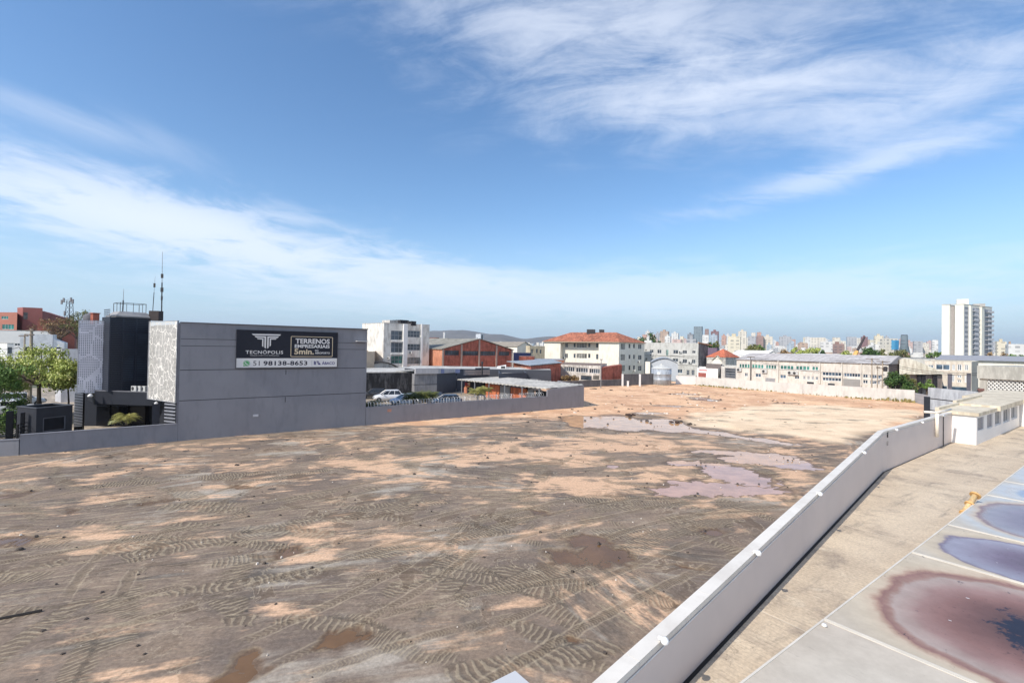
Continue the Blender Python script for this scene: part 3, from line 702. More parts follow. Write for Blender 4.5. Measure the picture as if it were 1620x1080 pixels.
# ---------------------------------------------------------------- the grey and black office building
def w3(p, z): return Vector((p.x, p.y, z))
TOPZ = 9.5
hq = thing('office_building', 'large grey office building with a black louvred front and white perforated screens', 'office building', (A.x, A.y, -.2))
Bk = B+V*13; 
def pw(px, Y): q = P(px, 570, Y); return Vector((q.x, q.y, 0))
Wf, Ef = pw(129, 44.0), pw(239, 44.4); Fl = pw(140, 57)
# side wall with real recessed joints
e = U; L = (B-A).length; mb = MB()
def seam(x0, y0, x1, y1, t=.055):
    s0, za = rayface(A, B, x0, y0); s1, zb = rayface(A, B, x1, y1); z = (za+zb)/2; return (max(.03, s0), z-t/2, min(L-.03, s1), z+t/2)
def vseam(x, y0, y1, t=.06):
    s, za = rayface(A, B, x, y0); _, zb = rayface(A, B, x, y1); return (s-t/2, zb, s+t/2, za)
seams = [seam(281, 585, 578, 582), seam(282, 633.3, 578, 621.6), seam(281, 535, 374, 538, .04), seam(281, 546.5, 374, 548, .04), seam(533, 541.5, 578, 543, .04), seam(533, 552, 578, 553, .04)]
face_mesh(mb, A, B, -.2, TOPZ, seams+[vseam(452.5, 584.8, 592.5), vseam(451.5, 627.5, 636)], .04, outA)
mb.build('side_wall', gw, hq)
mb = MB(); q = V*.045; mb.quad(w3(A+q, -.2), w3(B+q, -.2), w3(B+q, TOPZ), w3(A+q, TOPZ)); mb.build('wall_joint', mk('joint', (70, 70, 76)), hq)
mb = MB(); mb.obox(w3(A+V*.02-V*.07-U*.03, TOPZ), U*(L+.06), V*.3, Z3*.07); mb.build('coping', mk('copdark', (98, 98, 106)), hq)
mb = MB()
for a_, b_ in ((B+V*.001, Bk), (Bk, Fl), (Fl, Wf), (Wf, Ef), (Ef, A+V*.05)): mb.quad(w3(a_, -.2), w3(b_, -.2), w3(b_, TOPZ-.1), w3(a_, TOPZ-.1))
mb.build('wall', MC['dark'], hq)
mb = MB(); mb.poly([w3(p, TOPZ-.3) for p in (A+V*.2, B+V*.2, Bk, Fl, Wf, Ef)]); mb.build('roof', MC['roofgrey'], hq)
patch_on(hq, A, U, outA, 404.5, 657, .42, .2, mk('ventwhite', (190, 190, 195)), 'vent')
mb = MB(); s_, z_ = rayface(A, B, 280.5, 600); mb.obox(w3(A-U*.12, -.2), U*.115, V*.12, Z3*(TOPZ+.2)); mb.build('corner_post', mk('cornergrey', (110, 110, 118)), hq)
mb = MB(); s_, z_ = rayface(A, B, 570, 540); mb.obox(w3(A+U*(s_-.5)-V*.5, z_), U*1.1, V*.5, Z3*.05); mb.build('ledge', MC['white'], hq)
# perforated screens
def perf_mat(name, col, cellx, cellz, du, rad=.3, vs=1.1, vt=.05):
    m, nt, b = base_mat(name); pos = nt.new('ShaderNodeNewGeometry').outputs['Position']
    u = nt.vm('DOT_PRODUCT', pos, tuple(du)); z = nt.xyz(pos)[2]
    fu = nt.m('SUBTRACT', nt.m('FRACT', nt.m('DIVIDE', u, cellx)), .5); fz = nt.m('SUBTRACT', nt.m('FRACT', nt.m('DIVIDE', z, cellz)), .5)
    cu = nt.m('FLOOR', nt.m('DIVIDE', u, cellx)); cz = nt.m('FLOOR', nt.m('DIVIDE', z, cellz))
    r = nt.m('MAXIMUM', nt.m('ABSOLUTE', fu), nt.m('MULTIPLY', nt.m('ABSOLUTE', fz), 1.0))
    vo = nt.new('ShaderNodeTexVoronoi', feature='DISTANCE_TO_EDGE'); vo.inputs['Scale'].default_value = vs
    nt.l.new(nt.comb(nt.m('MULTIPLY', cu, cellx), nt.m('MULTIPLY', cz, cellz*.7)), vo.inputs['Vector'])
    hole = nt.m('MULTIPLY', nt.m('LESS_THAN', r, rad), nt.m('GREATER_THAN', vo.outputs['Distance'], vt))
    tr = nt.new('ShaderNodeBsdfTransparent'); mx = nt.new('ShaderNodeMixShader')
    n1 = nt.noise(pos, 1.2, 3); nt.l.new(nt.mix(nt.ss(n1, .3, .7), tuple(v*.9 for v in lin(col)), lin(col)), b.inputs['Base Color'])
    b.inputs['Roughness'].default_value = .45
    nt.l.new(hole, mx.inputs[0]); nt.l.new(b.outputs[0], mx.inputs[1]); nt.l.new(tr.outputs[0], mx.inputs[2])
    out = [n for n in nt.n if n.type == 'OUTPUT_MATERIAL'][0]; nt.l.new(mx.outputs[0], out.inputs['Surface']); return m
def screen(pa, pb, zt, zb, mat, label):
    e = (pb-pa); n = Vector((e.y, -e.x, 0)).normalized()
    if n.dot(Vector((0, -1, 0))) < 0: n = -n
    mb = MB(); mb.quad(w3(pa, zb), w3(pb, zb), w3(pb, zt), w3(pa, zt)); o = mb.build('perforated_screen', mat, hq); o['label'] = label
    f = MB(); L_ = e.length; u = e/L_
    f.obox(w3(pa-n*.1, zb-.03), u*L_, n*.14, Z3*.03); f.obox(w3(pa-n*.1, zt), u*L_, n*.14, Z3*.03)
    f.obox(w3(pa-u*.03-n*.1, zb-.03), u*.03, n*.14, Z3*(zt-zb+.06)); f.obox(w3(pb-n*.1, zb-.03), u*.03, n*.14, Z3*(zt-zb+.06)); f.build('screen_frame', mk('scrframe', (170, 172, 178), .5), o)
    return o
R1 = pw(279.5, 38.15); R0 = pw(235, 40.6); eR = (R1-R0).normalized()
screen(R0, R1, zat(257, 508, 39.3), zat(257, 633.5, 39.3), perf_mat('perf_light', (226, 222, 214), .085, .105, eR, .34, 1.7, .045), 'pale sunlit perforated screen')
LQ0 = pw(123.5, 40.9); LQ1 = pw(170.5, 42.3); eL = (LQ1-LQ0).normalized()
screen(LQ0, LQ1, zat(147, 507, 41.6), zat(147, 621, 41.6), perf_mat('perf_blue', (236, 232, 238), .13, .15, eL, .23, .9, .045), 'lilac grey perforated screen')
mb = MB(); n = V*.9; mb.prism([LQ0+V*.35, LQ1+V*.35, LQ1+V*1.3, LQ0+V*1.3], zat(147, 621, 41.6), TOPZ-.1); mb.build('bay', mk('bayblue', (96, 100, 118)), hq)
mb = MB(); q = Vector((eR.y, -eR.x, 0)); q = -q if q.dot(V) < 0 else q
mb.prism([R0+q*.35+eR*.1, R1+q*.35-eR*.1, R1+q*.9-eR*.1, R0+q*.9+eR*.1], zat(257, 633.5, 39.3)+.1, TOPZ-.15); mb.build('bay', mk('baygrey', (120, 120, 122)), hq)
# louvred black box
T0, T1 = pw(173, 41.2), pw(236.3, 43.6); zt_ = zat(205, 502.5, 42.4); zb_ = zat(205, 618, 42.4); eT = (T1-T0).normalized(); lt = (T1-T0).length; oT = Vector((eT.y, -eT.x, 0))
mb = MB(); mb.prism([T0-oT*.25, T1-oT*.25, T1-oT*2.2, T0-oT*2.2], zb_, zt_); mb.build('stair_tower', MC['dark'], hq)
mb = MB()
k = 0
while zb_+.16*k < zt_-.1: mb.obox(w3(T0, zb_+.16*k), eT*lt, -oT*.04, Z3*.10); k += 1
for f in (0, .33, .66, 1): mb.obox(w3(T0+eT*(lt*f-.04)-oT*.045, zb_), eT*.08, -oT*.08, Z3*(zt_-zb_))
mb.build('louvre_screen', mk('louvre', (54, 60, 74), .3, .05), hq)
for fz in (.12, .34, .56):
    for fx in (.36, .70):
        mb = MB(); z0 = zb_+(zt_-zb_)*fz; mb.obox(w3(T0+eT*lt*fx-oT*.24, z0), eT*.75, oT*.03, Z3*1.5); mb.build('window', MC['glassblue'], hq)
mb = MB()
k = 0
while k < 44: mb.obox(w3(T0-eT*.02-oT*.06, zb_+.05+.165*k), -oT*1.5, -eT*.03, Z3*.08); k += 1
mb.build('side_louvre', mk('louvreside', (60, 66, 80), .45), hq)
mb = MB(); hat = [T0+eT*.35+oT*.1, T1+eT*.25+oT*.1, T1-oT*2.6+eT*.1, T0+eT*.35-oT*2.6]; mb.prism(hat, zt_+.02, zt_+.14)
hx = [T0+eT*.8-oT*.5, T1-eT*.2-oT*.5, T1-eT*.2-oT*2.2, T0+eT*.8-oT*2.2]
for i in range(4): mb.quad(w3(hat[i], zt_+.14), w3(hat[(i+1) % 4], zt_+.14), w3(hx[(i+1) % 4], zt_+.55), w3(hx[i], zt_+.55))
mb.poly([w3(p, zt_+.55) for p in hx]); mb.build('tower_roof', mk('tinroof', (150, 148, 146), .6), hq)
mb = MB(); rr_ = [p for p in hx]
for i in range(4):
    a_, b_ = rr_[i], rr_[(i+1) % 4]
    mb.tube([w3(a_, zt_+.55), w3(a_, zt_+1.35)], .025, 5); mb.tube([w3(a_, zt_+1.33), w3(b_, zt_+1.33)], .022, 5); mb.tube([w3((a_+b_)/2, zt_+.55), w3((a_+b_)/2, zt_+1.33)], .02, 5)
mb.build('roof_railing', MC['darksteel'], hq)
# ground floor: canopy band, columns, slatted screen, glazing
c0, c1 = pw(152, 41.6), pw(236, 41.0); zt2, zb2 = zat(190, 619.5, 41.3), zat(190, 640, 41.3)
mb = MB(); mb.prism([c0, c1, pw(262, 40.9), pw(262, 43.9), pw(140, 44)], zb2, zt2); mb.build('canopy', mk('canopynavy', (36, 40, 50), .6), hq)
mb = MB(); mb.prism([c0-V*.03, c1-V*.03, c1+V*.35, c0+V*.35], zt2, zt2+.07); mb.build('canopy_trim', mk('trimgrey', (112, 112, 118)), hq)
mb = MB()
k = 0; s0, s1 = pw(119.5, 40.2), pw(133, 40.7); es = (s1-s0).normalized(); ls = (s1-s0).length
while k < 27: mb.obox(w3(s0, .6+.135*k), es*ls, -V*.05, Z3*.055); k += 1
mb.build('slatted_screen', mk('slatpale', (220, 220, 222), .5), hq)
mb = MB(); mb.prism([s0+V*.1, s1+V*.1, s1+V*1.2, s0+V*1.2], -.2, zat(126, 622, 40.6)); mb.build('screen_wall', MC['blackm'], hq)
mb = MB()
for px in (240, 243): pass
q0 = pw(243, 40.0); mb.prism([q0, q0+U*.5, q0+U*.5+V*.3, q0+V*.3], -.2, zb2+.4); mb.build('column', mk('colgrey', (62, 64, 74)), hq)
for a, b in ((155, 176), (179, 205), (208, 232)):
    p0, p1 = pw(a, 43.7), pw(b, 43.8); ee = (p1-p0).normalized(); mb = MB(); mb.obox(w3(p0, .1), ee*(p1-p0).length, Vector((0, .05, 0)), Z3*3.0); ww = mb.build('window', mk('glassblack', (16, 19, 26), .2), hq)
    f = MB(); f.obox(w3(p0-Vector((0, .03, 0)), 1.9), ee*(p1-p0).length, Vector((0, .028, 0)), Z3*.07); f.build('frame', MC['navy'], ww)
mb = MB()
g0, g1 = pw(262, 38.9), pw(280, 38.4); eg = (g1-g0).normalized()
for k in range(7): mb.obox(w3(g0, 1.1+.28*k), eg*((g1-g0).length-.05), V*.04, Z3*.12)
mb.build('louvre_gate', mk('slatwhite', (140, 142, 150), .5), hq)
# air conditioners and a floodlight on the canopy, each a thing
def ac_unit(p, az, label, s=1.0, group=None, cs=(190, 190, 186)):
    p = Vector(p); r = thing('air_conditioner', label, 'air conditioner', tuple(p), group); a = R(az); ex = Vector((math.cos(a), -math.sin(a), 0)); ey = Vector((math.sin(a), math.cos(a), 0))
    mb = MB(); mb.obox(p-ex*.4*s, ex*.8*s, ey*.3*s, Z3*.55*s); mb.build('casing', mk('accase', cs, .5), r)
    mb = MB(); c = p-ex*.12*s-ey*.012*s+Z3*.27*s; k = 14
    mb.poly([c+ex*.21*s*math.cos(2*math.pi*i/k)+Z3*.21*s*math.sin(2*math.pi*i/k) for i in range(k)]); mb.build('fan_grille', MC['darksteel'], r)
    return r
for i, px in enumerate((211, 218, 225.5)):
    q = P(px, 618, 41.4); ac_unit((q.x, q.y, zt2+.07), 20, ('pale air conditioner box on the black canopy, leftmost of three', 'pale air conditioner box on the black canopy, middle of three', 'pale air conditioner box on the black canopy, next to the sunlit perforated screen')[i], .8, 'air conditioners on the canopy')
def floodlight(px, py, Y, label, sc=1):
    q = P(px, py, Y); r = thing('floodlight', label, 'floodlight', tuple(q)); mb = MB(); mb.lathe(q-Z3*.15*sc, [(.05*sc, 0), (.19*sc, .03*sc), (.2*sc, .12*sc), (.08*sc, .26*sc)], 14); mb.build('lamp_head', MC['white'], r, True)
    mb = MB(); mb.tube([q+Z3*.1*sc, q+Z3*.35*sc, q+Z3*.4*sc+Vector((.1, .45, 0))*sc], .03*sc, 6); mb.build('bracket', MC['steel'], r)
floodlight(143, 625, 40.4, 'round white floodlight under the lilac perforated screen'); floodlight(247, 637, 38.9, 'small white floodlight under the sunlit perforated screen', .7)
# rooftop chimney, poles and masts of the office
q = P(150, 508, 46); mb = MB(); mb.box((q.x, q.y, q.z+.2), (.6, .5, 1.1), 30); mb.box((q.x, q.y, q.z+.77), (.72, .62, .08), 30); solo(mb, 'chimney', 'small brick chimney rising behind the lilac perforated screen', 'chimney', MC['brick'])
q = P(181, 503, 46.5); mb = MB(); mb.lathe((q.x-2.3, q.y, q.z-.7), [(.5, 0), (.62, .2), (.6, .9), (.2, 1.15)], 18); solo(mb, 'water_tank', 'dark grey water tank top behind the lilac perforated screen', 'water tank', mk('tankgrey', (105, 105, 112)), smooth=True)
def mast(px, ytop, ybot, Y, r, label, lean=0, whips=(), guys=False):
    b_ = P(px, ybot, Y); t = P(px+lean, ytop, Y); root = thing('antenna_mast', label, 'antenna mast', tuple(b_)); mb = MB(); mid = b_+(t-b_)*.55
    mb.tube([b_, mid], r, 6); mb.build('pole', MC['darksteel'], root); mb = MB(); mb.tube([mid, t], r*.55, 5, r*.3); mb.build('whip_antenna', mk('mastwhite', (140, 142, 150)), root)
    for f, l in whips:
        c = b_+(t-b_)*f; mb = MB(); mb.obox(c-Vector((l/2, .03, .03)), (l, 0, 0), (0, .06, 0), (0, 0, .4)); mb.build('antenna', MC['darksteel'], root)
mast(255.5, 398, 507, 44, .05, 'tall thin antenna mast with dark sections on the office roof', 1.5, ((.62, .2), (.42, .24), (.3, .14)))
mast(241.5, 437, 494, 45, .03, 'thin leaning aerial just left of the tallest mast', 4, ((.7, .16),))
mast(194, 457, 497, 45, .05, 'short dark pole at the left corner of the roof railing', 1.8, ())
q = P(247, 497, 43.8); mb = MB(); mb.box((q.x, q.y, q.z-.15), (.9, .6, .9), 0); solo(mb, 'roof_box', 'small dark plant box beside the tin roofed hut on the office roof', 'plant box', mk('rustdark', (70, 62, 60)))
# ---------------------------------------------------------------- the hoarding on the side wall
hb = thing('hoarding', 'dark blue and white advertising hoarding on the big grey side wall', 'billboard', tuple(w3(A+U*5, 6.5)))
s0, zt0 = rayface(A, B, 374, 520.3); s1, zt1 = rayface(A, B, 533.8, 526.8); _, zb0 = rayface(A, B, 374, 582); _, zb1 = rayface(A, B, 533.8, 581)
zt, zb = (zt0+zt1)/2, (zb0+zb1)/2; SW, SH = s1-s0, zt-zb
def SP(fx, fy, d=0): return w3(A+U*(s0+SW*fx)+outA*d, zt-SH*fy)
navy = mk('signnavy', (30, 33, 46), .5, .05); wht = mk('signwhite', (225, 222, 218), .5, .02); ink = mk('signink', (45, 45, 62), .5, .02); gold = mk('signgold', (222, 200, 160), .5, .05)
mb = MB(); mb.obox(SP(0, 1, .001), U*SW, outA*.08, Z3*SH); mb.build('backing', navy, hb)
mb = MB(); mb.obox(SP(.004, .985, .0815), U*SW*.992, outA*.006, Z3*SH*.245); mb.build('white_strip', wht, hb)
mb = MB()
for a_ in ((0, 0, 1, .012), (0, .988, 1, 1), (0, .012, .004, .988), (.996, .012, 1, .988)): mb.obox(SP(a_[0], a_[3], .083), U*SW*(a_[2]-a_[0]), outA*.03, Z3*SH*(a_[3]-a_[1]))
mb.build('frame', mk('signframe', (58, 58, 66)), hb)
def signpoly(name, polys, mat, d=.0885, th=.006, par=hb):
    mb = MB()
    for p in polys:
        n = len(p); a_ = [SP(x, y, d) for x, y in p]; b_ = [SP(x, y, d+th) for x, y in p]
        mb.add(a_+b_, [tuple(range(n)), tuple(range(n, 2*n))]+[(i, (i+1) % n, n+(i+1) % n, n+i) for i in range(n)])
    return mb.build(name, mat, par)
def text_on(txt, mat, x0, y0, x1, y1, bold=0., shear=0., name='lettering', d=.0885, par=hb, sp=SP, spacing=1.0, ex=None):
    cu = bpy.data.curves.new('t', 'FONT'); cu.body = txt; cu.offset = bold; cu.extrude = .0; cu.shear = shear; cu.space_character = spacing; cu.resolution_u = 3
    ob = bpy.data.objects.new('t', cu); COL.objects.link(ob); dg = bpy.context.evaluated_depsgraph_get(); me = bpy.data.meshes.new_from_object(ob.evaluated_get(dg))
    vs = [v.co.copy() for v in me.vertices]; fs = [tuple(p.vertices) for p in me.polygons]
    bpy.data.objects.remove(ob); bpy.data.curves.remove(cu); bpy.data.meshes.remove(me)
    ax, bx_ = min(v.x for v in vs), max(v.x for v in vs); ay, by = min(v.y for v in vs), max(v.y for v in vs)
    mb = MB(); mb.add([sp(x0+(x1-x0)*(v.x-ax)/(bx_-ax), y1-(y1-y0)*(v.y-ay)/(by-ay), d) for v in vs], fs)
    return mb.build(name, mat, par)
zx = lambda x, y: ((x-120)/1405, (y-(88+(x-120)*.037))/(541-(x-120)*.036))
logo = [[(310, 148), (698, 158), (682, 179), (332, 168)],
        [(345, 180), (500, 185), (500, 356), (478, 342), (478, 204), (365, 199)], [(515, 186), (670, 190), (652, 209), (534, 205), (534, 344), (515, 356)],
        [(375, 208), (465, 212), (465, 334), (448, 320), (448, 228), (393, 225)], [(547, 213), (642, 216), (624, 231), (564, 229), (564, 314), (547, 331)]]
signpoly('emblem', [[zx(*p) for p in q] for q in logo], wht)
text_on('TECNÓPOLIS', wht, .085, .515, .435, .625, .014, spacing=1.1)
text_on('PARQUE LOGÍSTICO E EMPRESARIAL', wht, .125, .652, .40, .684, .0)
def rrect(x0, y0, x1, y1, r, t):
    o = []; asp = SW/SH
    for s in (0, 1):
        k = t*s; pts = []
        for cx, cy, a0 in ((x1-r, y0+r*asp, -90), (x1-r, y1-r*asp, 0), (x0+r, y1-r*asp, 90), (x0+r, y0+r*asp, 180)):
            for i in range(5):
                a = R(a0+i*22.5); pts.append((cx+(r-k)*math.cos(a), cy+(r-k)*asp*math.sin(a)))
        o.append(pts)
    n = len(o[0]); return [[o[0][i], o[0][(i+1) % n], o[1][(i+1) % n], o[1][i]] for i in range(n)]
signpoly('outline', rrect(.508, .135, .945, .70, .012, .006), gold)
text_on('TERRENOS', wht, .555, .195, .912, .335, .03); text_on('EMPRESARIAIS', wht, .548, .358, .912, .455, .03)
text_on('5min.', gold, .545, .478, .745, .635, .03); text_on('DO', wht, .757, .497, .792, .548, .02); text_on('AEROPORTO', wht, .757, .563, .915, .62, .02)
text_on('51', ink, .155, .81, .215, .935, .0); text_on('98138-8653', ink, .25, .81, .68, .935, .03, spacing=1.08)
signpoly('divider', [[(.722, .8), (.724, .8), (.724, .94), (.722, .94)]], mk('signgrey', (170, 168, 170)))
def disc(cx, cy, r, n=20): asp = SW/SH; return [(cx+r*math.cos(2*math.pi*i/n), cy+r*asp*math.sin(2*math.pi*i/n)) for i in range(n)]
grn = mk('signgreen', (70, 170, 95), .5)
ic = signpoly('phone_icon', [disc(.096, .872, .031)], grn); signpoly('icon_ring', [disc(.096, .872, .027)], wht, .0955, .004); signpoly('icon_disc', [disc(.096, .872, .0235)], grn, .1, .004)
signpoly('icon_tail', [[(.066, .95), (.075, .89), (.09, .94)]], grn)
signpoly('icon_handset', [[(.083, .845), (.088, .835), (.093, .86), (.091, .872), (.101, .893), (.106, .888), (.111, .905), (.106, .915), (.095, .905), (.086, .88)]], wht, .1045, .004)
blu = mk('signblue', (50, 44, 120), .5)
signpoly('company_emblem', [[(.748, .82), (.757, .82), (.757, .92), (.748, .92)], [(.76, .82), (.768, .84), (.768, .92), (.76, .92)], [(.772, .82), (.795, .82), (.80, .84), (.776, .84)], [(.778, .85), (.803, .85), (.808, .87), (.782, .87)], [(.786, .88), (.811, .88), (.82, .92), (.795, .92)]], blu)
text_on('ÁBACO', blu, .832, .82, .972, .92, .025)
# ---------------------------------------------------------------- guard hut, gate rails
h0, h1 = pw(60, 35.2), pw(117, 37.3); zt3 = zat(90, 643.5, 36.3); e = (h1-h0).normalized(); lh = (h1-h0).length; n = Vector((-e.y, e.x, 0))
gh = thing('guard_hut', 'small black guard hut with a large framed dark window behind the low wall', 'guard hut', (h0.x, h0.y, -.2))
mb = MB(); hs = facerect(h0, h1, (68, 659, 104, 681)); hh_ = face_mesh(mb, h0, h1, -.2, zt3, [hs], .12, -n)
for a_, b_ in ((h1, h1+n*2.4), (h1+n*2.4, h0+n*2.4), (h0+n*2.4, h0)): mb.quad(w3(a_, -.2), w3(b_, -.2), w3(b_, zt3), w3(a_, zt3))
mb.build('wall', mk('hutblack', (44, 47, 56), .7), gh)
add_window(gh, h0, e, -n, hh_[0], .08, mk('hutglass', (26, 30, 38), .2), mk('hutframe', (92, 94, 102)), 1, 1, .07)
mb = MB(); mb.poly([w3(p, zt3-.2) for p in (h0+n*.0+e*.02, h1-e*.02, h1-e*.02+n*2.38, h0+e*.02+n*2.38)]); mb.build('roof', mk('hutroof', (130, 134, 138)), gh)
mb = MB()
for i, (a_, d_, l_) in enumerate(((h0-n*.05-e*.05, e, lh+.1), (h0+n*2.25-e*.05, e, lh+.1))): mb.obox(w3(a_, zt3), d_*l_, n*.2, Z3*.06)
for i, a_ in enumerate((h0-e*.05+n*.15, h1-e*.15+n*.15)): mb.obox(w3(a_, zt3), e*.2, n*2.1, Z3*.063)
mb.build('coping', mk('hutcope', (78, 82, 90)), gh)
def railing(name, label, pts, ht, nb, zb=.0, mat='blackm', vert=True):
    r = thing(name, label, 'fence', (pts[0].x, pts[0].y, zb))
    for a_, b_ in zip(pts, pts[1:]):
        L_ = (b_-a_).length; n_ = max(1, int(L_/1.6))
        for i in range(n_+1): mb = MB(); p = a_+(b_-a_)*i/n_; mb.obox(w3(p, zb)-Vector((.05, .05, 0)), (.1, 0, 0), (0, .1, 0), (0, 0, ht)); mb.build('post', MC[mat], r)
        mb = MB(); e_ = (b_-a_)/L_; q_ = Vector((-e_.y, e_.x, 0))
        for k in range(nb): mb.obox(w3(a_+q_*.052, zb+.15+(ht-.25)*k/(nb-1)), e_*L_, q_*.03, Z3*.05)
        mb.build('rail', MC[mat], r)
railing('railing', 'black horizontal bar railing climbing behind the stub wall to the guard hut', [pw(-22, 36.5), pw(22, 37.5), pw(57, 44)], 2.0, 11, -.1)
railing('railing', 'short low black railing in front of the guard hut', [pw(31, 34.2), pw(52, 36.0)], 1.9, 7, -.1)
mb = MB(); q = pw(12, 34.6); mb.obox(w3(q, -.1), U*.35, V*.3, Z3*2.75); mb.obox(w3(q+U*.75, -.1), U*.2, V*.3, Z3*2.6); solo(mb, 'gate_post', 'pair of thick black gate posts behind the stub wall', 'gate post', MC['blackm'])
# ---------------------------------------------------------------- roof deck, parapet, plant house, roof lights
DZ = 2.6
pa = G(1100, 1058.5, DZ); pb_ = G(1396.3, 746.7, DZ); pe = W2(39.27, 7.7); dA = (pb_-pa).normalized(); P0 = Vector((*(pa-dA*16)[:2], 0)); P1 = Vector((pb_.x, pb_.y, 0)); P2 = Vector((pe.x, pe.y, 0))
n1 = Vector((-dA.y, dA.x, 0)); d2 = (P2-P1).normalized(); n2 = Vector((-d2.y, d2.x, 0)); nb_ = (n1+n2).normalized(); nb_ = nb_/nb_.dot(n1)
dk = thing('roof_deck', 'flat concrete roof terrace in the lower right with a white parapet', 'roof terrace', (P1.x, P1.y, -.2))
def deckmat():
    m, nt, b = base_mat('deck_concrete'); pos = nt.new('ShaderNodeNewGeometry').outputs['Position']
    u = nt.vm('DOT_PRODUCT', pos, tuple(U)); v = nt.vm('DOT_PRODUCT', pos, tuple(V)); uv = nt.comb(u, v)
    c = nt.mix(nt.ss(nt.noise(uv, .5, 5, .6), .32, .68), lin((214, 196, 170)), lin((196, 178, 154)))
    st = nt.noise(nt.comb(nt.m('MULTIPLY', u, .3), nt.m('MULTIPLY', v, 2.2)), 1, 6, .65)
    c = nt.mix(nt.m('MULTIPLY', nt.ss(st, .55, .72), .6), c, lin((140, 130, 118)))
    st2 = nt.noise(nt.comb(nt.m('MULTIPLY', u, 1.4), nt.m('MULTIPLY', v, .3)), 1, 5, .65)
    c = nt.mix(nt.m('MULTIPLY', nt.ss(st2, .52, .75), .45), c, lin((150, 136, 122)))
    c = nt.mix(nt.m('MULTIPLY', nt.ss(nt.noise(uv, .6, 6, .7, .3), .52, .68), .6), c, lin((136, 124, 114)))
    c = nt.mix(nt.m('MULTIPLY', nt.ss(nt.noise(uv, 1.6, 4, .6, .8), .60, .66), .35), c, lin((222, 208, 184)))
    # board marks
    bm_ = nt.m('SINE', nt.m('MULTIPLY', nt.m('ADD', u, nt.m('MULTIPLY', nt.noise(uv, 3, 2), .1)), 6.2832/.12)); c = nt.mix(nt.m('MULTIPLY', nt.ss(bm_, .5, 1), .12), c, lin((120, 110, 98)))
    c = nt.mix(.5, c, nt.mix(nt.ss(nt.noise(uv, 14, 3, .7), .3, .7), (.7, .7, .7), (1.2, 1.2, 1.2)), 'MULTIPLY')
    cr = nt.noise(uv, .8, 6, .7, 1.2); c = nt.mix(nt.m('MULTIPLY', nt.m('LESS_THAN', nt.m('ABSOLUTE', nt.m('SUBTRACT', cr, .5)), .0022), .5), c, lin((90, 82, 74)))
    nt.l.new(c, b.inputs['Base Color']); b.inputs['Roughness'].default_value = .9
    nt.l.new(nt.bump(nt.noise(uv, 20, 4, .7), .35, .02), b.inputs['Normal']); return m
DM = deckmat(); gap = .022
ucuts = [W2(u, 0).dot(U) for u in (-14, 4.0, 10.1, 17.3, 26.75, 39.15, 46.5, 70)]
# slabs between joints, clipped to the parapet line
def clip(poly, p0, nrm):
    out = []
    for i in range(len(poly)):
        a_, b_ = poly[i], poly[(i+1) % len(poly)]; da, db = (a_-p0).dot(nrm), (b_-p0).dot(nrm)
        if da <= 0: out.append(a_)
        if da*db < 0: out.append(a_+(b_-a_)*(da/(da-db)))
    return out
for i, (ua, ub) in enumerate(zip(ucuts, ucuts[1:])):
    poly = [W2(ua+gap, -30), W2(ub-gap, -30), W2(ub-gap, 12), W2(ua+gap, 12)]
    poly = clip(poly, P1+n1*.05, n1); poly = clip(poly, P1+n2*.05, n2)
    mb = MB(); mb.prism(poly, DZ-.12, DZ); mb.build('floor_slab', DM, dk)
mb = MB()
for uc in ucuts[1:-1]:
    poly = clip(clip([W2(uc-gap, -30), W2(uc+gap, -30), W2(uc+gap, 12), W2(uc-gap, 12)], P1+n1*.05, n1), P1+n2*.05, n2); mb.prism(poly, DZ-.1, DZ-.004)
mb.build('floor_joint', mk('jointpale', (206, 192, 168), .9, .15, 2), dk)
mb = MB(); poly = clip(clip([W2(-14, -30), W2(70, -30), W2(70, 12), W2(-14, 12)], P1+n1*.1, n1), P1+n2*.1, n2); mb.prism(poly, -.2, DZ-.03); mb.build('building_body', mk('deckbody', (120, 110, 98)), dk)
TH = .18; pw_ = mk('parapet', (216, 200, 190), .55, .03, .7)
ZB = 4.45; S1 = (P1-P0).length; SLP = (ZB-3.66)/19.7; ZA = ZB-SLP*S1     # the parapet rises along its first leg
def slope_prism(mb, pts, zb_, zt_):
    n = len(pts); mb.add([w3(p, z) for p, z in zip(pts, zb_)]+[w3(p, z) for p, z in zip(pts, zt_)], [tuple(range(n))[::-1], tuple(range(n, 2*n))]+[(i, (i+1) % n, n+(i+1) % n, n+i) for i in range(n)])
mb = MB(); slope_prism(mb, [P0, P1, P1+nb_*TH, P0+n1*TH], [-.2]*4, [ZA-.09, ZB-.09, ZB-.09, ZA-.09]); slope_prism(mb, [P1, P2+d2*.4, P2+d2*.4+n2*TH, P1+nb_*TH], [-.2]*4, [ZB-.0902]*4)
mb.build('parapet', pw_, dk)
mb = MB(); k1, k2 = .03, TH+.02
def cap_seg(a_, b_, na, nb2, za, zb_):
    L_ = (b_-a_).length; m_ = max(1, round(L_/2.4))
    for i in range(m_):
        ta, tb = i/m_+.003/L_, (i+1)/m_-.003/L_; qa, qb = a_+(b_-a_)*ta, a_+(b_-a_)*tb; Na = na+(nb2-na)*ta; Nb = na+(nb2-na)*tb; z_a, z_b = za+(zb_-za)*ta, za+(zb_-za)*tb
        slope_prism(mb, [qa-Na*k1, qb-Nb*k1, qb+Nb*k2, qa+Na*k2], [z_a-.09, z_b-.09, z_b-.09, z_a-.09], [z_a, z_b, z_b, z_a])
cap_seg(P0, P1, n1, nb_, ZA, ZB); cap_seg(P1, P2+d2*.3, nb_, n2, ZB, ZB)
mb.build('parapet_cap', mk('capwhite', (224, 216, 202), .5, .05, 1.2, dirt=(206, 196, 182), dirtf=.3), dk)
mb = MB(); f = .012
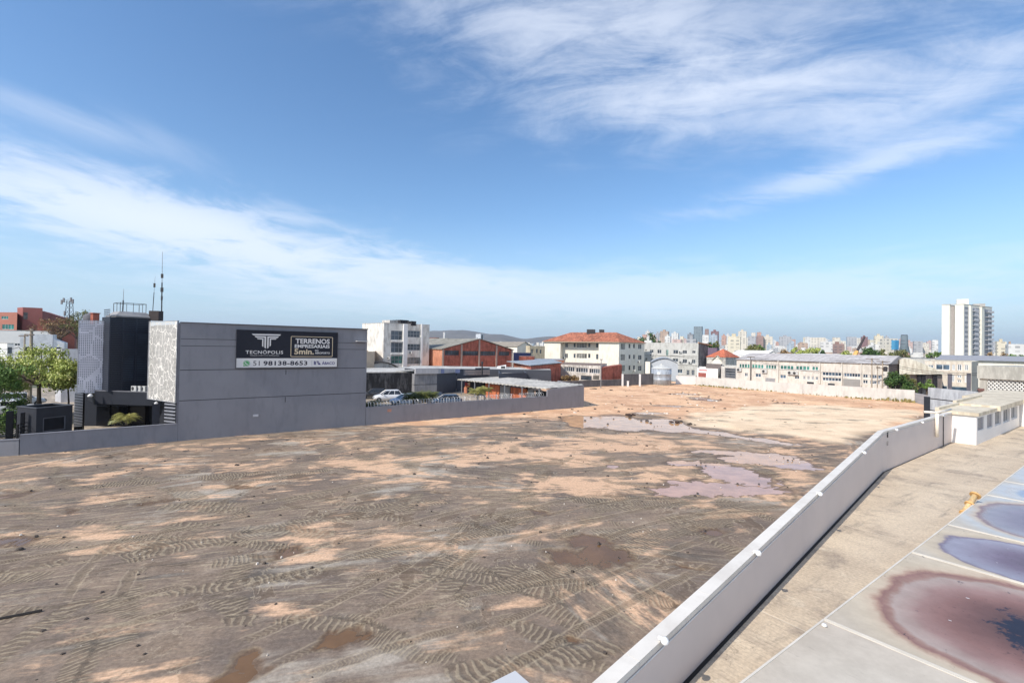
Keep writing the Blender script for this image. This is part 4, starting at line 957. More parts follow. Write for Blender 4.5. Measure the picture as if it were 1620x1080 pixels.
mb.tube([w3(P0-n1*f, ZA-.15), w3(P1-nb_*f, ZB-.15), w3(P2-n2*f, ZB-.15)], .011, 6); mb.build('conduit', mk('conduit', (225, 222, 215), .5), dk)
mb = MB(); g_ = .03
mb.prism([P0-n1*.07, P1-nb_*.07, P1-nb_*.002, P0-n1*.002], DZ+.001, DZ+.006); mb.prism([P1-nb_*.05, P2-n2*.05, P2-n2*.002, P1-nb_*.002], DZ+.0012, DZ+.0062)
mb.build('edge_strip', mk('edge_strip', (44, 40, 38), .7), dk)  # thin dark strip laid along the foot of the parapet
# wall lamps
def wall_lamp(px, py, label, n_):
    A_, B_ = (P0, P1) if n_ == n1 else (P1, P2); s_, z_ = rayface(A_-n_*.1, B_-n_*.1, px, py); q = w3(A_-n_*.1+(B_-A_).normalized()*s_, z_-.03)
    r = thing('wall_lamp', label, 'wall lamp', tuple(q), 'white bulkhead lamps along the parapet')
    mb = MB(); mb.lathe(q-Z3*.05, [(.005, 0), (.04, .01), (.058, .04), (.055, .08), (.03, .11), (.005, .115)], 14); mb.build('globe', mk('lampglobe', (240, 238, 232), .3), r, True)
    mb = MB(); mb.tube([q+Z3*.02+n_*.1, q+Z3*.02+n_*.03], .03, 8); mb.build('lamp_base', MC['white'], r)
LP = [(1052, 1011, n1, 'nearest to the bottom edge of the photo'), (1200, 873, n1, 'second along the parapet from the bottom'), (1298, 780, n1, 'third along the parapet from the bottom'), (1368, 715, n1, 'last before the parapet bends'),
      (1419, 679, n2, 'first past the bend beside the small wall vent'), (1460, 667.5, n2, 'between the bend and the white pipe'), (1494, 657, n2, 'last, beside the plant house corner')]
for px, py, n_, t in LP: wall_lamp(px, py, 'small white globe lamp on the parapet, '+t, n_)
s_, z_ = rayface(P1, P2, 1403, 690); mb = MB(); mb.obox(w3(P1+d2*s_, z_-.05)-n2*.03, d2*.1, n2*.029, Z3*.28); ob = mb.build('vent_grille', MC['darksteel'], dk)
mb = MB(); mb.obox(w3(P1+d2*s_, z_-.42)-n2*.03, d2*.1, n2*.029, Z3*.2); mb.build('vent_plate', mk('ventplate', (150, 145, 140)), dk)
s_, z_ = rayface(P1, P2, 1491.5, 680); mb = MB(); mb.tube([w3(P1+d2*s_-n2*.03, DZ), w3(P1+d2*s_-n2*.03, ZB-.1)], .022, 6); mb.build('downpipe', MC['darksteel'], dk)
# cream pipe gantry behind the parapet
q = P(1478, 683, 29.5); zt4 = zat(1478, 641, 29.5); r = thing('pipe_gantry', 'cream pipe standing above the parapet with a horizontal arm', 'pipe', (q.x, q.y, 2.9))
q = Vector((q.x, q.y, 0))
P_s, _z = rayface(P1, P2, 1478, 670); q = P1+d2*P_s-n2*.12
mb = MB(); mb.tube([w3(q, 3.35), w3(q, ZB+.22)], .085, 12); mb.build('upright', mk('pipecream', (232, 220, 200), .5), r, True)
mb = MB(); mb.tube([w3(q+n2*.5-d2*.35, ZB+.27), w3(q, ZB+.27), w3(q+d2*2.6-n2*.1, ZB+.28)], .07, 10); mb.build('arm', MC['pipecream'], r, True)
# plant house
K = W2(39.35, 6.6); E1 = W2(39.3, 8.15); Rt = W2(53.05, 6.52); Rb = W2(53.05, 8.3); HZ = 4.34
ph = thing('plant_house', 'low white plant house on the terrace with a row of dark windows', 'plant house', (K.x, K.y, DZ))
mb = MB(); faces = [((1466+x, y) if False else None) for x, y in ()]
gwin = [facerect(K, Rt, (1546.8, 658, 1557, 681)), facerect(K, Rt, (1561.5, 654, 1571, 677))]
wn = [facerect(K, Rt, (1574, 650.5, 1584, 672)), facerect(K, Rt, (1587, 647, 1597.5, 667.5)), facerect(K, Rt, (1600, 643.5, 1609.5, 662.5))]
wn = [(a, max(b, DZ+.2), c, min(d, HZ-.1)) for a, b, c, d in wn]; gwin = [(a, max(b, DZ+.2), c, min(d, HZ-.1)) for a, b, c, d in gwin]
phw = mk('phwhite', (232, 229, 224), .6, .03, .8)
face_mesh(mb, K, Rt, DZ, HZ, gwin+wn, .15, -V)
for a_, b_ in ((Rt, Rb), (Rb, E1), (E1, K)): mb.quad(w3(a_, DZ if a_ != Rb else -.2), w3(b_, DZ), w3(b_, HZ), w3(a_, HZ))
mb.build('wall', phw, ph)
mb = MB(); mb.quad(w3(Rb, -.2), w3(E1, -.2), w3(E1, DZ), w3(Rb, DZ)); mb.build('rear_wall', phw, ph)
for h in gwin: o = add_window(ph, K, U, -V, h, .06, mk('louvregrey', (140, 142, 150), .5, pat=('z', .09, .6, (88, 90, 98))), MC['white'], 1, 1, .05, 'louvre_panel')
for h in wn: add_window(ph, K, U, -V, h, .1, MC['glassdark'], MC['white'], 3, 1, .045)
mb = MB(); um = 44.4
mb.prism([K-U*.12-V*.12, W2(um, 6.45), W2(um, 8.3), E1-U*.12+V*.12], HZ, HZ+.2); mb.build('roof_slab', mk('phroof', (222, 208, 178), .8, .06, .6, dirt=(180, 164, 136)), ph)
mb = MB(); mb.prism([W2(um+.002, 6.3), Rt-V*.2+U*.15, Rb+U*.15+V*.3, W2(um+.002, 8.45)], HZ+.004, HZ+.32); mb.build('roof_slab', MC['phroof'], ph)
mb = MB(); mb.prism([E1-U*.12+V*.12, W2(um, 8.3), W2(um, 8.5), E1-U*.12+V*.32], HZ-.5, HZ+.34); mb.prism([W2(um+.002, 8.45), Rb+U*.15+V*.3, Rb+U*.15+V*.5, W2(um+.002, 8.65)], HZ-.5, HZ+.48); mb.build('roof_kerb', mk('kerbcream', (214, 200, 172)), ph)
wg = thing('stair_house', 'white walled stair house at the right edge beyond the plant house', 'stair house', (*W2(53.3, 5)[:2], DZ))
mb = MB(); mb.prism([W2(53.25, -1), W2(66, -1), W2(66, 9.6), W2(53.25, 9.6)], DZ, HZ+.1); mb.build('wall', phw, wg)
mb = MB(); mb.prism([W2(53.2, -1.2), W2(66.2, -1.2), W2(66.2, 9.8), W2(53.2, 9.8)], HZ+.1, HZ+.3); mb.build('roof_slab', MC['phroof'], wg)
# tinted roof lights with ponded dirt
def panel_mat(name, kind, Lx, Ly):
    m, nt, b = base_mat(name); oc = nt.new('ShaderNodeTexCoord').outputs['Object']; x, y, z = nt.xyz(oc)
    wq = nt.noise(oc, .55, 3, .5); wv2 = nt.noise(nt.vm('ADD', oc, (9, 3, 0)), .8, 3, .5)
    sx = {'big': .10, 'blot': .0, 'blue': .25, 'blue_reflect': .0, 'plain': 0}[kind]
    X = nt.m('DIVIDE', nt.m('ADD', nt.m('ADD', x, -sx), nt.m('MULTIPLY', nt.m('SUBTRACT', wq, .5), .5)), Lx/2*.97); Y = nt.m('DIVIDE', nt.m('ADD', y, nt.m('MULTIPLY', nt.m('SUBTRACT', wv2, .5), .5)), Ly/2*.97)
    p3 = lambda v: nt.m('POWER', nt.m('ABSOLUTE', v), 2.6)
    d = nt.m('POWER', nt.m('ADD', p3(X), p3(Y)), 1/2.6)
    fine = nt.noise(oc, 5, 4, .65); d = nt.m('ADD', d, nt.m('ADD', nt.m('MULTIPLY', nt.m('SUBTRACT', fine, .5), .05), nt.m('MULTIPLY', nt.m('SUBTRACT', nt.noise(oc, 1.6, 5, .6, .6), .5), .12)))
    cr = nt.new('ShaderNodeValToRGB'); nt.l.new(nt.m('SUBTRACT', 1.25, d), cr.inputs[0]); el_ = cr.color_ramp.elements
    S = {'big': [(0, (190, 180, 164)), (.20, (196, 184, 164)), (.27, (194, 178, 158)), (.31, (172, 146, 130)), (.34, (142, 112, 106)), (.38, (152, 124, 114)), (.42, (170, 154, 146)), (.50, (164, 144, 136)), (.58, (152, 124, 118)), (.72, (138, 106, 100)), (.88, (116, 88, 84)), (1, (98, 76, 74))],
         'blot': [(0, (190, 182, 168)), (.2, (196, 184, 164)), (.29, (186, 174, 156)), (.33, (128, 122, 138)), (.38, (150, 150, 164)), (.6, (140, 134, 148)), (.8, (120, 108, 124)), (1, (104, 94, 106))],
         'blue': [(0, (190, 184, 172)), (.2, (186, 190, 190)), (.29, (190, 178, 164)), (.33, (142, 126, 130)), (.38, (152, 144, 146)), (.6, (140, 126, 130)), (.85, (122, 106, 112)), (1, (106, 94, 102))],
         'blue_reflect': [(0, (188, 184, 174)), (.3, (184, 190, 194)), (.42, (190, 184, 176)), (.48, (150, 156, 170)), (1, (158, 168, 182))],  # blue-grey of the pool painted in to stand for reflected sky
         'plain': [(0, (190, 180, 166)), (.5, (196, 188, 174)), (1, (200, 192, 180))]}[kind]
    while len(el_) < len(S): el_.new(.5)
    for e_, (p_, c_) in zip(el_, S): e_.position = p_; e_.color = (*lin(c_), 1)
    c = cr.outputs[0]; dk_ = nt.noise(oc, 1.4, 6, .7)
    if kind in ('big', 'blot'):
        inner = nt.ss(d, {'big': .42, 'blot': .34}[kind], .12); f = nt.ss(nt.m('ADD', nt.m('MULTIPLY', inner, .30), nt.noise(oc, 2.2, 6, .72)), .62, .70)
        c = nt.mix(nt.m('MULTIPLY', f, .95), c, lin((44, 50, 66)))
        f2 = nt.m('MULTIPLY', nt.ss(nt.noise(oc, 9, 5, .75), .60, .66), nt.ss(d, .75, .4)); c = nt.mix(nt.m('MULTIPLY', f2, .6), c, lin((70, 58, 64)))
        vo = nt.new('ShaderNodeTexVoronoi'); vo.inputs['Scale'].default_value = 6; nt.l.new(nt.vm('MULTIPLY', oc, (1, .55, 1)), vo.inputs['Vector']); rr = nt.xyz(vo.outputs['Color'])
        f3 = nt.m('MULTIPLY', nt.m('LESS_THAN', vo.outputs['Distance'], nt.m('MULTIPLY', nt.ss(rr[1], .86, 1), .16)), nt.ss(d, .95, .7)); c = nt.mix(nt.m('MULTIPLY', f3, .85), c, lin((225, 225, 225)))
    c = nt.mix(.6, c, nt.mix(nt.ss(dk_, .3, .7), (.82, .81, .80), (1.12, 1.12, 1.12)), 'MULTIPLY')
    gr = nt.noise(nt.vm('MULTIPLY', oc, (5, 1.2, 1)), 2.2, 5, .7); c = nt.mix(nt.m('MULTIPLY', nt.ss(gr, .60, .72), .22), c, lin((120, 112, 104)))
    sp_ = nt.noise(oc, 26, 3, .7); c = nt.mix(nt.m('MULTIPLY', nt.ss(sp_, .68, .74), .35), c, lin((90, 84, 80)))
    nt.l.new(c, b.inputs['Base Color']); inn_ = nt.ss(d, .95, .8)
    nt.l.new(nt.m('SUBTRACT', .55, nt.m('MULTIPLY', inn_, .25 if kind in ('big', 'blot', 'plain') else .5)), b.inputs['Roughness']); b.inputs['Specular IOR Level'].default_value = .14 if kind.startswith('blue') else .04
    return m
PZ2 = 2.9; Vt = 3.825; LY = 5.2
US = [(10.27-5.35-3.4, 3.37, 'blot', 'narrow pale grey roof light panel at the very bottom edge'), (10.27-5.33, 5.3, 'plain', 'clean pale grey roof light panel in the bottom right foreground'), (10.27, 5.30, 'big', 'large roof light panel stained with brown and purple rings and a black middle'),
      (15.62, 3.42, 'blot', 'narrow roof light panel with a lilac stain and dark blotches'), (19.07, 5.27, 'blue', 'wide roof light panel with a smooth violet puddle'), (24.38, 3.22, 'blue_reflect', 'narrow roof light panel beside the yellow pipe with a small blue puddle'),
      (27.63, 5.25, 'blue_reflect', 'wide far roof light panel with an oval blue puddle near the right edge'), (32.9, 3.4, 'plain', 'narrow roof light panel farthest along the row'), (36.35, 5.2, 'blue', 'wide roof light panel at the far right end of the row')]
aU = math.atan2(U.y, U.x)
for i, (u0, lx, kind, lab) in enumerate(US):
    cc = W2(u0+lx/2, Vt-LY/2, PZ2); r = thing('roof_light', lab, 'roof light', tuple(cc), 'tinted roof light panels on the terrace')
    me = bpy.data.meshes.new('pane'); hx_, hy_ = lx/2-.02, LY/2-.02; nx_, ny_ = 16, 16; vs = []; fs = []
    for a in range(nx_+1):
        for b_ in range(ny_+1):
            fx, fy = a/nx_*2-1, b_/ny_*2-1; vs.append((fx*hx_, fy*hy_, -.05*(1-abs(fx)**2.5)*(1-abs(fy)**2.5)))
    for a in range(nx_):
        for b_ in range(ny_): fs.append((a*(ny_+1)+b_, (a+1)*(ny_+1)+b_, (a+1)*(ny_+1)+b_+1, a*(ny_+1)+b_+1))
    me.from_pydata(vs, [], fs); me.polygons.foreach_set('use_smooth', [True]*len(fs)); me.materials.append(panel_mat('panel_glass', kind, lx, LY))
    o = bpy.data.objects.new('pane', me); COL.objects.link(o); o.parent = r; o.rotation_euler.z = aU
    mb = MB(); t = .035; zt_f = PZ2+.012
    a_, b_ = W2(u0, Vt), W2(u0+lx, Vt); c_, d_ = W2(u0, Vt-LY), W2(u0+lx, Vt-LY)
    mb.obox(w3(a_, DZ), U*lx, -V*t, Z3*(zt_f-DZ)); mb.obox(w3(c_, DZ), U*lx, V*t, Z3*(zt_f-DZ)); mb.obox(w3(a_-V*t, DZ), U*(t*.9), -V*(LY-2*t), Z3*(zt_f-DZ)); mb.obox(w3(b_-V*t-U*(t*.9), DZ), U*(t*.9), -V*(LY-2*t), Z3*(zt_f-DZ))
    mb.build('frame', mk('rimcream', (214, 206, 190), .6, .08), r)
q = G(1298, 987, PZ2+.02); mb = MB(); mb.lathe(q+Vector((.05, -.03, 0)), [(.03, -.02), (.05, 0), (.03, .03), (.005, .035)], 10); solo(mb, 'pebble', 'white lump of sealant at the corner of the stained roof light', 'sealant lump', MC['white'], smooth=True)
# yellow pipe
b0 = G(1524, 812, DZ); tp = P(1543, 783, b0.y+.25); yl = mk('yellow', (232, 206, 140), .5, .1, 3, dirt=(180, 120, 50)); ax = tp-b0
r = thing('yellow_pipe', 'leaning yellow flanged pipe on the terrace beside the roof lights', 'pipe', tuple(b0))
mb = MB(); mb.tube([b0-ax*.1, tp], .085, 16); mb.build('barrel', yl, r, True)
for t, rr_ in ((.0, .12), (.48, .135), (.97, .155)):
    c = b0+ax*t; mb = MB(); mb.tube([c, c+ax.normalized()*.05], rr_, 18); mb.build('flange', mk('yelloworange', (222, 170, 84), .55, .12, 4), r)
# white corner of a lower pillar beside the parapet
q = G(815, 1060, 3.3); e_ = dirv(41); f_ = dirv(138)
mb = MB(); c0 = Vector((q.x, q.y, 0)); g1_ = G(775, 1080, 3.3); g2_ = G(838, 1080, 3.3); d1 = (Vector((g1_.x, g1_.y, 0))-c0).normalized(); d2_ = (Vector((g2_.x, g2_.y, 0))-c0).normalized()
pl = thing('pillar', 'pale grey top corner of a square pillar at the bottom centre edge', 'pillar', (q.x, q.y, -.2))
mb.prism([c0, c0+d1*.9, c0+d1*.9+d2_*.9, c0+d2_*.9], 3.22, 3.3); mb.build('cap', mk('pillargrey', (196, 196, 196), .5, .03), pl)
mb = MB(); i_ = (d1+d2_)*.05; mb.prism([c0+i_, c0+d1*.85+i_*.2, c0+d1*.85+d2_*.85, c0+d2_*.85+i_*.2], -.2, 3.22); mb.build('shaft', MC['offwhite'], pl)
# ---------------------------------------------------------------- neighbouring buildings, left to right
def bx2(pxk, Y, pxl, pxr, azl=-36, azr=54): return quadpts(pxk, Y, azl, pxl, azr, pxr)
def zt_of(px, py, Y): return P(px, py, Y).z
WN = dict(f='white', nx=2)
def face_part(root, Pa, Qa, rect, mat, name, d=.02, th=.05, label=None):
    e = (Qa-Pa); e = Vector((e.x, e.y, 0)).normalized(); out = Vector((e.y, -e.x, 0)); out = -out if out.dot(Vector((Pa.x, Pa.y, 0))) > 0 else out
    s0, z0, s1, z1 = facerect(Pa, Qa, rect); mb = MB(); mb.obox(w3(Pa+e*s0, z0)+out*.002, e*(s1-s0), out*th, Z3*(z1-z0)); o = mb.build(name, mat, root)
    if label: o['label'] = label
    return o
# far left: red school-like block
pts = bx2(27, 150, -60, 62); mk('redwall', (166, 92, 82), .85, .06, .3); mk('redor', (184, 112, 90), .85, .06, .3)
r = bldg('red_building', 'tall rust red building with a sloping top behind the white halls', 'building', bx2(34, 150, 26, 66, -60, 60), -.2, zt_of(40, 486, 150), MC['redwall'], [(1, (37, 494, 44, 505), dict(g='glasslit'))], mk('roofred', (130, 80, 70)))
pp = [P(64, 520, 158), P(112, 520, 176)]; q0, q1 = [Vector((p.x, p.y, 0)) for p in pp]
mb = MB(); zz0, zz1 = zt_of(64, 491, 158), zt_of(112, 506, 176); mb.prism([q0, q1, q1+V*14, q0+V*14], -.2, 1, top=[zz0, zz1, zz1, zz0]); mb.build('wing', MC['redwall'], r)
bldg('red_building', 'low orange red building with teal windows at the far left edge', 'building', [Vector((*P(-25, 520, 148)[:2], 0)), Vector((*P(26.5, 520, 146)[:2], 0)), Vector((*P(28, 520, 165)[:2], 0)), Vector((*P(-22, 520, 168)[:2], 0))], -.2, zt_of(12, 494, 147), MC['redor'],
     [(0, (-10, 500, -2, 505), dict(g='glassteal')), (0, (2, 500, 13, 505), dict(g='glassteal', f='white', nx=3)), (0, (-8, 513, 0, 521), dict(g='glassteal')), (0, (3, 513, 22, 521), dict(g='glassteal', f='white', nx=4))], MC['roofred'])
# white halls
bldg('white_hall', 'long low white hall below the red building with a small dark window', 'building', [Vector((*P(-40, 540, 104)[:2], 0)), Vector((*P(79, 540, 108)[:2], 0)), Vector((*P(84, 540, 130)[:2], 0)), Vector((*P(-36, 540, 128)[:2], 0))], -.2, zt_of(30, 523, 106), MC['white'],
     [(0, (23, 543, 36, 547), dict(g='glassdark', f='white', nx=3)), (0, (48, 546, 60, 556), dict(g='glassblue', f='white')), (0, (-10, 536, -3, 541), {})], MC['roofpale'], coping=MC['offwhite'])
bldg('white_hall', 'smaller white box building with a dark door at the left edge above the tree', 'building', bx2(11, 90, -30, 22, -70, 60), -.2, zt_of(8, 543, 90), MC['white'], [(1, (12, 549, 19, 559), dict(g='glassdark'))], MC['roofpale'], coping=MC['offwhite'])
# delivery van on the street: body, cab, wheels
def van(px, py, Y, az, label, col=(225, 225, 225)):
    q = P(px, py, Y); r = thing('delivery_truck', label, 'truck', tuple(q)); u = dirv(az); n = Vector((-u.y, u.x, 0)); m_ = mk('vanwhite', col, .4)
    mb = MB(); mb.obox(q-u*3-n*1.1+Z3*.8, u*4.4, n*2.2, Z3*2.4); mb.build('cargo_box', m_, r)
    mb = MB(); mb.prism([(*(q+u*1.45-n*1)[:2],), (*(q+u*3-n*1)[:2],), (*(q+u*3+n*1)[:2],), (*(q+u*1.45+n*1)[:2],)], q.z+.6, 0, top=[q.z+2.4, q.z+1.7, q.z+1.7, q.z+2.4]); c = mb.build('cab', m_, r)
    for a in (-1.9, 2.2):
        for b_ in (-1.05, 1.05): mb = MB(); c_ = q+u*a+n*b_+Z3*.42; mb.tube([c_-n*.12, c_+n*.12], .42, 12); mb.build('wheel', MC['blackm'], r)
van(70, 556, 88, 60, 'white delivery truck parked by the white hall above the tree')
bldg('pale_building', 'plain pale plastered wall building behind the green tree beside the lilac screen', 'building', bx2(98, 60, 90, 134, -60, 60), -.2, zt_of(108, 552, 60), mk('palewall', (200, 200, 204), .8, .04, .4, dirt=(160, 160, 165)), [], MC['roofgrey'])
bldg('brick_house', 'brown brick building glimpsed between bare branches left of the office', 'building', [Vector((*P(a, 540, y)[:2], 0)) for a, y in ((58, 118), (118, 122), (124, 140), (64, 138))], -.2, zt_of(90, 507, 120), mk('brickbrown', (160, 86, 66), .9, .1), [(0, (92, 528, 98, 538), {}), (0, (78, 530, 84, 538), {})], MC['roofred'])
# lattice telecom mast
b0 = P(109, 520, 170); t0 = P(109, 476, 170); r = thing('telecom_mast', 'lattice telecom mast with antenna panels beside the bare tree', 'telecom mast', (b0.x, b0.y, -.2)); b0.z = -.2
mb = MB(); cr_ = [(-1, -1), (1, -1), (1, 1), (-1, 1)]; n_ = 14; Ht = t0.z+.2
for k in range(4):
    mb.tube([b0+Vector((cr_[k][0]*1.6, cr_[k][1]*1.6, 0)), b0+Vector((cr_[k][0]*.55, cr_[k][1]*.55, Ht))], .11, 4)
for i in range(n_):
    f0, f1 = i/n_, (i+1)/n_; s0_, s1_ = 1.6-1.05*f0, 1.6-1.05*f1
    for k in range(4):
        a_, b_ = cr_[k], cr_[(k+1) % 4]; mb.tube([b0+Vector((a_[0]*s0_, a_[1]*s0_, Ht*f0)), b0+Vector((b_[0]*s1_, b_[1]*s1_, Ht*f1))], .06, 3)
mb.build('lattice', mk('mastgrey', (90, 88, 90)), r)
for i, (dx_, dz_) in enumerate(((-2.0, -.5), (-1.3, .2), (1.3, .4), (2.0, -.2), (-.8, -4.5), (1.2, -6), (-1.3, -9), (1.3, -12))):
    mb = MB(); mb.box((t0.x+dx_, t0.y-.6, t0.z+dz_), (.5, .3, 1.6)); mb.obox((t0.x, t0.y-.65, t0.z+dz_), (dx_, 0, 0), (0, .1, 0), (0, 0, .12)); mb.build('antenna_panel', mk('panelgrey', (130, 128, 130)), r)
def pole(px, ybase, ytop, Y, label, arms=((.97, 1.1), (.88, 1.1)), r0=.15, mat='woodpole', z0=None, trafo=False):
    b_ = P(px, ybase, Y); t = zt_of(px, ytop, Y); z0 = -.2 if z0 is None else z0; r = thing('utility_pole', label, 'utility pole', (b_.x, b_.y, z0)); mb = MB(); mb.tube([(b_.x, b_.y, z0), (b_.x, b_.y, t)], r0, 8, r0*.65); mb.build('pole', MC[mat], r)
    for f, l in arms: mb = MB(); mb.box((b_.x, b_.y-.16, z0+(t-z0)*f), (l*2, .1, .12), 25); mb.build('crossarm', mk('armwood', (110, 96, 84)), r)
    if trafo: mb = MB(); mb.lathe((b_.x+.35, b_.y-.2, z0+(t-z0)*.72), [(.05, 0), (.3, .03), (.3, .8), (.1, .9)], 10); mb.build('transformer', MC['darksteel'], r)
    return r
pole(46.5, 640, 520, 52, 'cream concrete utility pole standing in the green tree', ((.98, .9), (.93, .9)), .2)
pole(36, 640, 528, 60, 'second utility pole just left of the cream one at the tree top', ((.97, 1.2),), .13)
mb = MB()
for a_, b_ in (((-20, 548, 62), (30, 549, 61)), ((30, 549, 61), (46, 551, 60)), ((46, 551, 60), (92, 551, 66)), ((-20, 556, 62), (46, 557, 60))):
    A1, B1 = P(*a_), P(*b_); pts_ = [A1+(B1-A1)*(i/6)-Z3*.35*4*(i/6)*(1-i/6) for i in range(7)]; mb.tube(pts_, .035, 3)
solo(mb, 'power_line', 'black overhead wires crossing in front of the white halls', 'power line', MC['blackm'])
# ---- middle
mb = MB()
p = [Vector((*P(a, 565, y)[:2], 0)) for a, y in ((560, 92), (592, 95), (594, 110), (562, 108))]
bldg('beige_house', 'sliver of a beige gabled house between the grey side wall and the white block', 'house', p, -.2, zt_of(580, 556, 92), mk('beigehouse', (200, 176, 146), .9, .06), [], MC['roofgrey'])
Y0 = 105; pts = bx2(606.5, Y0, 572.5, 679, -48, 54); zt5 = zt_of(606.5, 510.8, Y0)
W = []
for (a, b) in ((523, 537.5), (541.5, 557.5), (562.5, 575)): W.append((1, (618.5, a, 636.5, b), dict(g='glassdark' if a < 560 else 'glassgreen', f='steel', nx=3, ny=2, bar=.08)))
for (a, b) in ((523, 533.5), (544, 554), (565, 575.5)): W.append((1, (644, a, 664.5, b), dict(g='glasslit' if a > 560 else 'glassdark', f='steel', nx=4, ny=2, bar=.08)))
r = bldg('apartment_block', 'tall stained white block of flats with three storeys of wide windows beside the brick warehouse', 'apartment block', pts, -.2, zt5, MC['stained'], W, MC['roofgrey'], coping=MC['offwhite'])
for a, b in ((637, 643.5), (665, 667.5)): face_part(r, pts[1], pts[2], (a, 512.5, b, 580), MC['white'], 'pilaster', th=.5)
for y in (540, 560): face_part(r, pts[1], pts[2], (618, y-.6, 637, y+.6), MC['white'], 'balcony_slab', th=.25)
for a, b, y in ((626, 642, 506.5), (644, 653, 508)):
    q = Vector((*P((a+b)/2, 511, 110)[:2], 0)); mb = MB(); mb.box((q.x, q.y, (zt5-.3+zt_of(640, y, 110))/2), ((b-a)/746*110, 3, zt_of(640, y, 110)-zt5+.3), -50); mb.build('roof_tank', MC['darkconc'], r)
q = Vector((*P(618, 511, 109)[:2], 0)); mb = MB(); mb.box((q.x, q.y, zt5+.2), (2.6, 3, 1.2), -50); mb.build('roof_house', MC['offwhite'], r)
for px, py, l in ((648.5, 557.5, 'small dark air conditioner under the middle right window of the stained white block'), (613.5, 566, 'air conditioner beside the lowest left window of the stained white block')):
    s, z = rayface(pts[1], pts[2], px, py); e = (pts[2]-pts[1]).normalized(); c = w3(pts[1]+e*s, z)+Vector((e.y, -e.x, 0))*.32; ac_unit(c-Z3*.3, 36, l)
# brick warehouse with a gable
def gable(name, label, cat, K_, Q_, depth, ze, za, mat, wins=(), roof=None, rooflabel=None, azd=-36, over=.3, z0=-.2, sidewins=(), pil=()):
    K_, Q_ = Vector((K_.x, K_.y, 0)), Vector((Q_.x, Q_.y, 0)); e = (Q_-K_).normalized(); L_ = (Q_-K_).length; dv = dirv(azd)*depth; out = Vector((e.y, -e.x, 0)); out = -out if out.dot(dv) > 0 else out
    r = thing(name, label, cat, ((K_.x+Q_.x)/2, (K_.y+Q_.y)/2, z0)); mb = MB(); hs = []
    for w_ in wins: hs.append(facerect(K_, Q_, w_[0]))
    hh = face_mesh(mb, K_, Q_, z0, ze, hs, .18, out); mid = (K_+Q_)/2
    mb.poly([w3(K_, ze), w3(Q_, ze), w3(mid, za)]); mb.poly([w3(K_+dv, ze), w3(Q_+dv, ze), w3(mid+dv, za)]); mb.quad(w3(K_+dv, z0), w3(Q_+dv, z0), w3(Q_+dv, ze), w3(K_+dv, ze))
    mb.quad(w3(Q_, z0), w3(Q_+dv, z0), w3(Q_+dv, ze), w3(Q_, ze)); mb.build('wall', mat, r)
    mb = MB(); n = -e; sh_ = [facerect(K_+dv, K_, w_[0]) for w_ in sidewins]; h2 = face_mesh(mb, K_+dv, K_, z0, ze, sh_, .18, n); mb.build('side_wall', MC.get('brickor') if mat == MC['brick'] else mat, r)
    for h, w_ in zip(hh, wins): add_window(r, K_, e, out, h, .12, MC[w_[1].get('g', 'glassdark')], MC[w_[1]['f']] if w_[1].get('f') else None, w_[1].get('nx', 4), w_[1].get('ny', 1), .08)
    mb = MB(); sl = (za-ze)/(L_/2); o1 = K_-e*over+out*over; o2 = Q_+e*over+out*over; dd = dv-out*2*over
    for a_, sgn in ((o1, 1), (o2, -1)):
        zl = ze-over*sl+.1; p_ = [w3(a_, zl), w3(mid+out*over, za+.1), w3(mid+out*over+dd, za+.1), w3(a_+dd, zl)]; q_ = [v+Z3*.12 for v in p_]
        mb.add(p_+q_, [(0, 1, 2, 3), (7, 6, 5, 4), (0, 1, 5, 4), (1, 2, 6, 5), (2, 3, 7, 6), (3, 0, 4, 7)])
    mb.build('roof', roof or MC['roofgrey'], r)
    for f in pil:
        mb = MB(); top = ze+(za-ze)*(1-abs(f-.5)*2)-.02; mb.obox(w3(K_+e*(L_*f-.2), z0), e*.4, out*.18, Z3*(top-z0)); mb.build('pilaster', mk('pilgrey', (170, 150, 136)), r)
    return r
Kb = Vector((*P(699, 575, 108)[:2], 0)); Qb = hitx(Kb, 54, 811)
ze = zt_of(699, 552.5, 108); za = zt_of(757, 537, 117)
gable('brick_warehouse', 'big red brick warehouse with a gabled grey roof and a strip of dark windows', 'warehouse', Kb, Qb, 34, ze, za, MC['brick'],
      [((703.5, 554.3, 726, 561.8), dict(f='darksteel', nx=5, ny=2)), ((731.5, 555, 756.5, 562), dict(f='darksteel', nx=6, ny=2)), ((760, 555.3, 783.5, 562.2), dict(f='darksteel', nx=6, ny=2)), ((789, 556, 805.5, 562.2), dict(f='darksteel', nx=5, ny=2))], mk('asbestos', (162, 158, 142), .9, .1, .3, dirt=(110, 106, 96), dirtf=.6, pat=((.81, .59, 0), 1.1, .15, (120, 116, 104))), pil=(.012, .255, .5, .752, .988))
Kc = Vector((*P(668, 565, 145)[:2], 0)); Qc = hitx(Kc, 54, 745)
gable('warehouse', 'long grey roofed warehouse showing behind the brick gable', 'warehouse', Kc, Qc, 40, zt_of(678, 549, 145), zt_of(712, 535.8, 150), MC['brick'], [], MC['asbestos'])
gable('warehouse', 'dark red roofed shed peeping out right of the stained white block', 'warehouse', Vector((*P(676, 560, 200)[:2], 0)), Vector((*P(708, 560, 206)[:2], 0)), 30, zt_of(690, 541, 200), zt_of(692, 534.5, 203), MC['offwhite'], [], mk('darkred', (120, 66, 54)))
bldg('water_tower', 'white concrete water tower block with a dark stripe above the brick gable', 'tower', bx2(760, 330, 752.5, 765.5), -.2, zt_of(760, 528, 330), mk('towergrey', (190, 196, 204), .8, .05), [(1, (761.5, 529.5, 764, 545), dict(g='glassdark')), (0, (754, 534, 755.5, 540), dict(g='glassdark'))], MC['roofpale'])
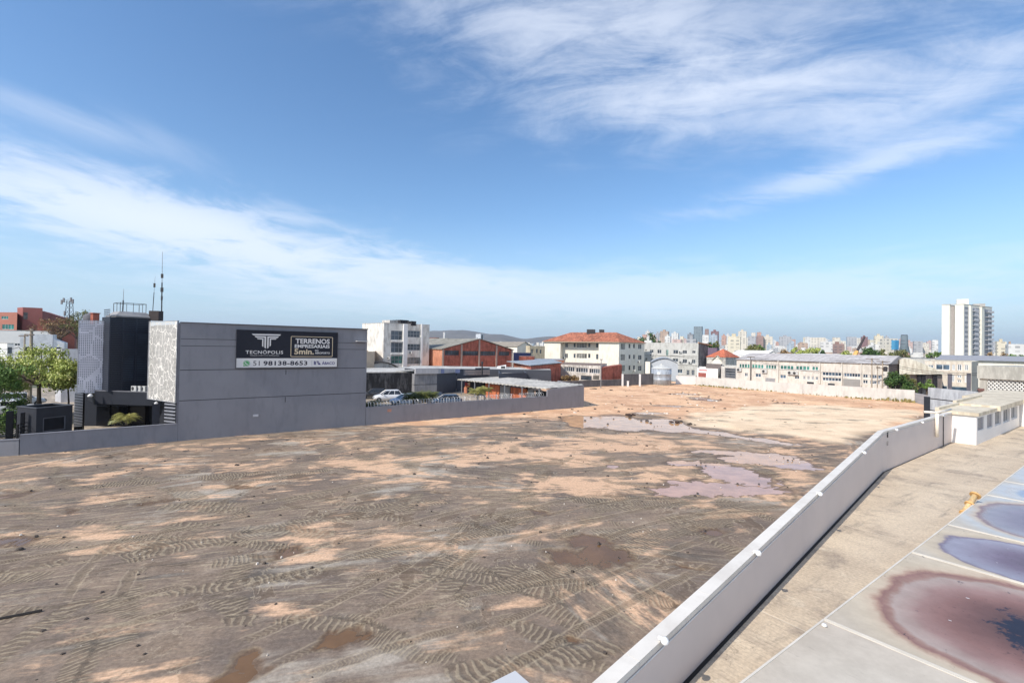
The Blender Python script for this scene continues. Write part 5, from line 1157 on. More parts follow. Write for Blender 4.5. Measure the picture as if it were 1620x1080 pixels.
# things behind the yard
ms = mk('sawshed', (110, 96, 88))
def barrel(name, label, cat, K_, Q_, depth, ze, za, mat, roof, azd=-36, z0=-.2, n=12, wins=()):
    K_, Q_ = Vector((K_.x, K_.y, 0)), Vector((Q_.x, Q_.y, 0)); e = (Q_-K_); dv = dirv(azd)*depth; r = thing(name, label, cat, ((K_.x+Q_.x)/2, (K_.y+Q_.y)/2, z0))
    arcp = [w3(K_+e*(i/n), ze+(za-ze)*math.sin(math.pi*i/n)) for i in range(n+1)]
    mb = MB(); mb.poly([w3(K_, z0), w3(Q_, z0)]+arcp[::-1]); mb.poly([p_+dv for p_ in [w3(K_, z0), w3(Q_, z0)]+arcp[::-1]]); mb.quad(w3(K_, z0), w3(K_+dv, z0), w3(K_+dv, ze), w3(K_, ze)); mb.quad(w3(Q_, z0), w3(Q_+dv, z0), w3(Q_+dv, ze), w3(Q_, ze)); mb.build('wall', mat, r)
    mb = MB(); o = -dv.normalized()*.4; c = (K_+Q_)/2
    for i in range(n):
        a_, b_ = arcp[i], arcp[i+1]; a_ = a_+Z3*.1; b_ = b_+Z3*.1; mb.obox(a_+o, b_-a_, dv-o*2, Z3*.1)
    mb.build('roof', roof, r); return r
barrel('barn_shed', 'low shed with a brown curved roof beside the grey side wall', 'shed', P(575, 580, 96), P(633, 580, 100), 10, zt_of(600, 584, 98), zt_of(604, 573.5, 98), MC['offwhite'], mk('brownroof', (104, 92, 84)))
bldg('white_roof_shed', 'flat white roofed shed above the black stained wall', 'shed', [Vector((*P(a, 585, y)[:2], 0)) for a, y in ((572, 78), (657, 82), (650, 96), (574, 92))], -.2, zt_of(610, 588.5, 79), MC['offwhite'], [], MC['roofpale'], par=.03)
ydk = 76; pA, pB = pw(572, 74), pw(656, 77.5)
wall_run('yard_wall', 'high grey wall streaked with black mould behind the white car', pA, pB, -.2, zt_of(610, 590.5, 75), .25, MC['darkconc'], 1, mk('copblack', (62, 62, 64)))
gA, gB, gC = pw(656.5, 76.5), pw(692, 78.5), pw(722, 83)
ws = thing('corrugated_shed', 'grey corrugated metal shed with a blue striped fascia at the back of the car park', 'shed', (gA.x, gA.y, -.2))
cor = mk('corrgrey', (142, 142, 144), .6, .08, .6, dirt=(110, 110, 118), pat=((.81, .59, 0), .35, .25, (112, 112, 116)))
mb = MB(); zc = zt_of(672, 591.5, 77); zm = zt_of(672, 608.5, 77); mb.prism([gA, gB, gB+V*8, gA+V*8], -.2, zm-.04); mb.prism([gA+V*.04, gB+V*.04, gB+V*8, gA+V*8], zm+.04, zc); mb.build('wall', cor, ws)
mb = MB(); mb.prism([gB+U*.02+V*.1, gC, gC+V*8, gB+U*.02+V*8], -.2, zc+.02); mb.build('side_wall', MC['anthracite'], ws)
mb = MB(); f0 = zt_of(672, 582.5, 77)
mb.prism([gA-V*.3, gB-V*.3, gB+V*.1, gA+V*.1], zc+.025, f0); mb.prism([gB-V*.3+U*.02, gC-V*.3, gC+V*.1, gB+V*.1+U*.02], zc+.026, f0, top=[f0, f0-.35, f0-.35, f0]); mb.build('fascia', mk('fasciagrey', (178, 176, 178), .6, .06, 1, pat=((.81, .59, 0), .5, .2, (150, 150, 156))), ws)
e = (gC-gA).normalized()
for a in (4.3, 7.3): mb = MB(); q = gA+U*a; mb.obox(w3(q-V*.33, zc+.05), U*.9, V*.028, Z3*(f0-zc-.25)); mb.build('blue_stripe', mk('stripeblue', (120, 130, 170), .6), ws)
mb = MB(); mb.poly([w3(p_, f0-.15) for p_ in (gA+V*.1, gB+V*.1, gC+V*.1, gC+V*8, gA+V*8)]); mb.build('roof', MC['roofpale'], ws)
bldg('white_roof_hall', 'long white roofed hall in front of the brick warehouse', 'warehouse', [Vector((*P(a, 585, y)[:2], 0)) for a, y in ((640, 88), (872, 91), (868, 102), (650, 100))], -.2, zt_of(730, 583.5, 88.5), MC['anthracite'], [], MC['roofpale'], par=.03)
# restaurant-like block with terrace railing
ts = thing('terrace_block', 'dark grey flat roofed block with a small pinkish roof railing beside the serrated canopy', 'building', (*pw(745, 84)[:2], -.2))
tA, tB, tC, tD = pw(723, 83.5), pw(748, 87), pw(776, 90), pw(735, 98)
mb = MB(); z1_ = zt_of(740, 593, 86); z2_ = zt_of(735, 583, 86); mb.prism([tA, tB, tC, tD], -.2, z1_); mb.build('wall', MC['anthracite'], ts)
mb = MB(); mb.prism([tA, tA+(tB-tA)*.42, tA+(tB-tA)*.42+V*.3, tA+V*.3], z1_, z2_); mb.prism([pw(752, 88.5), pw(775, 90.5), pw(775, 91), pw(752, 89)], z1_, zt_of(765, 582, 89)); mb.build('parapet', MC['anthracite'], ts)
s_ = thing('doorway', 'dark entrance', 'x'); bpy.data.objects.remove(s_)
mb = MB(); p_ = [pw(734.5, 85.6), pw(774, 88.5)]; e = (p_[1]-p_[0]).normalized(); L_ = (p_[1]-p_[0]).length
for i in range(22): mb.obox(w3(p_[0]+e*(L_*i/22)-V*.35, z1_+.02), e*.09, V*.05, Z3*.75)
for zz_ in (0, .72): mb.obox(w3(p_[0]-V*.37, z1_+.03+zz_), e*L_, V*.018, Z3*.09)
mb.build('roof_railing', mk('pinkrail', (176, 156, 146)), ts)
mb = MB(); q = P(762.5, 594, 86.5); mb.tube([(q.x, q.y, z1_), (q.x, q.y, zt_of(762, 574, 86.5))], .13, 8); mb.lathe((q.x, q.y, zt_of(762, 575, 86.5)), [(.22, 0), (.22, .3), (.02, .42)], 8); solo(mb, 'chimney_pipe', 'thin black chimney pipe standing behind the pinkish roof railing', 'chimney pipe', MC['darksteel'])
mb = MB(); q = pw(741, 80.5); mb.obox(w3(q, .0), U*2.2, V*.05, Z3*2.6); r = solo(mb, 'entrance_door', 'dark entrance opening beneath the red hanging sign', 'door', MC['blackm'])
# sign with a red and yellow fan
q = P(743, 607.5, 80); r = thing('hanging_sign', 'red and yellow fan shaped sign with a round emblem under the serrated canopy', 'sign', tuple(q))
mb = MB(); fan = [(-.85, .35), (-.75, -.38), (0, -.32), (.95, .28), (.95, .45), (.2, .1)]
mb.prism([(a, b) for a, b in fan], 0, .05); mb.v = [(q.x+v[0], q.y-.0-v[2], q.z+v[1]) for v in mb.v]; mb.build('board', mk('signred', (160, 36, 38), .5), r)
mb = MB(); mb.prism([(-.8, -.36), (0, -.3), (.93, .26), (.93, .12), (0, -.46), (-.8, -.52)], 0, .05); mb.v = [(q.x+v[0], q.y-.002-v[2], q.z+v[1]) for v in mb.v]; mb.build('yellow_band', mk('signyel', (222, 150, 50), .5), r)
mb = MB(); mb.tube([(q.x-.05, q.y-.05, q.z+.1), (q.x-.05, q.y-.11, q.z+.1)], .28, 16); mb.build('emblem', mk('signbeige', (210, 180, 150)), r)
def barrel_thing(px, py, Y, label, col):
    g = G(px, py) if Y is None else P(px, py, Y); mb = MB(); mb.lathe((g.x, g.y, -.01), [(.34, 0), (.42, .06), (.46, .9), (.4, 1.0), (.38, 1.02)], 14); solo(mb, 'planter', label, 'planter', mk('terracotta', col, .8), smooth=False)
barrel_thing(738, 621.5, None, 'terracotta drum planter by the dark entrance', (196, 120, 86))
bldg('flat_roof_block', 'dark grey box block standing on the pale canopy roof', 'building', [Vector((*P(a, 600, y)[:2], 0)) for a, y in ((789, 80), (833, 84), (826, 96), (788, 93))], -.2, zt_of(800, 591, 81), MC['anthracite'], [], MC['roofpale'], coping=MC['anthracite'])
for i, (a, b) in enumerate(((842, 854),)): 
    q = P(846, 603, 84); mb = MB(); mb.box((q.x, q.y, q.z+.1), (1.7, .9, .7), 36); solo(mb, 'roof_vent', 'grey vent box on the pale canopy roof', 'roof vent', MC['fencegrey'])
q = P(793.5, 583, 95); r = thing('roof_cooler', 'white evaporative cooler hood on the long white roof', 'roof cooler', (q.x, q.y, q.z-.2)); mb = MB(); mb.prism([(q.x-.9, q.y-.6), (q.x+.9, q.y-.6), (q.x+.9, q.y+.6), (q.x-.9, q.y+.6)], q.z-.2, 0, top=[q.z+.45, q.z+.8, q.z+.8, q.z+.45]); mb.build('hood', MC['white'], r); mb = MB(); mb.obox((q.x-.1, q.y-.65, q.z-.05), (.8, 0, 0), (0, .04, 0), (0, 0, .55)); mb.build('intake_grille', MC['darksteel'], r)
q = pw(838, 68); ac_unit((q.x-.2, q.y+1.4, 1.6), 10, 'white box unit hanging under the serrated canopy', 1.1)
# second brick group
Y2 = 96; bp = [Vector((*P(a, 590, y)[:2], 0)) for a, y in ((840, 92), (887, 100), (868, 118), (812, 112))]
r = bldg('brick_shed', 'weathered brick shed with a sloping metal roof right of the brick warehouse', 'shed', bp, -.2, zt_of(840, 580.5, 92), MC['brick'], [], MC['roofmetal'], par=.4)
mb = MB(); za_, zb_ = zt_of(840, 579.5, 92), zt_of(887, 575, 100); mb.prism(bp, zt_of(840, 581, 92), 1, top=[za_, zb_, zb_+.2, za_+.1]); mb.build('upper_wall', MC['brick'], r)
mb = MB(); mb.prism([bp[0]-U*.3-V*.2, bp[1]+U*.3-V*.2, bp[2]+U*.3, bp[3]-U*2], 1, 2, top=[za_+.28, zb_+.28, zb_+.5, za_+.4]); n_ = len(mb.v)//2; mb.v = [(v[0], v[1], mb.v[i+4][2]-.15) if i < 4 else v for i, v in enumerate(mb.v)]; mb.build('roof_sheet', MC['roofmetal'], r)
bldg('brick_shed', 'low orange wall beside the weathered brick shed', 'shed', [Vector((*P(a, 590, y)[:2], 0)) for a, y in ((813, 108), (839.5, 93), (841, 96), (816, 111))], -.2, zt_of(826, 579, 100), MC['brickor'], [], MC['roofgrey'], par=.03)
bldg('metal_roof_shed', 'shed with a shiny pale metal roof between the brick shed and the cream flats', 'shed', [Vector((*P(a, 572, y)[:2], 0)) for a, y in ((846, 122), (893, 126), (888, 142), (840, 138))], -.2, zt_of(868, 569.5, 123), MC['brickor'], [], MC['roofmetal'], par=.03)
bldg('brick_shed', 'small orange brick parapet block above the weathered brick shed', 'shed', [Vector((*P(a, 565, y)[:2], 0)) for a, y in ((821, 126), (845.5, 127), (846, 131), (822, 130))], -.2, zt_of(833, 563.5, 126), MC['brick'], [], MC['roofpale'], par=.03)
bldg('blue_shed', 'dark blue clad shed wall in front of the beige houses', 'shed', [Vector((*P(a, 562, y)[:2], 0)) for a, y in ((812, 140), (838.5, 142), (840, 150), (812, 150))], -.2, zt_of(825, 558, 140), mk('clblue', (46, 56, 98)), [], MC['roofgrey'], par=.03)
for i, (a, b, y, Yh, ap, c, l) in enumerate(((800, 824, 548.5, 165, 541.5, 'beige', 'leftmost of three beige gabled sheds right of the brick warehouse'), (818, 842, 548.5, 160, 541.5, 'cream', 'middle of three beige gabled sheds right of the brick warehouse'))):
    gable('gabled_shed', l, 'shed', Vector((*P(a, 560, Yh)[:2], 0)), Vector((*P(b, 560, Yh+6)[:2], 0)), 14, zt_of(a, y, Yh), zt_of((a+b)/2, ap, Yh+3), MC[c], [], mk('greyroof2', (150, 140, 124)))
bldg('beige_building', 'rightmost beige building with small white and dark windows left of the cream flats', 'building', bx2(838, 150, 832, 862, -60, 62), -.2, zt_of(845, 547, 150), MC['beige'], [(1, (840, 552, 844, 559), dict(g='glasslit')), (1, (848, 552, 851, 558), dict(g='glassdark')), (1, (854, 553, 857, 559), dict(g='glassdark'))], MC['greyroof2'])
# ---- cream flats with a hipped tile roof
Y0 = 150; Kc = pw(979, Y0); Lf = hitx(Kc, -62, 860.5); Rc = hitx(Kc, 52, 1019.5); zc = zt_of(979, 541.5, Y0)
eF = (Kc-Lf).normalized(); oF = Vector((eF.y, -eF.x, 0)); oF = -oF if oF.y > 0 else oF
sp = lambda px: rayface(Lf, Kc, px, 560)[0]
Lw = sp(886.5); Rw = sp(947); Lt = (Kc-Lf).length; rec = 2.2
foot = [Lf, Lf+eF*Lw, Lf+eF*Lw-oF*rec, Lf+eF*Rw-oF*rec, Lf+eF*Rw, Kc, Rc, Lf+(Rc-Kc)]
W = []
for rr_, rows in (((0), ()),): pass
for y0, y1 in ((542.5, 549.5), (559, 566.5)):
    W += [(2, (887.5, y0-.5, 891, y1+1), {}), (2, (894, y0, 898.5, y1), dict(f='white')), (2, (907.5, y0+.3, 910.5, y1-.6), {}), (2, (912, y0, 928.5, y1+.3), dict(f='white', nx=4, g='glasslit')), (2, (930.5, y0+.3, 934, y1-.6), {}), (2, (943, y0+(1 if y0 > 550 else 0), 946.6, y1+(1.5 if y0 > 550 else 0)), dict(g='glassdark'))]
for y0, y1 in ((544, 550.5), (561, 567.5), (578, 585)):
    W += [(5, (982, y0-.5, 989, y1+2), dict(g='glasslit')), (5, (994.5, y0, 997.5, y1), {}), (5, (1001.5, y0, 1004.5, y1), {}), (5, (1009.5, y0+.5, 1015, y1+1.5), dict(g='glassdark', f='white'))]
r = bldg('apartment_block', 'three storey cream block of flats with an orange tiled hip roof', 'apartment block', foot, -.2, zc, MC['cream'], W, MC['roofgrey'], par=.05)
mb = MB(); inset = lambda p_, d_: p_; hr = zt_of(935, 525.5, Y0+9)
o_ = .55; a0 = Lf+oF*o_-eF*o_; b0_ = Kc+oF*o_+eF*(o_*.3); c0_ = Rc+eF*o_; d0_ = Lf+(Rc-Kc)-eF*o_
mid1 = (a0+d0_)/2+eF*5.5; mid2 = (b0_+c0_)/2-eF*5.5
R1_, R2_ = w3(mid1, hr), w3(mid2, hr); zz_ = zc+.12
for q_ in ((a0, b0_, R2_, R1_), (c0_, d0_, R1_, R2_)): mb.quad(w3(q_[0], zz_), w3(q_[1], zz_), q_[2], q_[3])
mb.poly([w3(b0_, zz_), w3(c0_, zz_), R2_]); mb.poly([w3(d0_, zz_), w3(a0, zz_), R1_]); mb.poly([w3(p_, zz_-.01) for p_ in (a0, b0_, c0_, d0_)]); mb.build('roof', MC['tile'], r)
mb = MB()
for k_, (a_, b_) in enumerate(((a0, b0_), (b0_, c0_), (c0_, d0_), (d0_, a0))): mb.obox(w3(a_, zc-.12), b_-a_, (0, .1, 0), Z3*.2)
mb.build('edge_strip', mk('gutcream', (190, 170, 140)), r)  # cream eaves gutter
for px_, w_ in ((935, 2.6), (952, 1.5)):
    q = P(px_, 526, Y0+10); mb = MB(); mb.box((q.x, q.y, hr+.2), (w_, 1.6, 1.6), 20); mb.build('roof_vent', MC['darksteel'], r)
for px, py, l in ((1009, 572, 'white air conditioner at the middle floor corner of the cream flats'), (1002, 586, 'white air conditioner low on the cream flats side wall'), (889, 566, 'white air conditioner in the recess of the cream flats')):
    s, z = rayface(Kc, Rc, px, py) if px > 950 else rayface(Lf, Kc, px, py); e = (Rc-Kc).normalized() if px > 950 else eF; base = Kc if px > 950 else Lf-oF*rec; c = w3(base+e*s, z)+Vector((e.y, -e.x, 0))*.35*(1); ac_unit(c-Z3*.3, 36, l, 1.1)
# brick row before the flats
Yb = 112
r = bldg('brick_shed', 'open brick shed with clerestory windows and mossy roof before the cream flats', 'shed', [Vector((*P(a, 585, y)[:2], 0)) for a, y in ((887, 108), (951, 102.5), (960, 122), (892, 126))], -.2, zt_of(915, 577.5, 105), MC['offwhite'],
     [(0, (892, 580, 909, 587.5), dict(f='white', nx=5)), (0, (911, 581.5, 930, 589), dict(f='white', nx=5)), (0, (932, 583, 949, 590.5), dict(f='white', nx=5)), (0, (919, 594, 936, 601), {}), (0, (938, 594, 948, 600), dict(g='glasslit'))], mk('mossroof', (152, 140, 124), .9, .15, .4, dirt=(110, 70, 56), dirtf=.7), par=.03)
p_ = [pw(951.5, 102), pw(984, 106), pw(982, 112), pw(952, 108)]
r = bldg('brick_shed', 'square ended brick shed right of the clerestory shed', 'shed', p_, -.2, zt_of(960, 583, 103), MC['brick'], [], MC['mossroof'], par=.4)
mb = MB(); za_, zb_ = zt_of(951, 581.5, 102), zt_of(984, 577, 106); z_ = zt_of(960, 583, 103); mb.prism(p_, z_, 1, top=[za_, zb_, zb_, za_]); mb.build('upper_wall', MC['brick'], r)
# grey boundary fences at the far side of the lot
f0_, f1_, f2_ = G(918.5, 613), G(985, 610.6), G(1044, 608.8)
wall_run('boundary_wall', 'far grey boundary wall, its lower stretch left of the steel silo', f0_-U*8, f1_, -.2, zt_of(950, 601.5, f1_.y-4), .2, MC['fencegrey'], 1, MC['concrete'])
wall_run('boundary_wall', 'far grey boundary wall, its taller stretch ending at the steel silo', f1_+U*.05, f2_, -.2, zt_of(1015, 591.5, (f1_.y+f2_.y)/2), .2, MC['fencegrey'], 1, MC['copgrey2'] if 'copgrey2' in MC else MC['concrete'])
for px, l in ((984.5, 'left of two pale pilasters on the far grey wall'), (1012, 'right of two pale pilasters on the far grey wall')):
    q = G(px, 611); mb = MB(); mb.box((q.x, q.y-.1, 1.2), (.35, .3, 2.9)); solo(mb, 'gate_post', l, 'post', MC['white'])
q = G(990.5, 611.5); mb = MB(); mb.box((q.x, q.y-1.5, .6), (.35, .35, 1.4)); mb.box((q.x, q.y-1.5, 1.32), (.45, .45, .06)); solo(mb, 'bollard', 'short white post in front of the far grey wall', 'post', MC['white'])
pole(950.5, 611, 568, 95, 'tall thin grey pole before the brick sheds', ((.99, .3),), .11, 'steel')
# ---- grey-white long block
Kg = pw(1104.5, 152); Lg = hitx(Kg, -58, 1019); Rg = hitx(Kg, 54, 1120); zg = zt_of(1104, 542.5, 152)
W = []
for a, b, y0, y1, k in ((1020.5, 1023.5, 552.5, 555, 0), (1028, 1034, 553, 558, 1), (1040, 1046.5, 553, 559, 1), (1053.5, 1057.5, 553, 563.5, 2), (1065, 1073, 553.5, 559.5, 1), (1080, 1087, 554, 559.5, 1), (1095, 1100.5, 554.5, 559, 1),
                        (1021, 1024, 566, 570, 0), (1029, 1034, 566, 571, 1), (1040, 1047, 566, 571, 1), (1064, 1073, 567, 572, 1), (1080, 1087, 568, 574.5, 1), (1094.5, 1100.5, 568.5, 575, 1), (1086, 1091, 585, 593.5, 1), (1094, 1099, 585, 594, 1), (1072, 1079.5, 584, 590, 3)):
    W.append((0, (a, y0, b, y1), dict(g=('glasslit', 'glassdark', 'glassgreen', 'glassblue')[k], f='white' if k else None)))
gwm = mk('greywhite', (200, 198, 190), .85, .04, .4, dirt=(160, 156, 148), dirtf=.3)
r = bldg('factory_block', 'long three storey grey white block behind the steel silo', 'building', [Lg, Kg, Rg, Lg+(Rg-Kg)], -.2, zg, gwm, W, mk('oroof', (190, 120, 84)), par=.03)
face_part(r, Kg, Rg, (1105, 543.5, 1119.5, 600), mk('sideconc', (150, 142, 140), .9, .1, .6, dirt=(90, 84, 84), dirtf=.9), 'side_wall')
for y in (562, 576): face_part(r, Lg, Kg, (1020, y, 1103, y+.8), mk('bandg', (176, 172, 164)), 'sill_band', th=.12)
e = (Rg-Kg).normalized(); mb = MB(); mb.obox(w3(Kg, zg+.0)-e*.5-V*.5, e*((Rg-Kg).length+2.5), V*.4, Z3*.3); mb.v = [(v[0], v[1], v[2]-max(0, (Vector((v[0], v[1], 0))-Kg).dot(e))*.11) for v in mb.v]; mb.build('tile_edge', mk('oredge', (214, 150, 104)), r)
for px, py, l in ((1076.5, 557, 'air conditioner between upper windows of the grey white block'), (1077, 572.5, 'air conditioner left of the lower windows of the grey white block'), (1091.5, 573.5, 'air conditioner right of the lower windows of the grey white block'), (1031, 561.5, 'air conditioner at the left end of the grey white block')):
    s, z = rayface(Lg, Kg, px, py); e = (Kg-Lg).normalized(); o2 = Vector((e.y, -e.x, 0)); o2 = -o2 if o2.y > 0 else o2; ac_unit(w3(Lg+e*s, z-.3)+o2*.35, 30, l, 1.2)
# silo and arched warehouse
g = G(1047.5, 609.3); Ys = g.y; Rs = 15.2/746*Ys; zs = zt_of(1047, 583, Ys); r = thing('silo', 'round galvanised steel silo with a conical lid at the far side of the lot', 'silo', (g.x, g.y, -.2))
mb = MB(); mb.lathe((g.x, g.y+Rs*.3, 0), [(Rs, -.2), (Rs, zs*.33), (Rs*1.008, zs*.33+.02), (Rs*1.008, zs*.33+.1), (Rs, zs*.33+.12), (Rs, zs*.66), (Rs*1.008, zs*.66+.02), (Rs*1.008, zs*.66+.1), (Rs, zs*.66+.12), (Rs, zs)], 40)
mb.build('shell', mk('silosteel', (168, 178, 188), .38, .06, .8, metal=.1, dirt=(130, 136, 142), dirtf=.4), r, True)
mb = MB(); zk = zt_of(1047, 577, Ys); mb.lathe((g.x, g.y+Rs*.3, 0), [(Rs*1.03, zs), (Rs*1.03, zs+.05), (Rs*.45, zs+(zk-zs)*.7), (.25, zk), (.25, zk+.2), (.02, zk+.22)], 40); mb.build('lid', mk('silolid', (200, 200, 192), .5), r)
barrel('arched_warehouse', 'pale grey arch roofed warehouse directly behind the silo', 'warehouse', P(1029, 590, 128), P(1072.5, 590, 124), 18, zt_of(1030, 574, 126), zt_of(1050, 567, 126), mk('archgrey', (176, 182, 188), .7, .05, .5), mk('archroof', (160, 168, 176), .6), azd=17)
bldg('cream_column_house', 'narrow cream wall strip between the cream flats and the arched warehouse', 'building', [pw(1021, 128), pw(1028.5, 127), pw(1029, 131), pw(1022, 132)], -.2, zt_of(1025, 572, 128), MC['cream'], [], MC['fencegrey'], par=.02)
yw = mk('yellowwall', (222, 214, 170), .85, .05, .4)
wall_run('garden_wall', 'low white wall with a yellow and dark base strip right of the silo', G(1066, 609.5)+Vector((1.5, 3, 0)), G(1100.5, 609), -.2, zt_of(1085, 594.5, 109), .2, MC['white'], 1, MC['white'])
# white wall along the right side of the lot
d0, d1_, d2x = G(1100.5, 609.7), G(1270, 624.2), G(1447, 637.2)
wh = mk('whitewall', (206, 202, 194), .85, .07, .4, dirt=(176, 172, 164), dirtf=.15)
wall_run('boundary_wall', 'long weathered white wall along the far right side of the lot, upper half', d0, d1_-(d1_-d0).normalized()*.03, -.2, zt_of(1185, 601, (d0.y+d1_.y)/2), .2, wh, 1, None)
wall_run('boundary_wall', 'long weathered white wall along the far right side of the lot, nearer half ending at the metal panels', d1_, d2x, -.2, zt_of(1355, 611.5, (d1_.y+d2x.y)/2), .2, wh, 1, None)
mb = MB(); rr_ = random.Random(3)
for i in range(900):
    t = rr_.random(); q = d0+(d2x-d0)*t; k = V*0-Vector((.4, .6, 0))*abs(rr_.gauss(0, 1.2)); h = rr_.uniform(.1, .45)*(1.6 if t > .9 else 1); x = q+k+Vector((rr_.uniform(-.3, .3), 0, 0)); a = rr_.uniform(0, 3.1); dd = Vector((math.cos(a), math.sin(a), 0))*.12
    mb.quad(x-dd, x+dd, x+dd*.6+Z3*h+Vector((rr_.uniform(-.15, .15), 0, 0)), x-dd*.6+Z3*h)
o = solo(mb, 'weeds', 'scruffy weeds along the foot of the long white wall', 'weeds', leafmat('weedleaf', (120, 116, 70), (160, 146, 96)), kind='stuff', fixn=False)
# small buildings behind the white wall
r = bldg('workshop', 'small white workshop with a faded red sign band and a reddish shutter', 'workshop', [pw(1103, 118), pw(1136, 113), pw(1140, 124), pw(1106, 128)], -.2, zt_of(1118, 582.5, 115), MC['white'], [(0, (1105, 589.5, 1117, 595.5), dict(g='redshut' if 'redshut' in MC else 'glasslit'))] if False else [], MC['roofgrey'])
face_part(r, pw(1103, 118), pw(1136, 113), (1105, 589.5, 1117, 596), mk('redshut', (160, 84, 72)), 'shutter'); face_part(r, pw(1103, 118), pw(1136, 113), (1106, 584.3, 1118.5, 586), mk('fadedred', (205, 120, 120)), 'sign_band')
r = bldg('garage', 'grey garage with an open slatted shutter left of the long white warehouse', 'garage', [pw(1141, 112), pw(1166, 108), pw(1170, 118), pw(1145, 122)], -.2, zt_of(1152, 579.5, 110), gwm, [(0, (1146.5, 582, 1164, 598), dict(g='glassdark', f='steel', nx=1, ny=4, bar=.22))], MC['roofgrey'])
bldg('dark_shed', 'dark fronted low shed under the cream gable', 'shed', [pw(1117, 124), pw(1141, 121), pw(1143, 128), pw(1119, 131)], -.2, zt_of(1128, 576.5, 122), mk('shedbrown', (120, 108, 104)), [], MC['roofgrey'])
gable('cream_gable_house', 'small cream gable fronted house under the orange hip roof', 'house', pw(1127.5, 132), pw(1141.5, 130), 10, zt_of(1128, 570, 132), zt_of(1134.5, 563.5, 131), MC['cream'], [], mk('creamroof', (214, 196, 160)), azd=24)
hp = bx2(1148, 150, 1118, 1170, -60, 54); zh = zt_of(1140, 565, 150); zpk = zt_of(1143, 551.5, 156)
r = bldg('tile_roof_house', 'house with a bright orange hipped tile roof left of the long white warehouse', 'house', hp, -.2, zh, MC['offwhite'], [], MC['tile'], par=.02)
mb = MB(); c = sum(hp, Vector())/4
for i in range(4): a_, b_ = hp[i], hp[(i+1) % 4]; a_ = c+(a_-c)*1.06; b_ = c+(b_-c)*1.06; mb.poly([w3(a_, zh+.02), w3(b_, zh+.02), w3(c, zpk)])
mb.build('hip_roof', mk('tilebright', (214, 108, 62), .85, .2, 1.2, dirt=(150, 80, 54)), r)
bldg('purple_house', 'dull purple walled house right of the grey white block', 'house', [pw(1119.5, 175), pw(1134, 172), pw(1138, 185), pw(1122, 188)], -.2, zt_of(1126, 550, 173), mk('purplew', (120, 96, 116)), [], MC['roofgrey'])
# long white warehouse
DL = dirv(-40.5); Kw = pw(1405.5, 86); Lw_ = hitx(Kw, -40.5, 1165.5); zw = zt_of(1405, 576, 86)
dw = (Kw-Lw_).normalized(); ow_ = Vector((dw.y, -dw.x, 0)); ow_ = -ow_ if ow_.dot(Kw) > 0 else ow_
mk('whse', (214, 208, 196), .8, .04, .4, dirt=(180, 172, 158), dirtf=.4)
Rw_ = hitx(Kw, 49.5, 1422.5); W = []
for a, b in ((1169, 1186.5), (1189, 1208.5), (1211, 1228.5), (1234, 1256), (1258.5, 1281.5), (1284, 1295)):
    t = (a+b)/2; yc = 575.6+(t-1169)*.036; W.append((0, (a, yc-.8, b, yc+6.2), dict(g='glassgreen', f='white', nx=4 if b-a > 14 else 2, bar=.12)))
for a, b in ((1178, 1183), (1195, 1204), (1234, 1243.5), (1257, 1264.5), (1270.5, 1274.5), (1277, 1281), (1283.5, 1287.5), (1290, 1294.5)):
    t = (a+b)/2; yc = 589.5+(t-1178)*.052; W.append((0, (a, yc, b, yc+5.6), dict(g='glassblue', f='white')))
for a, b, y, h in ((1301, 1331, 588.3, 6), (1335, 1361, 590, 6), (1365, 1373, 591.5, 6), (1376, 1397, 592.5, 6), (1301, 1331, 597, 5.5), (1365, 1373, 600.5, 6), (1376, 1392, 601.5, 6)):
    W.append((0, (a, y+.2, b, y+h), dict(g='glassblue', f='white', nx=6 if b-a > 12 else 2, bar=.07)))
r = bldg('white_warehouse', 'very long white warehouse with green tinted office windows behind the white boundary wall', 'warehouse', [Lw_, Kw, Rw_, Lw_+(Rw_-Kw)], -.2, zw, MC['whse'], W, MC['roofgrey'], par=.03)
face_part(r, Lw_, Kw, (1334, 599.5, 1361, 613), mk('shutgrey', (150, 148, 144), .6, .05, 1, pat=('z', .25, .4, (118, 116, 112))), 'roller_shutter')
face_part(r, Lw_, Kw, (1211, 598, 1226, 605), mk('doorgrey', (148, 148, 150)), 'door')
for a in (1187.8, 1231.5, 1297.5, 1332.5, 1363): face_part(r, Lw_, Kw, (a-.8, 567+(a-1165)*.037+1, a+.8, 600+(a-1165)*.05), MC['whse'], 'pilaster', th=.3)
for a, b, y in ((1277, 1287.5, 604), (1310, 1320.5, 606.5)): o = face_part(r, Lw_, Kw, (a, y, b, y+2.6), MC['dark'], 'sign_plate', th=.1)
face_part(r, Lw_, Kw, (1167, 583.5, 1297, 584.5), mk('bandw', (180, 172, 160)), 'string_course', th=.06)
mb = MB(); wd = (Rw_-Kw); wn_ = wd.normalized(); rid = 8.0; b1, b2 = Lw_+ow_*.3-dw*.2, Kw+ow_*.3+dw*.2; zr = zw+1.55
mb.add([w3(b1, zw+.02), w3(b2, zw+.02), w3(b2+wn_*rid, zr), w3(b1+wn_*rid, zr), w3(b1+wn_*rid*2, zw), w3(b2+wn_*rid*2, zw)], [(0, 1, 2, 3), (3, 2, 5, 4), (1, 5, 2), (0, 3, 4)]); mb.build('roof_sheet', mk('whroof', (206, 200, 194), .8, .07, .2, dirt=(166, 158, 154), dirtf=.7, pat=(tuple(dw), 1.1, .12, (140, 134, 130))), r)
face_part(r, Kw, Rw_, (1406, 576, 1422, 612), mk('darkside', (120, 106, 98), .9, .1), 'side_wall')
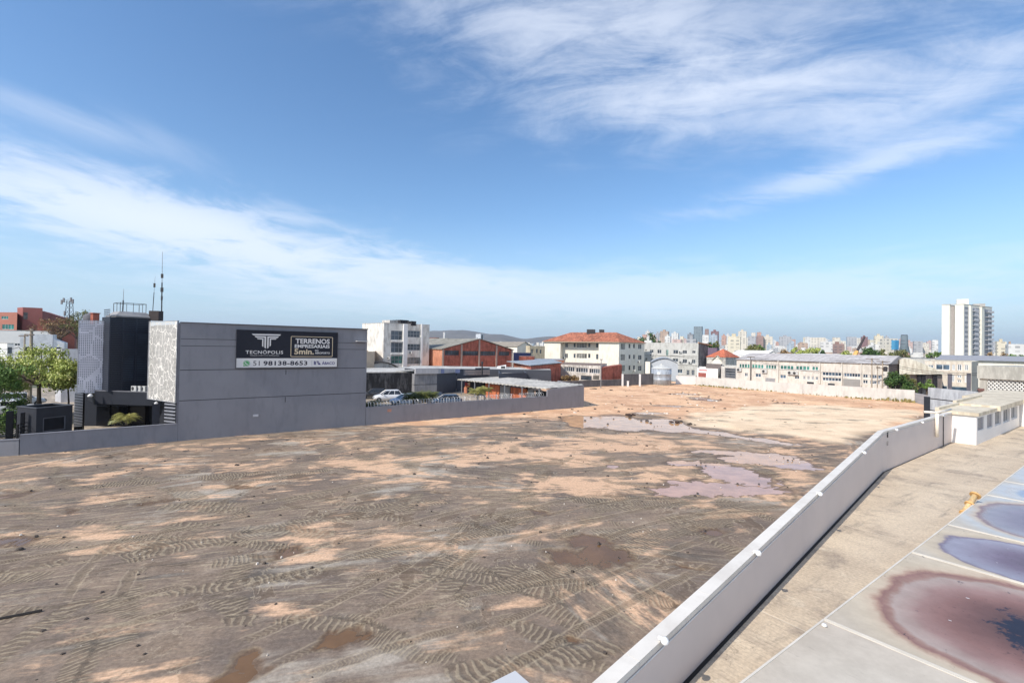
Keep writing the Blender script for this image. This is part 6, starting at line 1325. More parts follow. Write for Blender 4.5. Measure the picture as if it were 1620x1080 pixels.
for i, (px, py) in enumerate(((1170, 583.7), (1210, 586), (1251, 588.5), (1259, 589))):
    s, z = rayface(Lw_, Kw, px, py); ac_unit(w3(Lw_+dw*s, z-.5)+ow_*.36, 45, 'white air conditioner under the green windows of the long warehouse, '+('leftmost of four', 'second from the left', 'third from the left', 'rightmost of four')[i], 1.3, 'air conditioners on the long white warehouse')
# background halls behind the long warehouse
bldg('long_grey_hall', 'long pale grey hall roof stretching behind the long white warehouse', 'warehouse', [pw(1180, 230), pw(1640, 215), pw(1660, 290), pw(1180, 300)], -.2, zt_of(1400, 566.5, 220), MC['whse'], [], MC['roofgrey'], par=.03)
for px, w_, l in ((1222, 26, 'left'), (1330, 16, 'right')):
    gable('white_tent_roof', 'white tent like roof peak behind the long warehouse, the %s one' % l, 'warehouse', pw(px-w_/2, 190), pw(px+w_/2, 190), 14, zt_of(px, 562.5, 190), zt_of(px, 555.5, 190) if l == 'left' else zt_of(px, 561, 190), MC['white'], [], MC['white'])
# right hand group
r = thing('curved_roof_hall', 'hall with a big cream curved roof sweeping down to the right of the long warehouse', 'warehouse', (*pw(1455, 92)[:2], -.2)); fr = [pw(1423, 90), pw(1493, 90)]; bk_ = dirv(40)*14
prof = [(1423, 592), (1423, 568.5), (1430, 566.5), (1440, 567.5), (1452, 571.5), (1464, 576.5), (1478, 582.5), (1493, 589.5), (1493, 592)]
mb = MB(); f_ = [P(a_, b_, 90) for a_, b_ in prof]; n = len(f_); mb.add(f_+[p_+bk_ for p_ in f_], [tuple(range(n)), tuple(range(n, 2*n))]+[(i, (i+1) % n, n+(i+1) % n, n+i) for i in range(n)]); mb.build('roof', mk('creamcurve', (246, 236, 212), .8, .05, .4, dirt=(190, 176, 150), pat=((.7, .1, .7), 1.0, .15, (200, 186, 160))), r)
mb = MB(); a_, b_ = pw(1424, 90.6), pw(1491, 90.6); mb.prism([a_, b_, b_+bk_*.9, a_+bk_*.9], -.2, zt_of(1450, 592.5, 90.6)); mb.build('wall', mk('hallbrown', (150, 136, 126), dirt=(110, 98, 92)), r)
for px in (1452, 1459, 1477): mb = MB(); q = pw(px, 90.3); mb.obox(w3(q, -.2), (.7, 0, 0), (0, .25, 0), (0, 0, zt_of(px, 593, 90.3)+.2)); mb.build('door', MC['darkconc'], r)
Yq = 100; p_ = [pw(1463, 104), pw(1537, 98), pw(1548, 112), pw(1470, 118)]; W = []
for a, b, y0, y1 in ((1506, 1511, 576.5, 585.5), (1514.5, 1521.5, 576, 586), (1526, 1532, 576.5, 586), (1505, 1510, 592.5, 604), (1514.5, 1521, 593, 597.5), (1514.5, 1521, 600.5, 605), (1526, 1530, 593, 605), (1468, 1477, 577, 583), (1480, 1503, 576, 585), (1538.5-1.8, 578, 1537, 585)): W.append((0, (a, y0, b, y1), dict(g='glassblue', f='white', bar=.12)))
bldg('cream_office', 'cream two storey office with tall dark windows left of the lattice building', 'office', p_, -.2, zt_of(1500, 571.5, 101), mk('creamoff', (222, 208, 188), .85, .05, .4, dirt=(190, 172, 150)), W, MC['roofgrey'], coping=MC['cream'])
bldg('grey_roof_hall', 'long grey roofed hall with a cream eaves band behind the lattice building', 'warehouse', [pw(1478, 128), pw(1660, 112), pw(1690, 140), pw(1490, 150)], -.2, zt_of(1560, 570.5, 120), MC['cream'], [], mk('slate', (150, 152, 158)), par=.02)
mb = MB(); q0, q1 = pw(1478, 127.5), pw(1660, 111.5); e = (q1-q0).normalized(); z_ = zt_of(1560, 570.5, 120); qn = Vector((-e.y, e.x, 0)); mb.add([w3(q0, z_), w3(q1, z_), w3(q1+qn*9, z_+1.3), w3(q0+qn*9, z_+1.3), w3(q0+qn*18, z_), w3(q1+qn*18, z_)], [(0, 1, 2, 3), (3, 2, 5, 4), (1, 5, 2), (0, 3, 4)]); solo(mb, 'hall_roof', 'low grey pitched roof over the cream eaves band', 'roof', MC['slate'])
for px, y0, y1, l in ((1502.5, 592, 616, 'left of two dark columns before the cream office'), (1532.5, 591, 617.5, 'right of two dark columns before the cream office')):
    q = P(px, y1, 82); mb = MB(); mb.box((q.x, q.y, (q.z+zt_of(px, y0, 82))/2-1.2), (.55, .55, zt_of(px, y0, 82)-q.z+2.4), 45); mb.box((q.x, q.y, zt_of(px, y0, 82)+.05), (.62, .62, .08), 45); solo(mb, 'column', l, 'column', mk('colslate', (92, 92, 104)))
# building with lattice blockwork
la, lb = pw(1549.5, 66), pw(1660, 60); e = (lb-la).normalized(); outL = Vector((e.y, -e.x, 0)); zf0, zf1 = zt_of(1580, 600, 64), zt_of(1580, 579, 64); zl0 = zt_of(1590, 618.5, 64)
r = thing('lattice_building', 'grey concrete building with a band of white diamond lattice at the right edge', 'building', (la.x, la.y, -.2))
cc = mk('fairconc', (186, 184, 172), .85, .06, .5, dirt=(150, 148, 138), dirtf=.6)
s_op0 = rayface(la, lb, 1561, 608)[0]
mb = MB(); hh = face_mesh(mb, la, lb, -.2, zf0-.002, [(.6, zl0, rayface(la, lb, 1560, 608)[0]-.3, zf0-.1), (s_op0, zl0, (lb-la).length-.5, zf0-.1)], .3, outL)
nL = -outL; mb.quad(w3(la, -.2), w3(la+nL*12, -.2), w3(la+nL*12, zf0), w3(la, zf0)); mb.build('wall', cc, r)
mb = MB(); mb.obox(w3(la-e*.15+outL*.25, zf0), e*((lb-la).length+1), nL*12.3, Z3*(zf1-zf0)); mb.build('fascia', cc, r)
mb = MB(); mb.quad(w3(la+e*.4+nL*.6, zl0-.2), w3(lb+nL*.6, zl0-.2), w3(lb+nL*.6, zf0), w3(la+e*.4+nL*.6, zf0)); mb.build('dark_interior', mk('interior', (40, 42, 50)), r)
mb = MB(); hL = zf0-.12-zl0; u = hL/2.6; Ln = (lb-la).length-.5-s_op0; n_ = int(Ln/(u*.72))
for i in range(-3, n_+1):
    for sg in (1, -1):
        s0_ = i*u*.72; x0_ = s0_ if sg > 0 else s0_+hL*.8; x1_ = s0_+hL*.8 if sg > 0 else s0_; z0_, z1_ = zl0, zl0+hL
        # clip to the opening
        def at(x, xa, xb): t = (x-xa)/(xb-xa); return z0_+(z1_-z0_)*t
        pa_, pb2 = (x0_, z0_), (x1_, z1_)
        if max(x0_, x1_) < 0 or min(x0_, x1_) > Ln: continue
        def cl(p, q_):
            x, z = p
            if x < 0: z = at(0, x0_, x1_); x = 0
            if x > Ln: z = at(Ln, x0_, x1_); x = Ln
            return x, z
        pa_, pb2 = cl(pa_, 0), cl(pb2, 0); A3 = w3(la+e*(s_op0+pa_[0])-outL*(.08+.07*(sg > 0)), pa_[1]); B3 = w3(la+e*(s_op0+pb2[0])-outL*(.08+.07*(sg > 0)), pb2[1]); dd = (B3-A3)
        if dd.length < .2: continue
        w_ = dd.normalized().cross(outL)*.07; mb.obox(A3-w_, dd, w_*2, -outL*.06)
mb.build('diamond_lattice', mk('latwhite', (206, 206, 200)), r)
# corrugated panel fence, black post, brick stub
ra, rb_ = pw(1468.5, 58), pw(1553, 52); e = (rb_-ra).normalized(); zt6 = zt_of(1500, 615, 55); r = thing('metal_fence', 'light grey sheet metal fence in three bands behind the plant house', 'fence', (ra.x, ra.y, -.2)); n = Vector((-e.y, e.x, 0)); L_ = (rb_-ra).length
hB = (zt6+.2)/3; sm_ = mk('sheetgrey', (188, 192, 196), .5, .05, .7, dirt=(150, 152, 158), dirtf=.6, pat=(tuple(e), .5, .1, (165, 170, 176)))
for i in range(3): mb = MB(); mb.obox(w3(ra, -.2+hB*i+.06), e*L_, n*.06, Z3*(hB-.12)); mb.build('sheet_band', sm_, r)
mb = MB(); mb.obox(w3(ra+n*.07, -.2), e*L_, n*.08, Z3*(zt6+.1)); mb.build('rail', MC['darksteel'], r)
mb = MB(); q = pw(1467, 55); mb.box((q.x, q.y, zt_of(1467, 630, 55)/2), (.55, .5, zt_of(1467, 630, 55)+.4), 40); solo(mb, 'gate_pillar', 'black square pillar at the end of the sheet metal fence', 'pillar', MC['dark'])
q0, q1 = G(1447.5, 637.5), pw(1468, 73); wall_run('panel_fence', 'short run of grey concrete panels between the white wall and the black pillar', q0, q1, -.2, zt_of(1457, 624, 74), .12, mk('panelc', (168, 168, 170), .8, .06, .6, pat=('z', .6, .3, (140, 140, 144))), 1, None)
mb = MB(); q = pw(1552, 50); mb.box((q.x, q.y, zt_of(1552, 618, 50)/2-.1), (.35, .35, zt_of(1552, 618, 50)+.2), 40); mb.box((q.x, q.y, zt_of(1552, 616, 50)), (.5, .5, .2), 40); solo(mb, 'brick_pier', 'reddish brick pier with a dark cap at the end of the sheet metal fence', 'pier', mk('pierbr', (120, 78, 68)))
# poles at the right
pole(1379, 620, 566, 85, 'utility pole with crossarms before the right end of the long white warehouse', ((.97, 1.0), (.85, 1.0)), .14)
pole(1396, 620, 570, 84, 'utility pole with a transformer left of the bushy tree', ((.97, 1.0), (.80, 1.0)), .14, trafo=True)
pole(1187, 604, 564, 104, 'thin dark pole with a short bar standing before the long warehouse windows', ((.99, .8),), .09, 'darksteel')
pole(1388, 618, 575, 84.5, 'bare leaning cream pole between the two utility poles', ((.9, .3),), .1)
mb = MB()
for (a_, b_) in (((1379, 567.5, 85), (1396, 572, 84)), ((1379, 567.5, 85), (1187, 565, 104)), ((1379, 570, 85), (1187, 567, 104)), ((1396, 572, 84), (1560, 590, 66)), ((1396, 575, 84), (1560, 593, 66)), ((1187, 565, 104), (1060, 562, 130))):
    A1, B1 = P(*a_), P(*b_); mb.tube([A1+(B1-A1)*(i/8)-Z3*.7*4*(i/8)*(1-i/8) for i in range(9)], .035, 3)
solo(mb, 'power_line', 'thin sagging overhead wires strung between the poles by the long white warehouse', 'power line', MC['blackm'])
# crane
q = P(1350, 566, 200); t1 = P(1368, 533, 204); r = thing('mobile_crane', 'crane jib with a yellow foot rising over the warehouse roofs', 'crane', (q.x, q.y, -.2))
m1 = q+(t1-q)*.30; mb = MB(); mb.tube([(q.x-.5, q.y, 2), q, m1], 1.0, 6, .8); mb.build('boom_base', mk('cryellow', (232, 170, 60), .5), r)
mb = MB(); mb.tube([m1, t1], .62, 6, .42); mb.build('jib', mk('crdark', (74, 66, 66)), r)
mb = MB(); mb.obox((q.x-4, q.y-1.5, -.2), (7, 0, 0), (0, 3, 0), (0, 0, 2.6)); mb.build('carrier', MC['cryellow'], r)
# ---------------------------------------------------------------- white tower block
Yt = 262; Kt = pw(1524.3, Yt); Lt_ = hitx(Kt, -62, 1489.5); Rt_ = hitx(Kt, 64, 1569); ztw = zt_of(1524, 481.5, Yt)
r = thing('tower_block', 'tall white residential tower with balconies standing over the right skyline', 'tower block', (Kt.x, Kt.y, -.2))
tw = mk('towerwhite', (232, 228, 210), .8, .03, .3); tg = mk('towergrey2', (176, 172, 164), .8, .05)
eL_ = (Kt-Lt_).normalized(); oL_ = Vector((eL_.y, -eL_.x, 0)); oL_ = -oL_ if oL_.y > 0 else oL_; eR_ = (Rt_-Kt).normalized(); oR_ = Vector((eR_.y, -eR_.x, 0)); oR_ = -oR_ if oR_.dot(Kt) > 0 else oR_
sA, sB = rayface(Lt_, Kt, 1502.3, 530)[0], rayface(Lt_, Kt, 1510.3, 530)[0]; LL = (Kt-Lt_).length; LR = (Rt_-Kt).length
bk = Rt_-Kt
mb = MB(); mb.prism([Lt_, Lt_+eL_*sA, Lt_+eL_*sA+bk, Lt_+bk], -.2, ztw); mb.prism([Lt_+eL_*sB, Kt, Kt-oR_*.0+bk, Lt_+eL_*sB+bk], -.2, ztw-.002); mb.build('wall', tw, r)
mb = MB(); mb.prism([Lt_+eL_*(sA+.002)-oL_*.8, Lt_+eL_*(sB-.002)-oL_*.8, Lt_+eL_*(sB-.002)+bk*.99, Lt_+eL_*(sA+.002)+bk*.99], -.2, ztw-.5); mb.build('recess_wall', mk('recess', (170, 160, 150)), r)
mb = MB()
for i, (a_, e_, l_, o_) in enumerate(((Lt_, eL_, LL, oL_), (Kt, eR_, LR, oR_))): mb.obox(w3(a_+o_*.12, ztw+.003*i), e_*l_, -o_*.5, Z3*.35)
mb.build('coping', mk('twcop', (190, 182, 170)), r)
fl = 13; fh = (ztw-1.5)/fl
fx = lambda px: rayface(Kt, Rt_, px, 530)[0]
for a, b in ((1532.4, 1535.2), (1549.8, 1554.0)): mb = MB(); mb.obox(w3(Kt+eR_*fx(a), -.2), eR_*(fx(b)-fx(a)), oR_*.9, Z3*(ztw-.3)); mb.build('white_pier', tw, r)
mb = MB(); mb.obox(w3(Kt+eR_*.3, .5), eR_*(LR-.6), oR_*.03, Z3*(ztw-1.6)); mb.build('facade', mk('twfacade', (196, 194, 194), .7, .12, .5), r)
for k in range(fl):
    z_ = .8+fh*k
    for a, b, o in ((1536.4, 1542.5, 1.5), (1558.0, 1563.6, 1.5), (1565.0, 1568.2, 1.2)):
        mb = MB(); c = Kt+eR_*fx(a); mb.obox(w3(c, z_)+oR_*.05, eR_*(fx(b)-fx(a)), oR_*o, Z3*.18); mb.obox(w3(c, z_+.18)+oR_*(o-.05), eR_*(fx(b)-fx(a)), oR_*.1, Z3*1.0); mb.build('balcony', mk('twbal', (206, 205, 205)), r)
    for a, b in ((1526.2, 1531.2), (1543.5, 1548.5)):
        mb = MB(); mb.obox(w3(Kt+eR_*fx(a), z_+.9)+oR_*.05, eR_*(fx(b)-fx(a)), oR_*.04, Z3*(fh*.45)); mb.build('window', mk('glasstw', (120, 126, 138), .3), r)
for a, b in ((1536.6, 1542.3), (1558.2, 1563.4), (1565.2, 1568)):
    mb = MB(); mb.obox(w3(Kt+eR_*fx(a), .7)+oR_*.035, eR_*(fx(b)-fx(a)), oR_*.03, Z3*(ztw-2.4)); mb.build('balcony_glazing', mk('twdark', (128, 130, 140), .3), r)
for a, b, y, mt_ in ((1516.5, 1528.5, 472.5, tw), (1541, 1556, 479.5, tg)):
    q = P((a+b)/2, 483, Yt+10); z1_ = ztw+max(1.5, (483-y)*.38); mb = MB(); mb.box((q.x, q.y, (ztw-.3+z1_)/2), ((b-a)/746*(Yt+10)*.7, 5, z1_-ztw+.3), -50); mb.build('roof_house', mt_, r)
# ---------------------------------------------------------------- skyline far behind
def winmat(name, col, wcol=(80, 86, 96), per=3.1, wz=3.0, amt=.55):
    if name in MC: return MC[name]
    m, nt, b = base_mat(name); pos = nt.new('ShaderNodeNewGeometry').outputs['Position']; nrm = nt.new('ShaderNodeNewGeometry').outputs['Normal']
    x, y, z = nt.xyz(pos); u = nt.m('ADD', x, nt.m('MULTIPLY', y, .35))
    fu = nt.m('FRACT', nt.m('DIVIDE', u, per)); fz = nt.m('FRACT', nt.m('DIVIDE', z, wz)); nz = nt.m('ABSOLUTE', nt.xyz(nrm)[2])
    w_ = nt.m('MULTIPLY', nt.m('MULTIPLY', nt.m('GREATER_THAN', fu, .45), nt.m('GREATER_THAN', fz, .5)), nt.m('LESS_THAN', nz, .5))
    cell = nt.noise(nt.comb(nt.m('FLOOR', nt.m('DIVIDE', u, per)), nt.m('FLOOR', nt.m('DIVIDE', z, wz))), 3.3, 0)
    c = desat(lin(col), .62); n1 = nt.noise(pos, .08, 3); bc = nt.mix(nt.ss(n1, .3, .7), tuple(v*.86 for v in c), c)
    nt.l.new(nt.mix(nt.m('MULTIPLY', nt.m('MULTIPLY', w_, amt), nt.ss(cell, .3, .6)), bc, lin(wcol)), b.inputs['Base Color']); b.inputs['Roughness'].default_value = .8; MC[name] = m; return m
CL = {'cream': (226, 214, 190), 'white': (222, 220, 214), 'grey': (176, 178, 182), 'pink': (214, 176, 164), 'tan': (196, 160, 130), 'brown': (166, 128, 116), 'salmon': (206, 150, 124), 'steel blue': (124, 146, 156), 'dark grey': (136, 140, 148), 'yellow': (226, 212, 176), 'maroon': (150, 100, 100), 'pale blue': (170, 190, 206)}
rr_top = random.Random(4)
def sky_bld(x0, x1, yt, Y, col, label=None, name='apartment_building', top=None, group=None, cat='apartment building', win=True, yaw=None, roofc=None):
    xm = (x0+x1)/2; q = P(xm, 556, Y); wpx = (x1-x0)/746*Y; a = R(30 if yaw is None else yaw)+math.atan2(q.x, q.y)*.0
    wd = wpx/(math.cos(a)+.6*math.sin(a)); dp = wd*.6; z1 = zt_of(xm, yt, Y)
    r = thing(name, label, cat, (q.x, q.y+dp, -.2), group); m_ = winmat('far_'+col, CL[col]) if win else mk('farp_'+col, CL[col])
    c, s = math.cos(a), math.sin(a); ex, ey = Vector((c, -s, 0)), Vector((s, c, 0)); o = Vector((q.x, q.y+dp, 0))-ex*wd/2-ey*dp/2
    mb = MB(); mb.obox(w3(o, -.2), ex*wd, ey*dp, Z3*(z1+.2)); mb.build('wall', m_, r)
    mb = MB(); mb.obox(w3(o+ex*.03*wd+ey*.03*dp, z1), ex*wd*.94, ey*dp*.94, Z3*.4)
    if top != 'none' and rr_top.random() < .6: mb.obox(w3(o+ex*wd*.3+ey*dp*.3, z1+.4), ex*wd*.32, ey*dp*.4, Z3*max(2.5, (z1)*.07))
    mb.build('roof', mk('farroof_'+(roofc or col), tuple(int(v*.9) for v in CL[roofc or col])), r); return r
# the ones that stand out
named = [
 (1038, 1045, 527, 1100, 'grey', 'narrow grey tower at the left end of the skyline'), (1022, 1030, 524.5, 1200, 'white', 'small white domed tower at the left end of the skyline'), (1046, 1061, 524, 900, 'tan', 'bulky tan apartment building left of the glass tower'),
 (1064, 1076, 527, 800, 'white', 'white stepped apartment building left of the glass tower'), (1053, 1063, 532, 620, 'white', 'small white block in front of the bulky tan building'), (1089, 1099, 528.5, 800, 'dark grey', 'dark slab building touching the glass tower'),
 (1100, 1114.5, 516.5, 900, 'steel blue', 'square steel blue glass tower, tallest of the middle skyline'), (1116, 1122.5, 520.5, 1000, 'brown', 'thin brown rounded tower right of the glass tower'), (1113, 1124, 530, 700, 'white', 'white block at the foot of the thin brown tower'),
 (1127, 1140, 524, 1000, 'maroon', 'maroon topped tower with a small red crown'), (1126, 1138, 530, 800, 'pale blue', 'pale block in front of the maroon topped tower'), (1143, 1151, 531, 820, 'salmon', 'salmon block right of the maroon topped tower'), (1150, 1156, 529.5, 1100, 'white', 'slender white slab right of the salmon block'),
 (1156, 1177, 532.5, 420, 'yellow', 'yellow and grey flats with dark square windows in the mid distance'), (1171, 1184.5, 524, 700, 'cream', 'tall tan and cream tower behind the yellow flats'), (1186, 1199, 532, 620, 'grey', 'grey brown flats with white balconies behind the feathery tree'), (1199, 1211, 531.5, 640, 'brown', 'brown flats right of the grey brown ones'),
 (1190, 1197, 526.5, 1000, 'cream', 'cream slab with a flat top behind the grey brown flats'), (1199, 1206, 525.5, 1050, 'salmon', 'orange roofed slab behind the brown flats'), (1211, 1227, 532.5, 640, 'cream', 'cream and tan apartment building at the centre right skyline'),
 (1238, 1258, 532.5, 900, 'grey', 'wide purplish grey block on the skyline over the green bushes'), (1276, 1284, 533, 760, 'white', 'white tower beside a dark slot over the bushes'), (1288, 1314, 534, 820, 'cream', 'very wide pale cream block in the skyline'), (1267, 1283, 543, 560, 'tan', 'low orange brown brick house row over the bushes'),
 (1304, 1323, 541, 480, 'white', 'white and lilac flats with brown bands standing in front of the skyline'), (1322, 1342, 544.5, 500, 'brown', 'low brown flats with open galleries'), (1321, 1333, 534, 760, 'cream', 'round cornered cream tower behind the brown flats'), (1345, 1360, 533, 900, 'grey', 'grey building left of the crane jib'),
 (1366, 1376, 533, 900, 'maroon', 'dull maroon building right of the crane jib'), (1388.5, 1402, 531.5, 620, 'yellow', 'pale yellow slab tower left of the cyan banner building'), (1402, 1408, 533, 760, 'grey', 'grey building beside the pale yellow slab'), (1390, 1404, 545, 430, 'white', 'low white house before the pale yellow slab'),
 (1478.5, 1487, 538, 600, 'white', 'white pitched building touching the left side of the tall tower'), (1451, 1464, 540, 620, 'grey', 'grey flats midway between the banner building and the tall tower'), (1437, 1450, 541, 640, 'pink', 'pink flats right of the banner building'),
 (1584, 1597, 541, 430, 'yellow', 'cream slab right of the tall white tower'), (1575, 1584, 540, 700, 'grey', 'grey flats close right of the tall white tower'), (1598, 1606, 545, 430, 'tan', 'tan house near the right edge'), (1608, 1632, 545, 330, 'white', 'white house with an orange roof at the right edge'),
 (1066, 1083, 537.5, 330, 'pink', 'low pink building just above the grey white block'), (1089, 1106, 537, 330, 'grey', 'pale box building just above the grey white block'), (1021, 1034, 539, 300, 'white', 'low white roof right above the cream flats'),
]
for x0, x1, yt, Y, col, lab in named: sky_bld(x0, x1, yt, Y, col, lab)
r = sky_bld(1405, 1426, 536, 420, 'cream', 'building with a bright cyan banner on its front', yaw=8, top='none'); c = r.children[0]
q0, q1 = P(1410.5, 556, 417), P(1422, 556, 417); mb = MB(); mb.obox((q0.x, q0.y, zt_of(1416, 553, 417)), (q1.x-q0.x, 0, 0), (0, .3, 0), (0, 0, zt_of(1416, 538, 417)-zt_of(1416, 553, 417))); b_ = mb.build('banner', mk('cyanb', (70, 170, 214), .6), r)
q0, q1 = P(1417, 556, 416), P(1421.8, 556, 416); mb = MB(); mb.obox((q0.x, q0.y, zt_of(1419, 552.5, 416)), (q1.x-q0.x, 0, 0), (0, .3, 0), (0, 0, zt_of(1419, 539, 416)-zt_of(1419, 552.5, 416))); mb.build('banner_panel', mk('cyand', (20, 140, 190), .6), b_)
q = P(1430.5, 556, 440); r = thing('curved_tower', 'dark glass tower flaring at its foot beside the cyan banner', 'tower', (q.x, q.y, -.2)); zz1 = zt_of(1430, 530.5, 440); mb = MB(); mb.lathe((q.x, q.y, 0), [(4.6, -.2), (4.4, zz1*.35), (3.0, zz1*.62), (2.6, zz1)], 16); mb.build('wall', winmat('far_teal', (104, 126, 136)), r, True)
mb = MB(); mb.lathe((q.x, q.y, zz1), [(2.4, 0), (2.4, .6), (.1, .7)], 12); mb.build('roof', MC['anthracite'], r)
# fillers: rows of small far blocks, described by colour and by the stretch of skyline they stand in
rr_ = random.Random(21)
FILL = []
def zone(x):
    for a, b, t in ((600, 800, 'below the hills behind the brick warehouse'), (800, 862, 'between the brick warehouse and the cream flats'), (1010, 1100, 'left of the blue glass tower'), (1100, 1160, 'between the blue glass tower and the yellow flats'), (1160, 1240, 'around the cream and tan towers of the middle skyline'),
                    (1240, 1310, 'above the round green bushes'), (1310, 1370, 'left of the crane jib'), (1370, 1440, 'around the cyan banner building'), (1440, 1490, 'left of the tall white tower'), (1560, 1640, 'right of the tall white tower')):
        if a <= x < b: return t
    return None
def filler(x, wpx, yt, Y, col):
    z = zone(x)
    if z is None: return
    FILL.append((x, wpx, yt, Y, col, z, rr_.random() < .5))
cols = ['white', 'white', 'cream', 'cream', 'grey', 'pink', 'tan', 'yellow', 'salmon', 'pale blue', 'grey']
hx = lambda px: 549+(px-810)*.0174
x = 1012
while x < 1636:
    if not (1486 < x < 1568):
        filler(x, rr_.uniform(5, 11), hx(x)-rr_.uniform(10, 24)*(1 if x < 1480 else .7), rr_.uniform(1000, 1500), rr_.choice(cols))
    x += rr_.uniform(5, 9)
x = 1014
while x < 1636:
    if not (1486 < x < 1568): filler(x, rr_.uniform(6, 13), hx(x)-rr_.uniform(3, 12), rr_.uniform(560, 900), rr_.choice(cols))
    x += rr_.uniform(6, 11)
x = 1118
while x < 1636:
    if not (1486 < x < 1568): filler(x, rr_.uniform(8, 15), hx(x)+rr_.uniform(-3, 2.5), rr_.uniform(330, 480), rr_.choice(['white', 'cream', 'tan', 'salmon', 'grey', 'white']))
    x += rr_.uniform(8, 14)
x = 1140
while x < 1636:
    if not (1486 < x < 1568): filler(x, rr_.uniform(4, 8), hx(x)-rr_.uniform(6, 19)*(1 if x < 1480 else .8), rr_.uniform(900, 1400), rr_.choice(['white', 'white', 'cream', 'pink', 'grey', 'pale blue', 'cream']))
    x += rr_.uniform(5, 9.5)
x = 1012
while x < 1636:
    if not (1486 < x < 1568): filler(x, rr_.uniform(4, 7), hx(x)-rr_.uniform(5, 15)*(1 if x < 1480 else .8), rr_.uniform(800, 1100), rr_.choice(['white', 'white', 'cream', 'pink', 'grey', 'cream']))
    x += rr_.uniform(8, 13)
x = 1205
while x < 1636:
    if not (1486 < x < 1568): filler(x, rr_.uniform(6, 11), hx(x)-rr_.uniform(0, 9), rr_.uniform(480, 700), rr_.choice(['white', 'white', 'cream', 'pink', 'grey', 'tan']))
    x += rr_.uniform(9, 16)
x = 682
while x < 862:
    filler(x, rr_.uniform(3, 7), hx(x)-rr_.uniform(1, 7.5)-(2 if x > 790 else 0), rr_.uniform(1500, 2300), rr_.choice(['white', 'cream', 'white', 'grey', 'pink', 'pale blue']))
    x += rr_.uniform(2.6, 5)
FILL.sort(key=lambda f: -f[1]*max(2, hx(f[0])+8-f[2]))
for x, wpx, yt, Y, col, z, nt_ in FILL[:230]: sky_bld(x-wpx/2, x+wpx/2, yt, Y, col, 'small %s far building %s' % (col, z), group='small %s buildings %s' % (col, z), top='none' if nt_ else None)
rest = {}
for x, wpx, yt, Y, col, z, nt_ in FILL[230:]:
    q = P(x, 556, Y); w_ = wpx/746*Y*.85; mb = rest.setdefault(col, MB()); mb.box((q.x, q.y+w_*.3, (zt_of(x, yt, Y)-.2)/2), (w_, w_*.6, zt_of(x, yt, Y)+.2), 30)
me = bpy.data.meshes.new('far_city'); vs, fs, mi = [], [], []
for k, (col, mb) in enumerate(rest.items()): fs += [tuple(i+len(vs) for i in f) for f in mb.f]; vs += mb.v; mi += [k]*len(mb.f); me.materials.append(winmat('far_'+col, CL[col]))
me.from_pydata(vs, [], fs); me.polygons.foreach_set('material_index', mi); me.update(); o = bpy.data.objects.new('far_city', me); COL.objects.link(o); tag(o, 'faintest small pale buildings filling the gaps of the far skyline', 'city', kind='stuff')
sky_bld(700.5, 704, 525.5, 1900, 'white', 'slim white tower standing against the hills', top='none')
# ---------------------------------------------------------------- vegetation
def crown(mb, c, rad, n, leaf, seed, flat=1.0, clumps=26, shell=.75):
    r_ = random.Random(seed); C_ = []
    for i in range(clumps):
        a = r_.uniform(0, 6.283); zz_ = r_.uniform(-.75, 1); rr2 = math.sqrt(max(0, 1-zz_*zz_)); k = r_.uniform(shell*.75, 1.0)*r_.uniform(.72, 1.12)
        C_.append((Vector((c.x+rad.x*rr2*math.cos(a)*k, c.y+rad.y*rr2*math.sin(a)*k, c.z+rad.z*zz_*k)), r_.uniform(.22, .42)*min(rad.x, rad.z*1.3)))
    for i in range(n):
        cc, cr2 = C_[r_.randrange(clumps)]; d = Vector((r_.gauss(0, 1), r_.gauss(0, 1), r_.gauss(0, 1)*flat)).normalized()*cr2*(r_.random()**.45)
        p = cc+d; nn = (d.normalized()*.6+Vector((r_.gauss(0, .6), r_.gauss(0, .6), r_.gauss(.5, .5)))).normalized(); t = nn.cross(Vector((r_.gauss(0, 1), r_.gauss(0, 1), .2))).normalized(); b_ = nn.cross(t); s = leaf*r_.uniform(.6, 1.3)
        mb.quad(p-t*s, p-b_*s*.55, p+t*s, p+b_*s*.55)
    return C_
def tree(name, label, loc, ht, rad, n, leaf, lm, seed, trunk_r=.18, flat=1.0, clumps=26, group=None, cat='tree', cz=None, bare=0, bark=(96, 84, 72), trunk_h=None):
    loc = Vector(loc); rad = Vector(rad); c = loc+Z3*(ht-rad.z if cz is None else cz); r = thing(name, label, cat, tuple(loc), group); mb = MB(); C_ = crown(mb, c, rad, n, leaf, seed, flat, clumps)
    mb.build('crown', lm, r, fixn=False); r_ = random.Random(seed+1); mb = MB(); th = trunk_h or max(.4, (c.z-loc.z)*.75)
    top = loc+Z3*th+Vector((r_.uniform(-.2, .2), r_.uniform(-.2, .2), 0)); mb.tube([loc-Z3*.2, loc+(top-loc)*.5+Vector((.08, 0, 0)), top], trunk_r, 8, trunk_r*.65)
    for cc, cr2 in C_[:int(clumps*.7)]:
        m_ = top+(cc-top)*.5+Vector((r_.gauss(0, .12), r_.gauss(0, .12), r_.uniform(0, .25)))*rad.x*.4; mb.tube([top, m_, cc], trunk_r*.45, 5, trunk_r*.1)
        for k in range(bare):
            d = Vector((r_.gauss(0, 1), r_.gauss(0, 1), r_.gauss(.5, .7))).normalized()*rad.x*r_.uniform(.25, .5); s_ = m_+(cc-m_)*r_.random(); mb.tube([s_, s_+d*.5+Vector((0, 0, .05)), s_+d+Z3*r_.uniform(0, .3)], trunk_r*.14, 3, trunk_r*.03)
    mb.build('trunk', mk('bark_%d' % bark[0], bark, .95, .2, 3), r); return r
